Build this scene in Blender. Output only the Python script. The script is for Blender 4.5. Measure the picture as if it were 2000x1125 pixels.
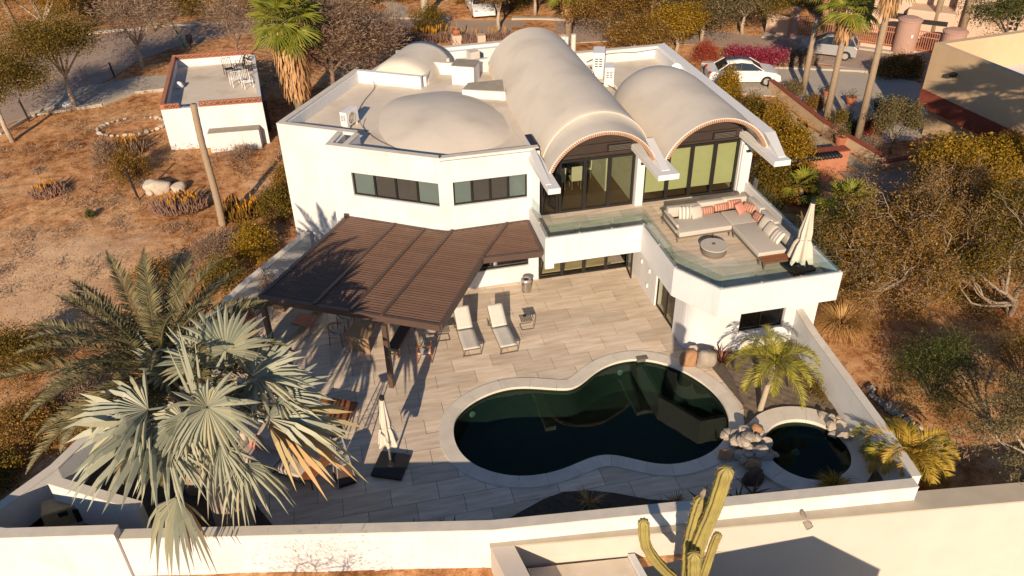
import bpy, math, random
import numpy as np
from mathutils import Vector, Matrix
rad = math.radians
for o in list(bpy.data.objects): bpy.data.objects.remove(o)
scene = bpy.context.scene
COL = scene.collection

# ------------------------------------------------------------------ camera
PIT, ROL, AZ, CAMH, FPX = rad(33.983), rad(-1.077), rad(12.532), 19.0, 1602.0
_c, _s = math.cos(PIT), math.sin(PIT)
_R0 = Vector((1, 0, 0)); _F0 = Vector((0, _c, -_s)); _U0 = Vector((0, _s, _c))
_R1 = math.cos(ROL)*_R0 + math.sin(ROL)*_U0
_U1 = -math.sin(ROL)*_R0 + math.cos(ROL)*_U0
_rz = Matrix.Rotation(-AZ, 3, 'Z')
CR, CU, CF = _rz @ _R1, _rz @ _U1, _rz @ _F0
cam_data = bpy.data.cameras.new('camera')
cam = bpy.data.objects.new('camera', cam_data); COL.objects.link(cam)
cam_data.sensor_width = 36; cam_data.sensor_fit = 'HORIZONTAL'
cam_data.lens = FPX/2000*36
cam_data.clip_start = 0.5; cam_data.clip_end = 2000
cam.matrix_world = Matrix(((CR.x, CU.x, -CF.x, 0), (CR.y, CU.y, -CF.y, 0), (CR.z, CU.z, -CF.z, CAMH), (0, 0, 0, 1)))
scene.camera = cam

# ------------------------------------------------------------------ light
SUN_EL, SUN_DX, SUN_DY = rad(22.5), 0.35, 0.937
world = bpy.data.worlds.new('World'); scene.world = world; world.use_nodes = True
wn = world.node_tree.nodes; wl = world.node_tree.links
bg = wn['Background']
sky = wn.new('ShaderNodeTexSky'); sky.sky_type = 'NISHITA'; sky.sun_disc = False
sky.sun_elevation = SUN_EL; sky.sun_rotation = math.atan2(-SUN_DX, -SUN_DY)
sky.altitude = 20; sky.air_density = 1.0; sky.dust_density = 0.3; sky.ozone_density = 4.5
wl.new(sky.outputs[0], bg.inputs[0]); bg.inputs[1].default_value = 0.075
sd = bpy.data.lights.new('sun', 'SUN'); sd.energy = 5.0; sd.angle = rad(0.5); sd.color = (1.0, 0.80, 0.585)
sun = bpy.data.objects.new('sun', sd); COL.objects.link(sun)
_d = Vector((SUN_DX*math.cos(SUN_EL), SUN_DY*math.cos(SUN_EL), -math.sin(SUN_EL))).normalized()
sun.rotation_euler = _d.to_track_quat('-Z', 'Y').to_euler(); sun.location = (-20, -40, 40)
vs = scene.view_settings
vs.view_transform = 'Standard'; vs.look = 'None'; vs.gamma = 1; vs.exposure = 0.42
try: vs.use_curve_mapping = False
except Exception: pass

# ------------------------------------------------------------------ helpers
def g(px, py, z=0.0):
    "real place of a spot seen at (px, py) of the 2000 px wide survey picture, on the level z"
    d = CF + CR*((px-1000)/FPX) - CU*((py-562.5)/FPX)
    t = (z-CAMH)/d.z
    return Vector((d.x*t, d.y*t, z))
ORG = {}
KIDS = {}
def tag(o, label=None, cat=None, group=None, kind=None):
    if label: o['label'] = label
    if cat: o['category'] = cat
    if group: o['group'] = group
    if kind: o['kind'] = kind
    return o
def thing(name, label, cat, loc=(0, 0, 0), group=None):
    o = bpy.data.objects.new(name, None); COL.objects.link(o)
    o.location = loc; o.empty_display_size = .2
    ORG[o.name] = Vector(loc)
    return tag(o, label, cat, group)
def mesh_from(name, V, Fc, material=None, smooth=False, mats=None, mi=None):
    me = bpy.data.meshes.new(name)
    me.from_pydata([tuple(v) for v in V], [], Fc)
    for m in (mats or ([material] if material else [])): me.materials.append(m)
    if mi is not None: me.polygons.foreach_set('material_index', mi)
    if smooth: me.polygons.foreach_set('use_smooth', [True]*len(me.polygons))
    me.update(); return me
def mesh_np(name, V, quads, material, smooth=False):
    "V (n,3) array, quads (m,k) array"
    V = np.ascontiguousarray(V, dtype=np.float32); quads = np.ascontiguousarray(quads, dtype=np.int32)
    k = quads.shape[1]; me = bpy.data.meshes.new(name)
    me.vertices.add(len(V)); me.vertices.foreach_set('co', V.ravel())
    me.loops.add(quads.size); me.loops.foreach_set('vertex_index', quads.ravel())
    me.polygons.add(len(quads)); me.polygons.foreach_set('loop_start', np.arange(0, quads.size, k, dtype=np.int32))
    me.polygons.foreach_set('loop_total', np.full(len(quads), k, dtype=np.int32))
    me.materials.append(material)
    me.update(calc_edges=True)
    if smooth: me.polygons.foreach_set('use_smooth', [True]*len(quads))
    return me
def link(name, me, parent=None, loc=None, rot=None):
    o = bpy.data.objects.new(name, me); COL.objects.link(o)
    if parent is not None: o.parent = parent; KIDS.setdefault(parent.name, []).append(o)
    if loc is not None: o.location = loc
    if rot is not None: o.rotation_euler = rot
    ORG[o.name] = ORG.get(parent.name, Vector((0, 0, 0))) if parent is not None else Vector(loc or (0, 0, 0))
    return o
def copy_tree(o, parent=None):
    c = o.copy(); COL.objects.link(c); c.parent = parent
    ORG[c.name] = ORG.get(o.name, Vector((0, 0, 0)))
    for ch in KIDS.get(o.name, []): copy_tree(ch, c)
    if parent is not None: KIDS.setdefault(parent.name, []).append(c)
    return c
def place_copy(proto, loc, rz=0, label=None, scale=1):
    c = copy_tree(proto); c.location = loc; c.rotation_euler = (0, 0, rz); c.scale = (scale,)*3
    ORG[c.name] = Vector(loc)
    if label: c['label'] = label
    return c

class MB:
    def __init__(s): s.v = []; s.f = []; s.sm = False
    def add(s, vs_, fs):
        n = len(s.v); s.v += [Vector(v) for v in vs_]; s.f += [tuple(i+n for i in f) for f in fs]; return s
    def box(s, c, d, rz=0, M=None):
        x, y, z = d[0]/2, d[1]/2, d[2]/2
        P = [Vector((a*x, b*y, e*z)) for e in (-1, 1) for a, b in ((-1, -1), (1, -1), (1, 1), (-1, 1))]
        if M is not None: P = [M @ p for p in P]
        if rz: r_ = Matrix.Rotation(rz, 3, 'Z'); P = [r_ @ p for p in P]
        P = [p+Vector(c) for p in P]
        return s.add(P, [(3, 2, 1, 0), (4, 5, 6, 7), (0, 1, 5, 4), (1, 2, 6, 5), (2, 3, 7, 6), (3, 0, 4, 7)])
    def prism(s, poly, z0, z1):
        n = len(poly)
        a = sum(poly[i][0]*poly[(i+1) % n][1]-poly[(i+1) % n][0]*poly[i][1] for i in range(n))
        if a < 0: poly = list(poly)[::-1]
        zt = z1 if isinstance(z1, (list, tuple)) else [z1]*n
        if a < 0 and isinstance(z1, (list, tuple)): zt = list(z1)[::-1]
        V = [(p[0], p[1], z0) for p in poly]+[(p[0], p[1], zt[i]) for i, p in enumerate(poly)]
        F_ = [tuple(range(n))[::-1], tuple(range(n, 2*n))]+[(i, (i+1) % n, n+(i+1) % n, n+i) for i in range(n)]
        return s.add(V, F_)
    def bar(s, a, b, w, h=None, up=(0, 0, 1)):
        "rectangular bar from a to b, w across, h along up"
        a = Vector(a); b = Vector(b); h = h or w; t = (b-a)
        L_ = t.length; t.normalize(); up = Vector(up)
        if abs(t.dot(up)) > .98: up = Vector((0, 1, 0))
        x = t.cross(up).normalized(); y = x.cross(t)
        P = [a+x*i*w/2+y*j*h/2 for i, j in ((-1, -1), (1, -1), (1, 1), (-1, 1))]
        P += [p+t*L_ for p in P]
        return s.add(P, [(0, 1, 2, 3), (7, 6, 5, 4), (0, 4, 5, 1), (1, 5, 6, 2), (2, 6, 7, 3), (3, 7, 4, 0)])
    def tube(s, pts, r, n=8, cap=True):
        pts = [Vector(p) for p in pts]; m = len(pts)
        rr = r if isinstance(r, (list, tuple)) else [r]*m
        V = []; ref = Vector((0, 0, 1))
        t0 = (pts[1]-pts[0]).normalized()
        if abs(t0.z) > .9: ref = Vector((0, 1, 0))
        for i, p in enumerate(pts):
            t = (pts[min(i+1, m-1)]-pts[max(i-1, 0)]).normalized()
            x = t.cross(ref)
            if x.length < 1e-4: x = t.cross(Vector((1, .3, 0)))
            x.normalize(); y = t.cross(x).normalized()
            for k in range(n):
                a = 2*math.pi*k/n; V.append(p+(x*math.cos(a)+y*math.sin(a))*rr[i])
        F_ = [(i*n+k, i*n+(k+1) % n, (i+1)*n+(k+1) % n, (i+1)*n+k) for i in range(m-1) for k in range(n)]
        if cap: F_ += [tuple(range(n))[::-1], tuple((m-1)*n+k for k in range(n))]
        return s.add(V, F_)
    def lathe(s, prof, c=(0, 0, 0), n=24, sx=1, sy=1):
        V = []; m = len(prof)
        for r, z in prof:
            for k in range(n):
                a = 2*math.pi*k/n; V.append((c[0]+r*math.cos(a)*sx, c[1]+r*math.sin(a)*sy, c[2]+z))
        F_ = [(i*n+k, i*n+(k+1) % n, (i+1)*n+(k+1) % n, (i+1)*n+k) for i in range(m-1) for k in range(n)]
        F_ += [tuple(range(n))[::-1], tuple((m-1)*n+k for k in range(n))]
        return s.add(V, F_)
    def strip(s, left, right):
        n = len(left); return s.add(list(left)+list(right), [(i, i+1, n+i+1, n+i) for i in range(n-1)])
    def build(s, name, material, parent=None, smooth=False, bevel=0, seg=2, origin=None, flip=False):
        if parent is not None: og = ORG.get(parent.name, Vector((0, 0, 0)))
        elif origin is not None: og = Vector(origin)
        else:
            xs = [v.x for v in s.v]; ys = [v.y for v in s.v]; zs = [v.z for v in s.v]
            og = Vector(((min(xs)+max(xs))/2, (min(ys)+max(ys))/2, min(zs)))
        me = mesh_from(name, [v-og for v in s.v], s.f, material, smooth)
        o = bpy.data.objects.new(name, me); COL.objects.link(o)
        if parent is not None: o.parent = parent; KIDS.setdefault(parent.name, []).append(o)
        else: o.location = og
        ORG[o.name] = og
        if bevel:
            b = o.modifiers.new('bevel', 'BEVEL'); b.width = bevel; b.segments = seg; b.limit_method = 'ANGLE'
            b.angle_limit = rad(35)
            if smooth or seg > 1:
                me.polygons.foreach_set('use_smooth', [True]*len(me.polygons))
                b.harden_normals = True
        return o
def hwalls(A, B, z0, z1, th, holes=(), side=1):
    "wall from A to B (2D), outer face on the line, thickness th to the left (side=1) with rectangular holes (s0,s1,za,zb)"
    A = Vector(A[:2]); B = Vector(B[:2]); t = (B-A); L_ = t.length; t.normalize(); nn = Vector((-t.y, t.x))*side*th
    S = sorted({0, L_, *[h for H in holes for h in H[:2]]}); mb = MB()
    for i in range(len(S)-1):
        s0, s1 = S[i], S[i+1]; mid = (s0+s1)/2
        cuts = sorted([(H[2], H[3]) for H in holes if H[0]-1e-6 <= mid <= H[1]+1e-6])
        z = z0
        for za, zb in cuts+[(z1, z1)]:
            if za > z+1e-4:
                a = A+t*s0; b = A+t*s1
                mb.prism([a, b, b+nn, a+nn], z, za)
            z = max(z, zb)
    return mb
def soft(o, w, seg=3):
    b = o.modifiers.new('bevel', 'BEVEL'); b.width = w; b.segments = seg; b.limit_method = 'ANGLE'; b.angle_limit = rad(30)
    o.data.polygons.foreach_set('use_smooth', [True]*len(o.data.polygons)); return o

# ------------------------------------------------------------------ materials
def _new(name):
    m = bpy.data.materials.new(name); m.use_nodes = True
    return m, m.node_tree.nodes, m.node_tree.links, m.node_tree.nodes['Principled BSDF']
def mat(name, col, rough=.8, col2=None, scale=4, stretch=(1, 1, 1), contrast=.5, bump=0, bscale=40, metal=0, spec=.4,
        rand=0, stain=None, stain_scale=1.5, stain_amt=.4, world_co=False, streak=False):
    m, N, L, b = _new(name)
    b.inputs['Roughness'].default_value = rough; b.inputs['Metallic'].default_value = metal
    b.inputs['Specular IOR Level'].default_value = spec
    tc = N.new('ShaderNodeTexCoord'); mp = N.new('ShaderNodeMapping'); mp.inputs['Scale'].default_value = stretch
    if world_co:
        ge = N.new('ShaderNodeNewGeometry'); L.new(ge.outputs['Position'], mp.inputs[0])
    else: L.new(tc.outputs['Object'], mp.inputs[0])
    col2 = col2 or tuple(c*.82 for c in col)
    no = N.new('ShaderNodeTexNoise'); no.inputs['Scale'].default_value = scale; no.inputs['Detail'].default_value = 8
    no.inputs['Roughness'].default_value = .6; L.new(mp.outputs[0], no.inputs[0])
    cr = N.new('ShaderNodeValToRGB'); cr.color_ramp.elements[0].position = .5-contrast/2+.001; cr.color_ramp.elements[1].position = .5+contrast/2
    cr.color_ramp.elements[0].color = (*col2, 1); cr.color_ramp.elements[1].color = (*col, 1)
    L.new(no.outputs[0], cr.inputs[0]); out = cr.outputs[0]
    if stain:
        n2 = N.new('ShaderNodeTexNoise'); n2.inputs['Scale'].default_value = stain_scale; n2.inputs['Detail'].default_value = 5
        L.new(mp.outputs[0], n2.inputs[0])
        r2 = N.new('ShaderNodeValToRGB'); r2.color_ramp.elements[0].position = .5; r2.color_ramp.elements[1].position = .72
        r2.color_ramp.elements[0].color = (0, 0, 0, 1); r2.color_ramp.elements[1].color = (stain_amt,)*3+(1,)
        L.new(n2.outputs[0], r2.inputs[0])
        mx = N.new('ShaderNodeMixRGB'); L.new(r2.outputs[0], mx.inputs[0]); L.new(out, mx.inputs[1]); mx.inputs[2].default_value = (*stain, 1)
        out = mx.outputs[0]
    if streak:      # rain streaks: fine vertical bands, broken up by a slow noise
        m4 = N.new('ShaderNodeMapping'); m4.inputs['Scale'].default_value = (5.5, 5.5, .22); L.new(tc.outputs['Object'], m4.inputs[0])
        n4 = N.new('ShaderNodeTexNoise'); n4.inputs['Scale'].default_value = 1.6; n4.inputs['Detail'].default_value = 6; n4.inputs['Roughness'].default_value = .7; L.new(m4.outputs[0], n4.inputs[0])
        r4 = N.new('ShaderNodeValToRGB'); r4.color_ramp.elements[0].position = .52; r4.color_ramp.elements[1].position = .78; r4.color_ramp.elements[0].color = (0, 0, 0, 1); r4.color_ramp.elements[1].color = (.45, .45, .45, 1); L.new(n4.outputs[0], r4.inputs[0])
        x4 = N.new('ShaderNodeMixRGB'); L.new(r4.outputs[0], x4.inputs[0]); L.new(out, x4.inputs[1]); x4.inputs[2].default_value = (.44, .40, .34, 1); out = x4.outputs[0]
    if rand:
        oi = N.new('ShaderNodeObjectInfo'); hs = N.new('ShaderNodeHueSaturation')
        mr = N.new('ShaderNodeMapRange'); mr.inputs[3].default_value = 1-rand; mr.inputs[4].default_value = 1+rand
        L.new(oi.outputs['Random'], mr.inputs[0]); L.new(mr.outputs[0], hs.inputs['Value']); L.new(out, hs.inputs['Color']); out = hs.outputs[0]
    L.new(out, b.inputs['Base Color'])
    if bump:
        n3 = N.new('ShaderNodeTexNoise'); n3.inputs['Scale'].default_value = bscale; n3.inputs['Detail'].default_value = 6
        L.new(mp.outputs[0], n3.inputs[0])
        bp = N.new('ShaderNodeBump'); bp.inputs['Strength'].default_value = bump; bp.inputs['Distance'].default_value = .02
        L.new(n3.outputs[0], bp.inputs['Height']); L.new(bp.outputs[0], b.inputs['Normal'])
    return m
def leafmat(name, a, b_, c=None, trans=.3, rough=.55, spec=.3, k=1.0):
    if name.endswith('_leaves') or name.endswith('leaflet') or name == 'green_fan_leaf': k = 1.5
    a, b_ = tuple(min(.7, x*k) for x in a), tuple(min(.7, x*k) for x in b_); c = tuple(min(.7, x*k) for x in c) if c else c
    m, N, L, b = _new(name)
    b.inputs['Roughness'].default_value = rough; b.inputs['Specular IOR Level'].default_value = spec
    ge = N.new('ShaderNodeNewGeometry'); cr = N.new('ShaderNodeValToRGB')
    cr.color_ramp.elements[0].color = (*a, 1); cr.color_ramp.elements[1].color = (*b_, 1)
    if c: e = cr.color_ramp.elements.new(.82); e.color = (*b_, 1); cr.color_ramp.elements[-1].color = (*c, 1)
    L.new(ge.outputs['Random Per Island'], cr.inputs[0])
    L.new(cr.outputs[0], b.inputs['Base Color'])
    tr = N.new('ShaderNodeBsdfTranslucent'); L.new(cr.outputs[0], tr.inputs[0])
    mx = N.new('ShaderNodeMixShader'); mx.inputs[0].default_value = trans
    L.new(b.outputs[0], mx.inputs[1]); L.new(tr.outputs[0], mx.inputs[2]); L.new(mx.outputs[0], N['Material Output'].inputs[0])
    return m
def glassmat(name, tint=(.55, .62, .55), refl=1.0, through=.8, ior=1.5, gloss=(1, 1, 1), ripple=0):
    m = bpy.data.materials.new(name); m.use_nodes = True; N = m.node_tree.nodes; L = m.node_tree.links
    N.remove(N['Principled BSDF'])
    fr = N.new('ShaderNodeFresnel'); fr.inputs[0].default_value = ior
    mu = N.new('ShaderNodeMath'); mu.operation = 'MULTIPLY'; mu.inputs[1].default_value = refl; mu.use_clamp = True
    L.new(fr.outputs[0], mu.inputs[0])
    gb = N.new('ShaderNodeNewGeometry'); m1 = N.new('ShaderNodeMath'); m1.operation = 'SUBTRACT'; m1.inputs[0].default_value = 1; L.new(gb.outputs['Backfacing'], m1.inputs[1])
    m2 = N.new('ShaderNodeMath'); m2.operation = 'MULTIPLY'; L.new(mu.outputs[0], m2.inputs[0]); L.new(m1.outputs[0], m2.inputs[1]); mu = m2
    t = N.new('ShaderNodeBsdfTransparent'); t.inputs[0].default_value = (*[c*through for c in tint], 1)
    gl = N.new('ShaderNodeBsdfGlossy'); gl.inputs['Roughness'].default_value = .01; gl.inputs[0].default_value = (*gloss, 1)
    if ripple:
        nz_ = N.new('ShaderNodeTexNoise'); nz_.inputs['Scale'].default_value = 2.2; nz_.inputs['Detail'].default_value = 3; L.new(gb.outputs['Position'], nz_.inputs[0])
        bp = N.new('ShaderNodeBump'); bp.inputs['Strength'].default_value = ripple; bp.inputs['Distance'].default_value = .3; L.new(nz_.outputs[0], bp.inputs['Height']); L.new(bp.outputs[0], gl.inputs['Normal'])
    mx = N.new('ShaderNodeMixShader'); L.new(mu.outputs[0], mx.inputs[0]); L.new(t.outputs[0], mx.inputs[1]); L.new(gl.outputs[0], mx.inputs[2])
    L.new(mx.outputs[0], N['Material Output'].inputs[0])
    return m
def grid_hole(name, x0, x1, y0, y1, cell, drop, z, material, zfun=None):
    xs = np.arange(x0, x1+1e-6, cell); ys = np.arange(y0, y1+1e-6, cell)
    X, Y = np.meshgrid(xs, ys); Z = np.full_like(X, z) if zfun is None else zfun(X, Y)
    V = np.stack([X, Y, Z], -1).reshape(-1, 3); w = len(xs)
    cx = (X[:-1, :-1]+cell/2); cy = (Y[:-1, :-1]+cell/2)
    keep = ~drop(cx, cy)
    j, i = np.nonzero(keep); a = j*w+i
    Q = np.stack([a, a+1, a+w+1, a+w], 1)
    return mesh_np(name, V, Q, material, True)
def inpoly(X, Y, poly):
    r_ = np.zeros(np.shape(X), bool); n = len(poly)
    for i in range(n):
        x1, y1 = poly[i][0], poly[i][1]; x2, y2 = poly[(i+1) % n][0], poly[(i+1) % n][1]
        if y1 == y2: continue
        c = ((y1 > Y) != (y2 > Y)) & (X < (x2-x1)*(Y-y1)/(y2-y1)+x1); r_ ^= c
    return r_
def clip(poly, cl):
    "convex clip; cl counter-clockwise"
    out = [tuple(p[:2]) for p in poly]
    for i in range(len(cl)):
        a = cl[i]; b = cl[(i+1) % len(cl)]; inp = out; out = []
        if not inp: return []
        f_ = lambda p: (b[0]-a[0])*(p[1]-a[1])-(b[1]-a[1])*(p[0]-a[0])
        for k in range(len(inp)):
            p, q = inp[k-1], inp[k]; fp, fq = f_(p), f_(q)
            if fq >= 0:
                if fp < 0: t = fp/(fp-fq); out.append((p[0]+t*(q[0]-p[0]), p[1]+t*(q[1]-p[1])))
                out.append(q)
            elif fp >= 0: t = fp/(fp-fq); out.append((p[0]+t*(q[0]-p[0]), p[1]+t*(q[1]-p[1])))
    return out
def spline(pts, n, closed=True):
    pts = [Vector(p[:2]) for p in pts]; m = len(pts); out = []
    for i in range(m if closed else m-1):
        p0, p1, p2, p3 = (pts[(i+k) % m] if closed else pts[min(max(i+k, 0), m-1)] for k in (-1, 0, 1, 2))
        for k in range(n):
            t = k/n
            out.append(.5*((2*p1)+(p2-p0)*t+(2*p0-5*p1+4*p2-p3)*t*t+(3*p1-p0-3*p2+p3)*t**3))
    if not closed: out.append(pts[-1])
    return out
def offset(poly, d):
    n = len(poly); out = []
    for i in range(n):
        t = (poly[(i+1) % n]-poly[i-1]).normalized(); out.append(poly[i]+Vector((t.y, -t.x))*d)
    return out

M_ = {}
M_['white'] = mat('white_stucco', (.68, .68, .68), .9, (.61, .605, .60), 1.2, bump=.25, bscale=30, stain=(.46, .42, .36), stain_scale=.55, stain_amt=.32, streak=True)
M_['whiteclean'] = mat('white_paint', (.72, .71, .69), .6, (.68, .67, .65), 3)
M_['roof'] = mat('roof_coating', (.70, .615, .50), .85, (.60, .515, .41), 1.6, contrast=.6, bump=.3, bscale=12, stain=(.38, .30, .20), stain_scale=.6, stain_amt=.6)
M_['vault'] = mat('vault_coating', (.68, .605, .505), .85, (.61, .54, .445), 1.1, contrast=.6, bump=.25, bscale=8, stain=(.44, .385, .31), stain_scale=.55, stain_amt=.6)
M_['cement'] = mat('bare_cement', (.33, .29, .23), .9, (.24, .21, .17), 3, bump=.3)
M_['coping'] = mat('pale_coping', (.70, .64, .55), .8, (.52, .47, .39), 2.5, contrast=.7, bump=.2, rand=.05)
M_['frame'] = mat('dark_frame', (.022, .019, .018), .4, (.016, .014, .013), 5)
M_['gable'] = mat('dark_brown_timber', (.05, .034, .027), .6, (.03, .02, .016), 3, (1, 1, 12))
M_['tile'] = mat('travertine_plank', (.78, .665, .53), .6, (.46, .34, .225), 1.0, (.8, 5.0, 1), contrast=.62, bump=.1, bscale=20, rand=.14,
                 stain=(.78, .71, .62), stain_scale=1.3, stain_amt=.5, world_co=True)
M_['joint'] = mat('dark_joint', (.14, .11, .085), .95, (.09, .07, .05), 6)
M_['ground'] = None
M_['soil'] = mat('bed_soil', (.10, .075, .052), .95, (.045, .034, .026), 9, contrast=.6, bump=.8, bscale=25)
M_['lightsoil'] = mat('sandy_bed', (.20, .15, .105), .95, (.12, .09, .062), 9, contrast=.6, bump=.8, bscale=25)
M_['asphalt'] = mat('worn_road', (.40, .30, .235), .9, (.31, .23, .18), .9, contrast=.7, bump=.3, bscale=20, world_co=True)
M_['concrete'] = mat('pale_concrete', (.46, .40, .33), .9, (.36, .31, .25), 1.2, contrast=.7, bump=.2, world_co=True)
M_['brown'] = mat('brown_painted_steel', (.095, .056, .042), .5, (.075, .046, .036), 2, spec=.5)
M_['slat'] = mat('brown_slat', (.165, .095, .062), .5, (.13, .075, .05), 2, spec=.5, rand=.08)
M_['teak'] = mat('oiled_teak', (.33, .12, .04), .5, (.20, .068, .024), 4, (1, 14, 14), contrast=.6, rand=.12)
M_['fabric'] = mat('beige_fabric', (.50, .45, .385), .95, (.46, .41, .345), 30, bump=.2, bscale=150)
M_['sling'] = mat('grey_beige_sling', (.62, .58, .51), .85, (.52, .49, .43), 3, (1, 1, 1), contrast=.7, bump=.2, bscale=120)
M_['greymetal'] = mat('taupe_metal', (.16, .14, .12), .45, (.13, .11, .095), 3)
M_['wicker'] = mat('grey_wicker', (.20, .175, .15), .7, (.12, .10, .085), 30, (1, 1, 4), contrast=.5, bump=.5, bscale=60)
M_['chrome'] = mat('brushed_steel', (.6, .6, .6), .18, (.5, .5, .5), 10, metal=1)
M_['alu'] = mat('aluminium', (.62, .6, .57), .35, (.5, .48, .45), 10, metal=.6)
M_['black'] = mat('black_plastic', (.022, .02, .02), .5, (.014, .013, .013), 8)
M_['canvas'] = mat('cream_canvas', (.62, .55, .45), .9, (.54, .47, .38), 5, bump=.15)
M_['brick'] = mat('terracotta_brick', (.34, .17, .10), .85, (.24, .11, .07), 8, bump=.3, rand=.1)
M_['terracotta'] = mat('terracotta', (.40, .14, .075), .8, (.30, .10, .05), 6)
M_['bark'] = mat('grey_bark', (.30, .24, .18), .95, (.17, .125, .09), 6, (1, 1, .3), contrast=.6, bump=.8, bscale=14)
M_['palebark'] = mat('pale_bark', (.48, .40, .30), .95, (.30, .23, .16), 4, contrast=.6, bump=.6, bscale=12)
M_['palmtrunk'] = mat('palm_trunk', (.40, .30, .205), .95, (.25, .175, .11), 3, (2, 2, 9), contrast=.7, bump=1, bscale=9)
M_['bismarcktrunk'] = mat('ringed_palm_trunk', (.42, .34, .255), .95, (.25, .19, .135), 3, (1, 1, 14), contrast=.7, bump=1, bscale=8)
M_['twig'] = mat('dry_twig', (.25, .17, .12), .95, (.15, .10, .07), 4)
M_['rock'] = mat('pale_granite', (.56, .49, .40), .9, (.30, .24, .18), 3.5, contrast=.7, bump=1, bscale=12, rand=.25)
M_['orangerock'] = mat('orange_rock', (.46, .27, .14), .9, (.28, .14, .07), 3, contrast=.7, bump=1, bscale=10, rand=.1)
M_['darkwater_basin'] = mat('dark_pool_plaster', (.065, .115, .10), .7, (.05, .09, .08), 3)
M_['lamp'] = mat('pool_lamp_lens', (.5, .8, .75), .2, (.4, .7, .65), 10)
M_['blind'] = mat('green_blind', (.52, .54, .37), .9, (.49, .51, .35), 2)
M_['screen'] = mat('insect_screen', (.10, .085, .075), .8, (.085, .072, .065), 3)
M_['teal_reflection'] = mat('teal_reflection_panel', (.20, .235, .215), .8, (.175, .21, .195), 1.2)  # reflection in the outer panes, put into a panel's colour
M_['woodfloor'] = mat('wood_floor', (.16, .10, .06), .5, (.10, .06, .035), 2, (1, 8, 1), contrast=.6)
M_['interior'] = mat('interior_paint', (.55, .56, .50), .9)
M_['carwhite'] = mat('white_car_paint', (.72, .72, .70), .25, (.70, .70, .68), 1, spec=.6)
M_['carsilver'] = mat('silver_car_paint', (.40, .40, .40), .3, (.38, .38, .38), 1, metal=.3, spec=.6)
M_['carglass'] = mat('car_glass', (.02, .025, .03), .08, (.015, .02, .025), 1, spec=.8)
M_['rubber'] = mat('tyre_rubber', (.02, .02, .02), .8)
M_['redlamp'] = mat('red_lamp', (.5, .02, .02), .3)
M_['beige'] = mat('beige_stucco', (.60, .43, .26), .9, (.54, .38, .23), 1.5, bump=.4, bscale=14)
M_['redband'] = mat('red_stucco_band', (.27, .065, .035), .9, (.22, .05, .028), 3, bump=.6, bscale=8)
M_['pink'] = mat('salmon_stucco', (.58, .42, .31), .9, (.53, .38, .28), 1, bump=.2)
M_['ochreblock'] = mat('ochre_block', (.45, .19, .11), .9, (.35, .14, .08), 3)
M_['glassdoor'] = glassmat('green_tinted_glass', (.88, .89, .80), 1.0, .95)
M_['glasswin'] = glassmat('teal_tinted_glass', (.92, .94, .94), .9, .95)
M_['glasrail'] = glassmat('railing_glass', (.86, .94, .93), 1.0, .97)
M_['glassclear'] = glassmat('clear_glass', (.9, .9, .9), 1.0, .95)
M_['water'] = glassmat('pool_water', (.27, .33, .29), 1.1, 1.0, 1.33, (.62, .70, .58), .004)
M_['leaf_olive'] = leafmat('olive_leaves', (.055, .045, .007), (.15, .10, .012), (.26, .14, .018))
M_['leaf_rust'] = leafmat('rusty_leaves', (.10, .055, .014), (.21, .12, .025), (.33, .18, .035))
M_['leaf_green'] = leafmat('green_leaves', (.03, .045, .010), (.075, .085, .018), (.13, .12, .03))
M_['leaf_grey'] = leafmat('grey_green_leaves', (.08, .068, .03), (.16, .125, .055), (.22, .15, .055))
M_['leaf_yellow'] = leafmat('yellow_green_leaves', (.13, .085, .008), (.28, .17, .012), (.40, .22, .02))
M_['leaf_hedge'] = leafmat('hedge_leaves', (.045, .06, .012), (.10, .10, .02))
M_['leaf_twig'] = leafmat('grey_brown_twigs', (.17, .11, .07), (.33, .22, .145), (.42, .28, .18), .1)
M_['leaf_mauve'] = leafmat('mauve_stems', (.20, .115, .085), (.36, .22, .165), (.26, .17, .08), .1)
M_['flower_yellow'] = leafmat('yellow_spikes', (.50, .22, .02), (.62, .32, .03))
M_['flower_pink'] = leafmat('pink_bracts', (.26, .02, .05), (.42, .06, .10), (.5, .16, .16))
M_['flower_red'] = leafmat('red_bracts', (.30, .05, .03), (.45, .10, .05))
M_['silver'] = leafmat('silver_fan_leaf', (.27, .29, .215), (.47, .47, .35), (.42, .39, .24), .22, .5)
M_['silverdry'] = leafmat('orange_tipped_fan_leaf', (.42, .38, .22), (.52, .38, .17), (.55, .30, .12), .22, .6)
M_['datefrond'] = leafmat('date_palm_leaflet', (.06, .056, .026), (.13, .115, .055), (.2, .145, .065), .2)
M_['arecafrond'] = leafmat('yellow_palm_leaflet', (.12, .12, .015), (.26, .23, .025), (.34, .25, .04), .3)
M_['orangefrond'] = leafmat('golden_palm_leaflet', (.20, .15, .02), (.36, .24, .03), (.42, .22, .04), .3)
M_['greenfan'] = leafmat('green_fan_leaf', (.08, .10, .012), (.17, .175, .02), (.26, .2, .03), .3)
M_['dryskirt'] = leafmat('dry_palm_skirt', (.38, .21, .09), (.56, .33, .15), (.6, .42, .24), .15)
M_['straw'] = leafmat('straw_grass', (.38, .22, .07), (.6, .36, .13), (.66, .44, .2), .2)
M_['brush'] = leafmat('dry_brush', (.20, .10, .035), (.38, .20, .075), (.48, .28, .12), .1)
M_['cactus'] = mat('cactus_skin', (.37, .31, .085), .65, (.24, .19, .07), 2.5, contrast=.5, bump=.3)
M_['cactustop'] = mat('cactus_scar', (.30, .2, .14), .8, (.22, .14, .09), 8)
M_['redleaf'] = leafmat('reddish_rosette_leaf', (.12, .05, .03), (.28, .11, .06))
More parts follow.
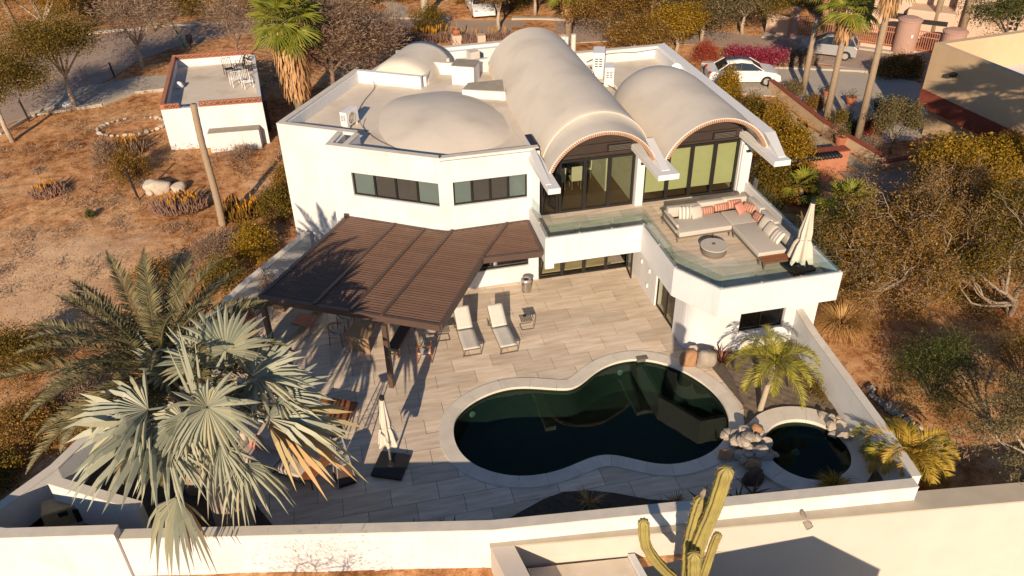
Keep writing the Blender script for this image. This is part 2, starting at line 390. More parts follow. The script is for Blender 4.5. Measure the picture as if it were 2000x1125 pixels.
def ground_mat():
    m, N, L, b = _new('dry_ground'); b.inputs['Roughness'].default_value = .95; b.inputs['Specular IOR Level'].default_value = .1
    ge = N.new('ShaderNodeNewGeometry')
    def noise(sc, det=8, ro=.6):
        n = N.new('ShaderNodeTexNoise'); n.inputs['Scale'].default_value = sc; n.inputs['Detail'].default_value = det; n.inputs['Roughness'].default_value = ro
        L.new(ge.outputs['Position'], n.inputs[0]); return n.outputs[0]
    def ramp(inp, st):
        r = N.new('ShaderNodeValToRGB'); e = r.color_ramp.elements
        e[0].position, e[0].color = st[0][0], (*st[0][1], 1); e[1].position, e[1].color = st[-1][0], (*st[-1][1], 1)
        for p_, c_ in st[1:-1]: q = e.new(p_); q.color = (*c_, 1)
        L.new(inp, r.inputs[0]); return r.outputs[0]
    a = ramp(noise(.17, 6), [(.39, (.24, .09, .035)), (.48, (.46, .21, .085)), (.56, (.66, .37, .18)), (.65, (.74, .49, .28))])
    d = ramp(noise(1.7, 10, .7), [(.40, (.17, .06, .02)), (.49, (.56, .27, .10)), (.60, (.80, .49, .26))])
    mx = N.new('ShaderNodeMixRGB'); mx.inputs[0].default_value = .5; L.new(a, mx.inputs[1]); L.new(d, mx.inputs[2])
    # pale sandy clearing in the lower lot
    cpt = g(110, 540); vd = N.new('ShaderNodeVectorMath'); vd.operation = 'DISTANCE'; L.new(ge.outputs['Position'], vd.inputs[0]); vd.inputs[1].default_value = tuple(cpt)
    ad = N.new('ShaderNodeMath'); ad.operation = 'MULTIPLY_ADD'; L.new(noise(.8, 6), ad.inputs[0]); ad.inputs[1].default_value = 7; L.new(vd.outputs['Value'], ad.inputs[2])
    mr_ = N.new('ShaderNodeMapRange'); mr_.inputs[1].default_value = 5.5; mr_.inputs[2].default_value = 9; mr_.inputs[3].default_value = .65; mr_.inputs[4].default_value = 0; L.new(ad.outputs[0], mr_.inputs[0])
    ms = N.new('ShaderNodeMixRGB'); L.new(mr_.outputs[0], ms.inputs[0]); L.new(mx.outputs[0], ms.inputs[1]); ms.inputs[2].default_value = (.74, .52, .32, 1); mx = ms
    f_ = ramp(noise(14, 6, .75), [(.33, (.35, .32, .3)), (.45, (.92, .92, .92)), (.66, (1.2, 1.2, 1.2))])
    m2 = N.new('ShaderNodeMixRGB'); m2.blend_type = 'MULTIPLY'; m2.inputs[0].default_value = .8; L.new(mx.outputs[0], m2.inputs[1]); L.new(f_, m2.inputs[2])
    L.new(m2.outputs[0], b.inputs['Base Color'])
    bp = N.new('ShaderNodeBump'); bp.inputs['Strength'].default_value = .7; bp.inputs['Distance'].default_value = .05
    L.new(noise(7, 10, .75), bp.inputs['Height']); L.new(bp.outputs[0], b.inputs['Normal'])
    return m
M_['ground'] = ground_mat()
# ================================================================== SETTING
def T3(x, y): return (840+x/3.308, 660+y/3.308)
_in = [(140,620),(148,540),(180,480),(260,410),(400,340),(560,307),(700,312),(850,322),(920,315),(985,278),(1060,212),(1160,160),(1280,132),(1400,132),
       (1550,165),(1700,235),(1850,345),(1925,460),(1945,570),(1905,665),(1830,742),(1700,800),(1560,825),(1430,815),(1300,785),(1200,764),(1130,762),
       (1040,777),(900,840),(750,885),(600,900),(470,890),(330,850),(230,790),(165,710)]
POOL = spline([g(*T3(x, y), .03) for x, y in _in], 5)
_a = sum(POOL[i].x*POOL[(i+1) % len(POOL)].y-POOL[(i+1) % len(POOL)].x*POOL[i].y for i in range(len(POOL)))
if _a < 0: POOL = POOL[::-1]
POOL = [sum((POOL[(i+k) % len(POOL)] for k in range(-3, 4)), Vector((0, 0)))/7 for i in range(len(POOL))]
POOLO = offset(POOL, .5); POOLM = offset(POOL, .22)
SPC, SPR = Vector((13.08, 16.15)), 1.38
SPAI = [SPC+Vector((math.cos(t), math.sin(t)))*SPR for t in np.linspace(0, 2*math.pi, 65)[:-1]]

PITX, PITY = 2.45, 13.9      # the neighbour's sunken court
def ground_drop(X, Y):
    lot = inpoly(X, Y, [(-10.2, 18.6), (-9.9, 17.6), (2.4, 14.6), (14.7, 13.3), (15.3, 21.0), (15.5, 22), (15.8, 37.5), (4, 40), (-2, 32.4)])
    pit = (X > 3.1) & (Y < 13.2+.0*X)
    return lot | pit
def gz(X, Y):
    r_ = np.random.RandomState(3); Z = np.zeros_like(X, float)-.045
    for k in range(10):
        f_ = .25*1.5**k; a = r_.rand()*6.3; Z += .05/1.5**(k*.8)*np.sin(f_*(X*math.cos(a)+Y*math.sin(a))+r_.rand()*6.3)*np.sin(f_*(X*math.sin(a)-Y*math.cos(a)))
    return np.minimum(Z, .02)
me = grid_hole('ground', -40, 60, 8, 100, .25, lambda X, Y: ground_drop(X, Y), 0, M_['ground'], gz)
tag(link('ground', me), kind='structure')
mb = MB(); Z0 = -.06      # far ground out to the horizon
for x0, x1, y0, y1 in ((-900, -40, -100, 1200), (60, 900, -100, 1200), (-40, 60, 100, 1200), (-40, 3.1, -60, 8)): mb.add([(x0, y0, Z0), (x1, y0, Z0), (x1, y1, Z0), (x0, y1, Z0)], [(0, 1, 2, 3)])
tag(mb.build('far_ground', M_['ground']), kind='structure')
def sheet(name, pts, z, material, th=.1, kind='structure', parent=None):
    mb = MB(); mb.prism([(p[0], p[1]) for p in pts], z-th, z); o = mb.build(name, material, parent)
    if kind and parent is None: o['kind'] = kind
    return o
# roads
def G(*pts): return [g(x, y) for x, y in pts]
sheet('road', [g(-60, 265), g(60, 225), g(150, 190), g(222, 150), g(265, 122), g(330, 96), g(440, 68), g(560, 60), g(700, 62), g(900, 84), g(1100, 84), g(1240, 78), g(1330, 86), g(1480, 96), g(1560, 118), g(1700, 138), g(1800, 158),
               g(1900, 130), g(1800, 96), g(1640, 84), g(1500, 74), g(1330, 52), g(1200, 42), g(1000, 40), g(880, 40), g(700, 38), g(560, 38), g(440, 46), g(330, 52), g(240, 62), g(120, 80), g(40, 92), g(-60, 130)], .012, M_['asphalt'], .08)
sheet('driveway', [g(1370, 122), g(1500, 133), g(1640, 136), g(1790, 160), g(1830, 200), g(1800, 270), g(1700, 285), g(1620, 235), g(1530, 190), g(1440, 182), g(1370, 178)], .03, M_['concrete'], .1)
sheet('path', [g(60, 222), g(150, 212), g(200, 205), g(262, 180), g(338, 172), g(338, 146), g(270, 150), g(190, 166), g(128, 176)], .026, M_['concrete'], .1)
def kerb(name, pts, w=.28, h=.13, m='concrete', z0=0):
    mb = MB(); P = [Vector((p[0], p[1])) for p in pts]; n = len(P)
    for i in range(n-1):
        t = (P[i+1]-P[i]).normalized(); q = Vector((-t.y, t.x))*w/2; e = t*.0
        mb.prism([P[i]-q-e, P[i+1]-q+e, P[i+1]+q+e, P[i]+q-e], z0-.05, z0+h+.0007*(i % 2))
    o = mb.build(name, M_[m]); tag(o, kind='structure'); return o
kerb('kerb', G((560, 38), (440, 45), (330, 50), (240, 58), (150, 68)), .5, .14)
kerb('kerb', G((880, 36), (760, 35), (620, 35)), .6, .14)
kerb('kerb', G((1000, 37), (1100, 38), (1220, 44)), .5, .14)
kerb('kerb', G((1370, 124), (1450, 130), (1560, 134), (1680, 139), (1800, 150)), .5, .14)
kerb('kerb', G((1490, 70), (1600, 82), (1700, 95), (1800, 108)), 1.2, .14)
kerb('kerb', G((60, 223), (150, 196), (222, 158)), .12, .1)
kerb('kerb', G((150, 213), (200, 205), (262, 182), (338, 173)), .35, .16)
kerb('kerb', G((0, 262), (60, 226), (150, 212)), .2, .08)

# patio : dark joint bed, planks, planting beds
PAT1 = [(-9.7, 17.2), (2.5, 14.5), (2.5, 28.3), (-1.6, 31.9), (-9.5, 20.0)]
PAT2 = [(2.5, 14.5), (12.5, 13.4), (11.34, 28.0), (2.5, 28.3)]
def area(p): return abs(sum(p[i-1][0]*p[i][1]-p[i][0]*p[i-1][1] for i in range(len(p))))/2 if len(p) > 2 else 0
def patclip(R_):
    a, b = clip(R_, PAT1), clip(R_, PAT2)
    if area(a)+area(b) > area(R_)-1e-4: return R_
    return a if area(a) > area(b) else b
patio = thing('patio', None, None, (4, 22, 0)); patio['kind'] = 'structure'
HOLE = offset(POOL, .16)
hp = [tuple(p) for p in HOLE]
mb_me = grid_hole('mortar_bed', -10.4, 15.6, 12.6, 33.6, .1, lambda X, Y: inpoly(X, Y, hp) | ((X-SPC.x)**2+(Y-SPC.y)**2 < 1.75**2) | ~inpoly(X, Y, [(-10.3, 18.1), (-9.9, 17.4), (-7.4, 16.8), (2.4, 14.3), (14.8, 13.0), (15.1, 21.0), (15.9, 22), (15.9, 28), (3.5, 28.2), (-.4, 30.5), (-2.0, 32.2)]), -.012, M_['joint'])
o = link('mortar_bed', mb_me, patio, Vector((-4, -22, 0)))
BED_FRONT = [g(940, 1035, .03)]+[g(x, y, .03) for x, y in ((1000, 1008), (1060, 975), (1100, 960), (1150, 957), (1200, 962), (1270, 975), (1330, 978), (1400, 970), (1450, 968), (1478, 975))]+[Vector((11.2, 13.55, 0)), Vector((2.6, 14.45, 0))]
BED_FRONT = [Vector((p[0], p[1])) for p in BED_FRONT]
BED_RIGHT = [Vector(p[:2]) for p in (g(1408, 705), g(1432, 740), g(1452, 790), g(1455, 840), g(1448, 868))]+[Vector((11.75, 16.6)), Vector((11.95, 15.2)), Vector((12.3, 13.4)), Vector((14.9, 13.2)), Vector((15.2, 15)), Vector((15.3, 20.9)), Vector((15.5, 21.3)), Vector((12.0, 21.3)), Vector((11.75, 21.0))]
BED_PALM = [Vector(p) for p in ((-9.9, 18.2), (-9.6, 17.5), (-6.8, 16.9), (-3.35, 16.15), (-3.3, 16.9), (-4.0, 18.2), (-4.6, 20.2), (-5.6, 21.4), (-7.4, 22.6), (-9.0, 20.6))]
def inb(x, y, b): return bool(inpoly(np.array([x]), np.array([y]), [tuple(p) for p in b])[0])
beds = (BED_FRONT, BED_RIGHT, BED_PALM)
def tile_mesh(poly, top=.006):
    mb = MB(); mb.prism(poly, -.03, top); return mb
TL, TW, GP = 1.43, .712, .007
full = tile_mesh([(-TL/2+GP, -TW/2+GP), (TL/2-GP, -TW/2+GP), (TL/2-GP, TW/2-GP), (-TL/2+GP, TW/2-GP)])
full_me = mesh_from('paving_plank', full.v, full.f, M_['tile'])
rnd = random.Random(5); count = 0
for j in range(-2, 20):
    yc = 27.70-TW/2-j*TW+.0
    for i in range(-14, 8):
        xc = 7.88+TL/2+i*TL-(TL/2 if j % 2 == 0 else 0)
        R_ = [(xc-TL/2+GP, yc-TW/2+GP), (xc+TL/2-GP, yc-TW/2+GP), (xc+TL/2-GP, yc+TW/2-GP), (xc-TL/2+GP, yc+TW/2-GP)]
        P_ = patclip(R_)
        if len(P_) < 3: continue
        if any(all(inb(x, y, b) for x, y in P_) for b in beds): continue
        if all(inb(x, y, hp) for x, y in P_+[(xc, yc)]): continue
        if all((x-SPC.x)**2+(y-SPC.y)**2 < 2.0**2 for x, y in P_): continue
        hit = any(inb(x, y, hp) for x in np.linspace(xc-TL/2, xc+TL/2, 6) for y in np.linspace(yc-TW/2, yc+TW/2, 4)) or \
            any((x-SPC.x)**2+(y-SPC.y)**2 < 1.75**2 for x in np.linspace(xc-TL/2, xc+TL/2, 6) for y in np.linspace(yc-TW/2, yc+TW/2, 4))
        cut = len(P_) != 4 or abs(P_[0][0]-P_[2][0]) < TL-.1
        dz = rnd.uniform(0, .002)
        if hit:
            nx, ny = 12, 6; mb = MB()
            for a in range(nx):
                for b in range(ny):
                    q = [(xc-TL/2+GP+(TL-2*GP)*(a+u)/nx, yc-TW/2+GP+(TW-2*GP)*(b+v)/ny) for u, v in ((0, 0), (1, 0), (1, 1), (0, 1))]
                    m_ = ((q[0][0]+q[2][0])/2, (q[0][1]+q[2][1])/2)
                    if inb(*m_, hp) or (m_[0]-SPC.x)**2+(m_[1]-SPC.y)**2 < 1.75**2: continue
                    q = patclip(q)
                    if len(q) > 2: mb.add([(p[0], p[1], .006) for p in q], [tuple(range(len(q)))])
            if mb.v: mb.build('paving_plank', M_['tile'], patio)
        elif cut or abs((max(p[0] for p in P_)-min(p[0] for p in P_))-(TL-2*GP)) > .02 or abs((max(p[1] for p in P_)-min(p[1] for p in P_))-(TW-2*GP)) > .02:
            tile_mesh(P_).build('paving_plank', M_['tile'], patio)
        else:
            link('paving_plank', full_me, patio, Vector((xc-4, yc-22, dz)))
        count += 1
print('planks', count)
for nm, b, m in (('front_bed', BED_FRONT, 'soil'), ('side_bed', BED_RIGHT, 'lightsoil'), ('palm_bed', BED_PALM, 'soil')):
    bp_ = [tuple(p) for p in b]; xs = [p[0] for p in bp_]; ys = [p[1] for p in bp_]
    ins_ = bp_ if nm == 'side_bed' else [tuple(p) for p in offset([Vector(p) for p in bp_], -.12 if sum(bp_[i-1][0]*bp_[i][1]-bp_[i][0]*bp_[i-1][1] for i in range(len(bp_))) > 0 else .12)]
    def drp(X, Y): return ~inpoly(X, Y, ins_) | inpoly(X, Y, hp) | ((X-SPC.x)**2+(Y-SPC.y)**2 < 1.8**2)
    zf = lambda X, Y: .022+.03*np.abs(np.sin(X*3.1+Y*1.7)*np.sin(Y*4.3-X))+.012*np.sin(X*17)*np.sin(Y*15)
    if nm != 'side_bed': mb = MB(); mb.prism(bp_, -.02, .021); tag(mb.build('bed_edge', M_[m]), kind='structure')
    me = grid_hole('planting_bed', min(xs), max(xs), min(ys), max(ys), .05, drp, 0, M_[m], zf); tag(link('planting_bed', me), kind='structure')

# stepping stones in the palm bed
for x, y in ((-5.45, 17.0), (-4.35, 16.95), (-6.6, 17.3)):
    mb = MB(); mb.box((x, y, .03), (.85, .5, .05), rad(-12)); tag(mb.build('stepping_stone', M_['coping'], bevel=.01), None, None); COL.objects[-1]['kind'] = 'structure'

# ---- swimming pool
pool = thing('swimming_pool', 'kidney shaped dark green swimming pool set in the travertine patio', 'pool', (7, 19.5, 0))
def wallring(mb, ring, z0, z1, inward=True):
    n = len(ring); a = [(p.x, p.y, z0) for p in ring]; b = [(p.x, p.y, z1) for p in ring]
    mb.add(a+b, [((i+1) % n, i, n+i, n+(i+1) % n) for i in range(n)])
mb = MB(); wallring(mb, offset(POOL, -.0), -1.5, -.02); mb.add([(p.x, p.y, -1.5) for p in POOL], [tuple(range(len(POOL)))])
mb.build('basin', M_['darkwater_basin'], pool)
mb = MB(); mb.add([(p.x, p.y, -.11) for p in offset(POOL, .01)], [tuple(range(len(POOL)))]); mb.build('water', M_['water'], pool)
def coping(ring, parent, n_st, w_out, name='coping_stone', z0=-.06, z1=.03, m='coping', nose=.05, dz=0):
    "stones laid along a closed ring; inner edge overhangs the basin by nose"
    inn = offset(ring, -nose); out = offset(ring, w_out); N_ = len(ring); step = N_/n_st
    for k in range(n_st):
        a, b = int(round(k*step)), int(round((k+1)*step)); idx = [i % N_ for i in range(a, b+1)]
        li = [inn[i] for i in idx]; lo = [out[i] for i in idx]
        for L_ in (li, lo):
            d0 = (L_[1]-L_[0]).normalized()*.004; L_[0] = L_[0]+d0; d1 = (L_[-2]-L_[-1]).normalized()*.004; L_[-1] = L_[-1]+d1
        m_ = len(idx); V = [(p.x, p.y, z1) for p in li]+[(p.x, p.y, z1) for p in lo]+[(p.x, p.y, z0) for p in li]+[(p.x, p.y, z0) for p in lo]
        F_ = [(i+1, i, m_+i, m_+i+1) for i in range(m_-1)]+[(2*m_+i, 2*m_+i+1, 3*m_+i+1, 3*m_+i) for i in range(m_-1)]
        F_ += [(i, i+1, 2*m_+i+1, 2*m_+i) for i in range(m_-1)]+[(m_+i+1, m_+i, 3*m_+i, 3*m_+i+1) for i in range(m_-1)]
        F_ += [(0, 2*m_, 3*m_, m_), (m_-1, 2*m_-1, 4*m_-1, 3*m_-1)]
        mb = MB(); mb.add(V, F_); mb.build(name, M_[m], parent)
coping(POOL, pool, 30, .43)
mb = MB()
a = offset(POOL, -.005); n = len(a)
wallring(mb, a, -.16, -.05); mb.build('waterline_band', M_['cement'], pool)
def poollight(px, py, r_=.12):
    p = g(px, py, -.5); q = min(POOL, key=lambda v: (v-Vector((p.x, p.y))).length); d = (Vector((p.x, p.y))-q).normalized()
    mb = MB(); c = Vector((q.x, q.y, -.55)); dd = Vector((-d.x, -d.y, 0)) if False else Vector((d.x, d.y, 0))
    mb.tube([c-dd*.02, c+dd*.05, c+dd*.07], [r_, r_, r_*.8], 20); mb.build('pool_light', M_['lamp'], pool)
poollight(945, 822); poollight(1214, 727)
mb = MB(); mb.box((*g(1254, 699, .04).xy, .0), (.42, .22, .12)); mb.build('skimmer', M_['greymetal'], pool, bevel=.015)
# ---- spa
spa = thing('spa', 'small round dark water spa with broad pale rim beside the stacked stones', 'spa', (SPC.x, SPC.y, 0))
mb = MB(); wallring(mb, SPAI, -1.0, .12); mb.add([(p.x, p.y, -1.0) for p in SPAI], [tuple(range(64))]); mb.build('basin', M_['darkwater_basin'], spa)
mb = MB(); mb.add([(p.x, p.y, -.0) for p in SPAI], [tuple(range(64))]); mb.build('water', M_['water'], spa)
mb = MB(); 
def ringpts(r_): return [SPC+Vector((math.cos(t), math.sin(t)))*r_ for t in np.linspace(0, 2*math.pi, 65)[:-1]]
coping(SPAI, spa, 12, .58, 'rim_stone', -.02, .13)
for rr0, rr1, zz in ((1.05, 1.37, -.38), ):
    A_ = ringpts(rr0); B_ = ringpts(rr1-.002); mb = MB(); mb.add([(p.x, p.y, zz) for p in A_]+[(p.x, p.y, zz) for p in B_], [(i, 64+i, 64+(i+1) % 64, (i+1) % 64)[::-1] for i in range(64)])
    wallring(mb, A_, -1.0, zz); mb.build('seat_ledge', M_['darkwater_basin'], spa)
mb = MB(); mb.tube([(SPC.x+.05, SPC.y+.55, -.6), (SPC.x+.05, SPC.y+.5, -.56)], [.12, .1], 16); mb.build('spa_light', M_['lamp'], spa)

# ---- boundary walls
def bwall(name, label, pts, z1, th, z0=-.3, m='white', cap=True, side=1):
    P = [Vector(p[:2]) for p in pts]; zz = z1 if isinstance(z1, (list, tuple)) else [z1]*len(P)
    t = thing(name, label, 'wall', (P[0].x, P[0].y, 0))
    nrm = []
    for i in range(len(P)):
        a = (P[min(i+1, len(P)-1)]-P[max(i-1, 0)]).normalized(); nrm.append(Vector((-a.y, a.x))*th*side)
    mb = MB(); mc = MB()
    for i in range(len(P)-1):
        mb.prism([P[i], P[i+1], P[i+1]+nrm[i+1], P[i]+nrm[i]], z0, [zz[i]-.05, zz[i+1]-.05, zz[i+1]-.05, zz[i]-.05])
    # continuous coping, 8 mm proud
    n = len(P); pr = .012
    o_ = [P[i]-nrm[i].normalized()*pr for i in range(n)]; i_ = [P[i]+nrm[i]+nrm[i].normalized()*pr for i in range(n)]
    V = [(o_[i].x, o_[i].y, zz[i]) for i in range(n)]+[(i_[i].x, i_[i].y, zz[i]) for i in range(n)]
    V += [(v[0], v[1], v[2]-.05) for v in V]
    F_ = []
    for i in range(n-1):
        F_ += [(i, i+1, n+i+1, n+i), (2*n+i+1, 2*n+i, 3*n+i, 3*n+i+1), (i+1, i, 2*n+i, 2*n+i+1), (n+i, n+i+1, 3*n+i+1, 3*n+i)]
    F_ += [(0, n, 3*n, 2*n), (2*n-1, n-1, 3*n-1, 4*n-1)]
    mc.add(V, F_)
    mb.build('wall_body', M_[m], t); mc.build('wall_cap', M_['coping'] if cap else M_[m], t)
    return t
H1 = 1.55
pA, pB, pC = g(218, 1052, H1), g(960, 1034, H1), g(1795, 950, H1)
bwall('boundary_wall', 'long white front garden wall with grey coping running below the pool', [pA, pB, pC], H1, .30)
bwall('boundary_wall', 'higher white corner section of the front garden wall beside the equipment yard', [(-13.5, 18.2), g(0, 1050, 1.85), g(222, 1043, 1.85)], 1.85, .30)
lw0, lw1 = (-10.95, 17.85), (-2.05, 32.35)
bwall('boundary_wall', 'white side wall running from the equipment yard up to the villa along the dry lot', [(-12.6, 16.9), (-9.72, 20.02), (-4.62, 28.75), lw1], 1.2, .28, side=-1)
bwall('boundary_wall', 'white side wall sloping along the bare slope on the right of the spa', [(14.5, 13.35), (14.75, 15.1), (15.2, 20.0), (15.38, 21.44)], [1.4, 1.4, 1.4, 1.45], .25, side=-1)
bwall('boundary_wall', 'short white stub wall with tan top between palms and equipment yard', [g(107, 930, 1.5), g(278, 980, 1.35)], [1.5, 1.35], .28, m='white', side=-1)
# equipment yard floor and pump box
sheet('yard_floor', [(-12.4, 17.2), (-7.2, 16.6), (-7.0, 18.3), (-9.7, 19.9)], .02, M_['concrete'], .06)
eq = thing('pump_housing', 'beige metal pump housing with dark vent in the corner yard', 'equipment', (*g(130, 1018).xy, 0))
ex, ey = g(130, 1018).xy
mb = MB(); mb.box((ex, ey, .42), (.95, .6, .7), rad(12)); mb.build('cabinet', mat('beige_enamel', (.42, .32, .17), .5, (.34, .25, .13), 8), eq, bevel=.05)
mb = MB(); mb.box((ex+.42, ey-.02, .4), (.16, .5, .5), rad(12)); mb.build('vent', M_['black'], eq, bevel=.01)
mb = MB(); mb.box((ex+.15, ey-.31, .62), (.24, .04, .16), rad(12)); mb.build('control_panel', M_['black'], eq, bevel=.008)
mb = MB(); mb.box((ex, ey, .05), (1.1, .75, .1), rad(12)); mb.build('plinth', M_['concrete'], eq)
fx, fy = g(235, 1000).xy
ft = thing('filter_tank', 'grey pool filter canister against the yard stub wall', 'filter', (fx, fy, 0))
mb = MB(); mb.lathe([(.0, 0), (.14, 0), (.16, .05), (.16, .5), (.12, .62), (.03, .66), (0, .66)], (fx, fy, 0), 20); mb.build('tank', M_['greymetal'], ft, smooth=True)
mb = MB(); mb.tube([(fx-.3, fy+.05, .05), (fx-.25, fy+.05, .4), (fx, fy, .4)], .03, 8); mb.tube([(fx+.1, fy, .3), (fx+.45, fy+.1, .3), (fx+.45, fy+.1, .03)], .03, 8); mb.build('pipe', M_['alu'], ft, smooth=True)

# ---- neighbour's court below the picture
NB = thing('neighbour_court_wall', 'tall cream retaining wall with broad flat top below the front garden wall', 'wall', (10, 13, 0))
NZ = 1.0
w0, w1 = Vector(g(958, 1068, NZ).xy), Vector(g(2060, 972, NZ).xy)
dirn = (w1-w0).normalized(); nn = Vector((-dirn.y, dirn.x)); TH = .62
w2 = w1+dirn*6
M_['cream'] = mat('cream_render', (.58, .52, .455), .9, (.53, .47, .40), 1.3, bump=.15)
mb = MB(); mb.prism([w0, w2, w2+nn*TH, w0+nn*TH], -4, NZ-.06); mb.build('wall_body', M_['cream'], NB)
mb = MB(); mb.prism([w0-nn*.02-dirn*.02, w2-nn*.02, w2+nn*(TH+.02), w0+nn*(TH+.02)-dirn*.02], NZ-.06, NZ); mb.build('wall_cap', mat('sandy_cap', (.50, .43, .33), .9, (.42, .36, .27), 2.2, bump=.3), NB)
# left arm of the same wall, coming towards the camera
a0 = w0; a1 = w0-nn*7+dirn*2.2
mb = MB(); q = Vector(((a1-a0).normalized().y, -(a1-a0).normalized().x))*-.6
mb.prism([a0, a1, a1+q, a0+q], -4, NZ-.003); mb.build('return_wall', M_['cream'], NB)
sheet('court_floor', [(1, 0), (40, -4), (40, 13.4), (3, 14)], -3.6, M_['concrete'], .2)
# lower flat roof with parapet
rf = thing('flat_roof_annex', 'low cream annex with sandy flat roof and white edge next to the cactus', 'building', (5, 12, -3))
e0 = g(1030, 1108, .15).xy; e1 = g(1238, 1086, .15).xy
e0 = Vector(e0); e1 = Vector(e1); dd = (e1-e0).normalized(); qn = Vector((dd.y, -dd.x))
mb = MB(); mb.prism([e0, e1, e1+qn*5+dd*1.1, e0+qn*5+dd*1.1], -3.6, .1); mb.build('body', M_['cream'], rf)
mb = MB(); mb.prism([e0+qn*.02, e1-dd*.18+qn*.02, e1-dd*.18+qn*5+dd*1.1, e0+qn*5+dd*1.1], .1, .13); mb.build('roof', M_['roof'], rf)
mb = MB(); mb.prism([e1-dd*.17, e1+dd*.01, e1+qn*5+dd*1.11, e1-dd*.17+qn*5+dd*1.1], .1, .26); mb.build('edge', M_['white'], rf)
# drain scupper
sx = g(1570, 1020, .8); sc = thing('rain_spout', 'small clay rain spout set in a notch of the cream retaining wall', 'spout', sx)
mb = MB(); p_ = Vector(sx); mb.box(p_+Vector((0, .05, 0)), (.32, .3, .1), math.atan2(dirn.y, dirn.x)); mb.build('bracket', M_['roof'], sc, bevel=.02)
mb = MB(); mb.tube([p_+Vector((-.02, .2, .28)), p_+Vector((0, 0, .12)), p_+Vector((.03, -.25, .05))], [.05, .09, .11], 12); mb.build('clay_pipe', M_['cement'], sc, smooth=True)
# neighbour's house : only its roof corner matters, it shades the court wall
ap = g(1588, 1047, 0); ap = ap
def onwall(px, py):
    d = CF + CR*((px-1000)/FPX) - CU*((py-562.5)/FPX); o_ = Vector((0, 0, CAMH)); n3 = Vector((nn.x, nn.y, 0)); w3 = Vector((w0.x, w0.y, 0))-n3*.02
    t = (w3-o_).dot(n3)/d.dot(n3); return o_+d*t
AP = onwall(1588, 1047); LS = Vector((SUN_DX*math.cos(SUN_EL), SUN_DY*math.cos(SUN_EL), -math.sin(SUN_EL))).normalized()
# ================================================================== VILLA
V = thing('villa', 'white two storey villa with barrel vaulted roofs and glazed upper terrace', 'house', (4, 30, 0))
W = M_['white']
FD = Vector((.8616, -.5076))      # direction of the slanted facade
PA, PB, PB2, PC, PD = Vector((-2.41, 32.98)), Vector((0.0, 31.52)), Vector((-.55, 30.3)), Vector((3.53, 27.9)), Vector((7.35, 27.9))
def s_of(p, A, B): return (Vector(p)-Vector(A)).dot((Vector(B)-Vector(A)).normalized())
def window(A, B, s0, s1, z0, z1, n, inset, fw, panes, out=(0, 0), name='window', mull=None, parent=V, frame=None):
    "framed window in the wall line A-B: n panes, frame width fw; panes = list of materials"
    A = Vector(A[:2]); B = Vector(B[:2]); t = (B-A).normalized(); nn_ = Vector((-t.y, t.x))
    fr = MB(); c = lambda s, d: A+t*s+nn_*(inset+d)
    def blk(sa, sb, za, zb, d0=-.03, d1=.03): fr.prism([c(sa, d0), c(sb, d0), c(sb, d1), c(sa, d1)], za, zb)
    blk(s0, s1, z0, z0+fw); blk(s0, s1, z1-fw, z1); blk(s0, s0+fw, z0+fw, z1-fw); blk(s1-fw, s1, z0+fw, z1-fw)
    m = mull or fw; ed = np.linspace(s0+fw/2, s1-fw/2, n+1)
    for e in ed[1:-1]: blk(e-m/2, e+m/2, z0+fw, z1-fw, -.035, .035)
    f_ = fr.build(name, frame or M_['frame'], parent)
    for i in range(n):
        a = ed[i]+(fw/2 if i == 0 else m/2); b = ed[i+1]-(fw/2 if i == n-1 else m/2)
        p = MB(); q = [c(a, 0), c(b, 0)]
        p.prism([c(a, -.006), c(b, -.006), c(b, .006), c(a, .006)], z0+fw, z1-fw); p.build('pane', panes[i], f_)
    return f_
# --- lower and upper front walls of the left block
L2 = (PC-PB2).length
wl0, wl1 = s_of((.27, 29.82), PB2, PC), s_of((3.42, 27.96), PB2, PC)
ZP = 5.88
hwalls(PA, PB, -.2, ZP, .3).build('wall', W, V)
hwalls(PB+Vector((0, .0)), PB2, -.2, ZP, .28).build('wall', W, V)
hwalls(PB2, PC, -.2, ZP, .3, [(wl0, wl1, 3.93, 4.93)]).build('wall', W, V)
hwalls(PC, PD, -.2, ZP, .3, [(.44, 3.36, 3.92, 4.94), (.3, 3.4, .76, 1.75)]).build('wall', W, V)
window(PB2, PC, wl0, wl1, 3.93, 4.93, 4, .12, .05, [M_['glasswin']]*4, mull=.07)
window(PC, PD, .44, 3.36, 3.92, 4.94, 4, .12, .05, [M_['glasswin']]*4, mull=.07)
window(PC, PD, .3, 3.4, .76, 1.75, 2, .12, .05, [M_['glassclear']]*2, mull=.06)
def behind(A, B, s0, s1, z0, z1, n, d, mats_, nm='blind'):  # panels behind panes: insect screens and painted teal reflections
    A = Vector(A); B = Vector(B); t = (B-A).normalized(); nn_ = Vector((-t.y, t.x)); ed = np.linspace(s0, s1, n+1)
    for i in range(n):
        a, b = A+t*(ed[i]+.02)+nn_*d, A+t*(ed[i+1]-.02)+nn_*d
        mb = MB(); mb.prism([a, b, b+nn_*.015, a+nn_*.015], z0, z1); mb.build(nm, M_[mats_[i]], V)
behind(PB2, PC, wl0, wl1, 3.95, 4.91, 4, .19, ['teal_reflection', 'screen', 'screen', 'teal_reflection'])
behind(PC, PD, .44, 3.36, 3.94, 4.92, 4, .19, ['teal_reflection', 'screen', 'screen', 'teal_reflection'])
# grey sills below the upper windows
for (A, B, s0, s1) in ((PB2, PC, wl0, wl1), (PC, PD, .44, 3.36)):
    t = (B-A).normalized(); nn_ = Vector((-t.y, t.x)); mb = MB()
    mb.prism([A+t*(s0-.03)-nn_*.035, A+t*(s1+.03)-nn_*.035, A+t*(s1+.03)+nn_*.07, A+t*(s0-.03)+nn_*.07], 3.88, 3.925); mb.build('sill', M_['whiteclean'], V)
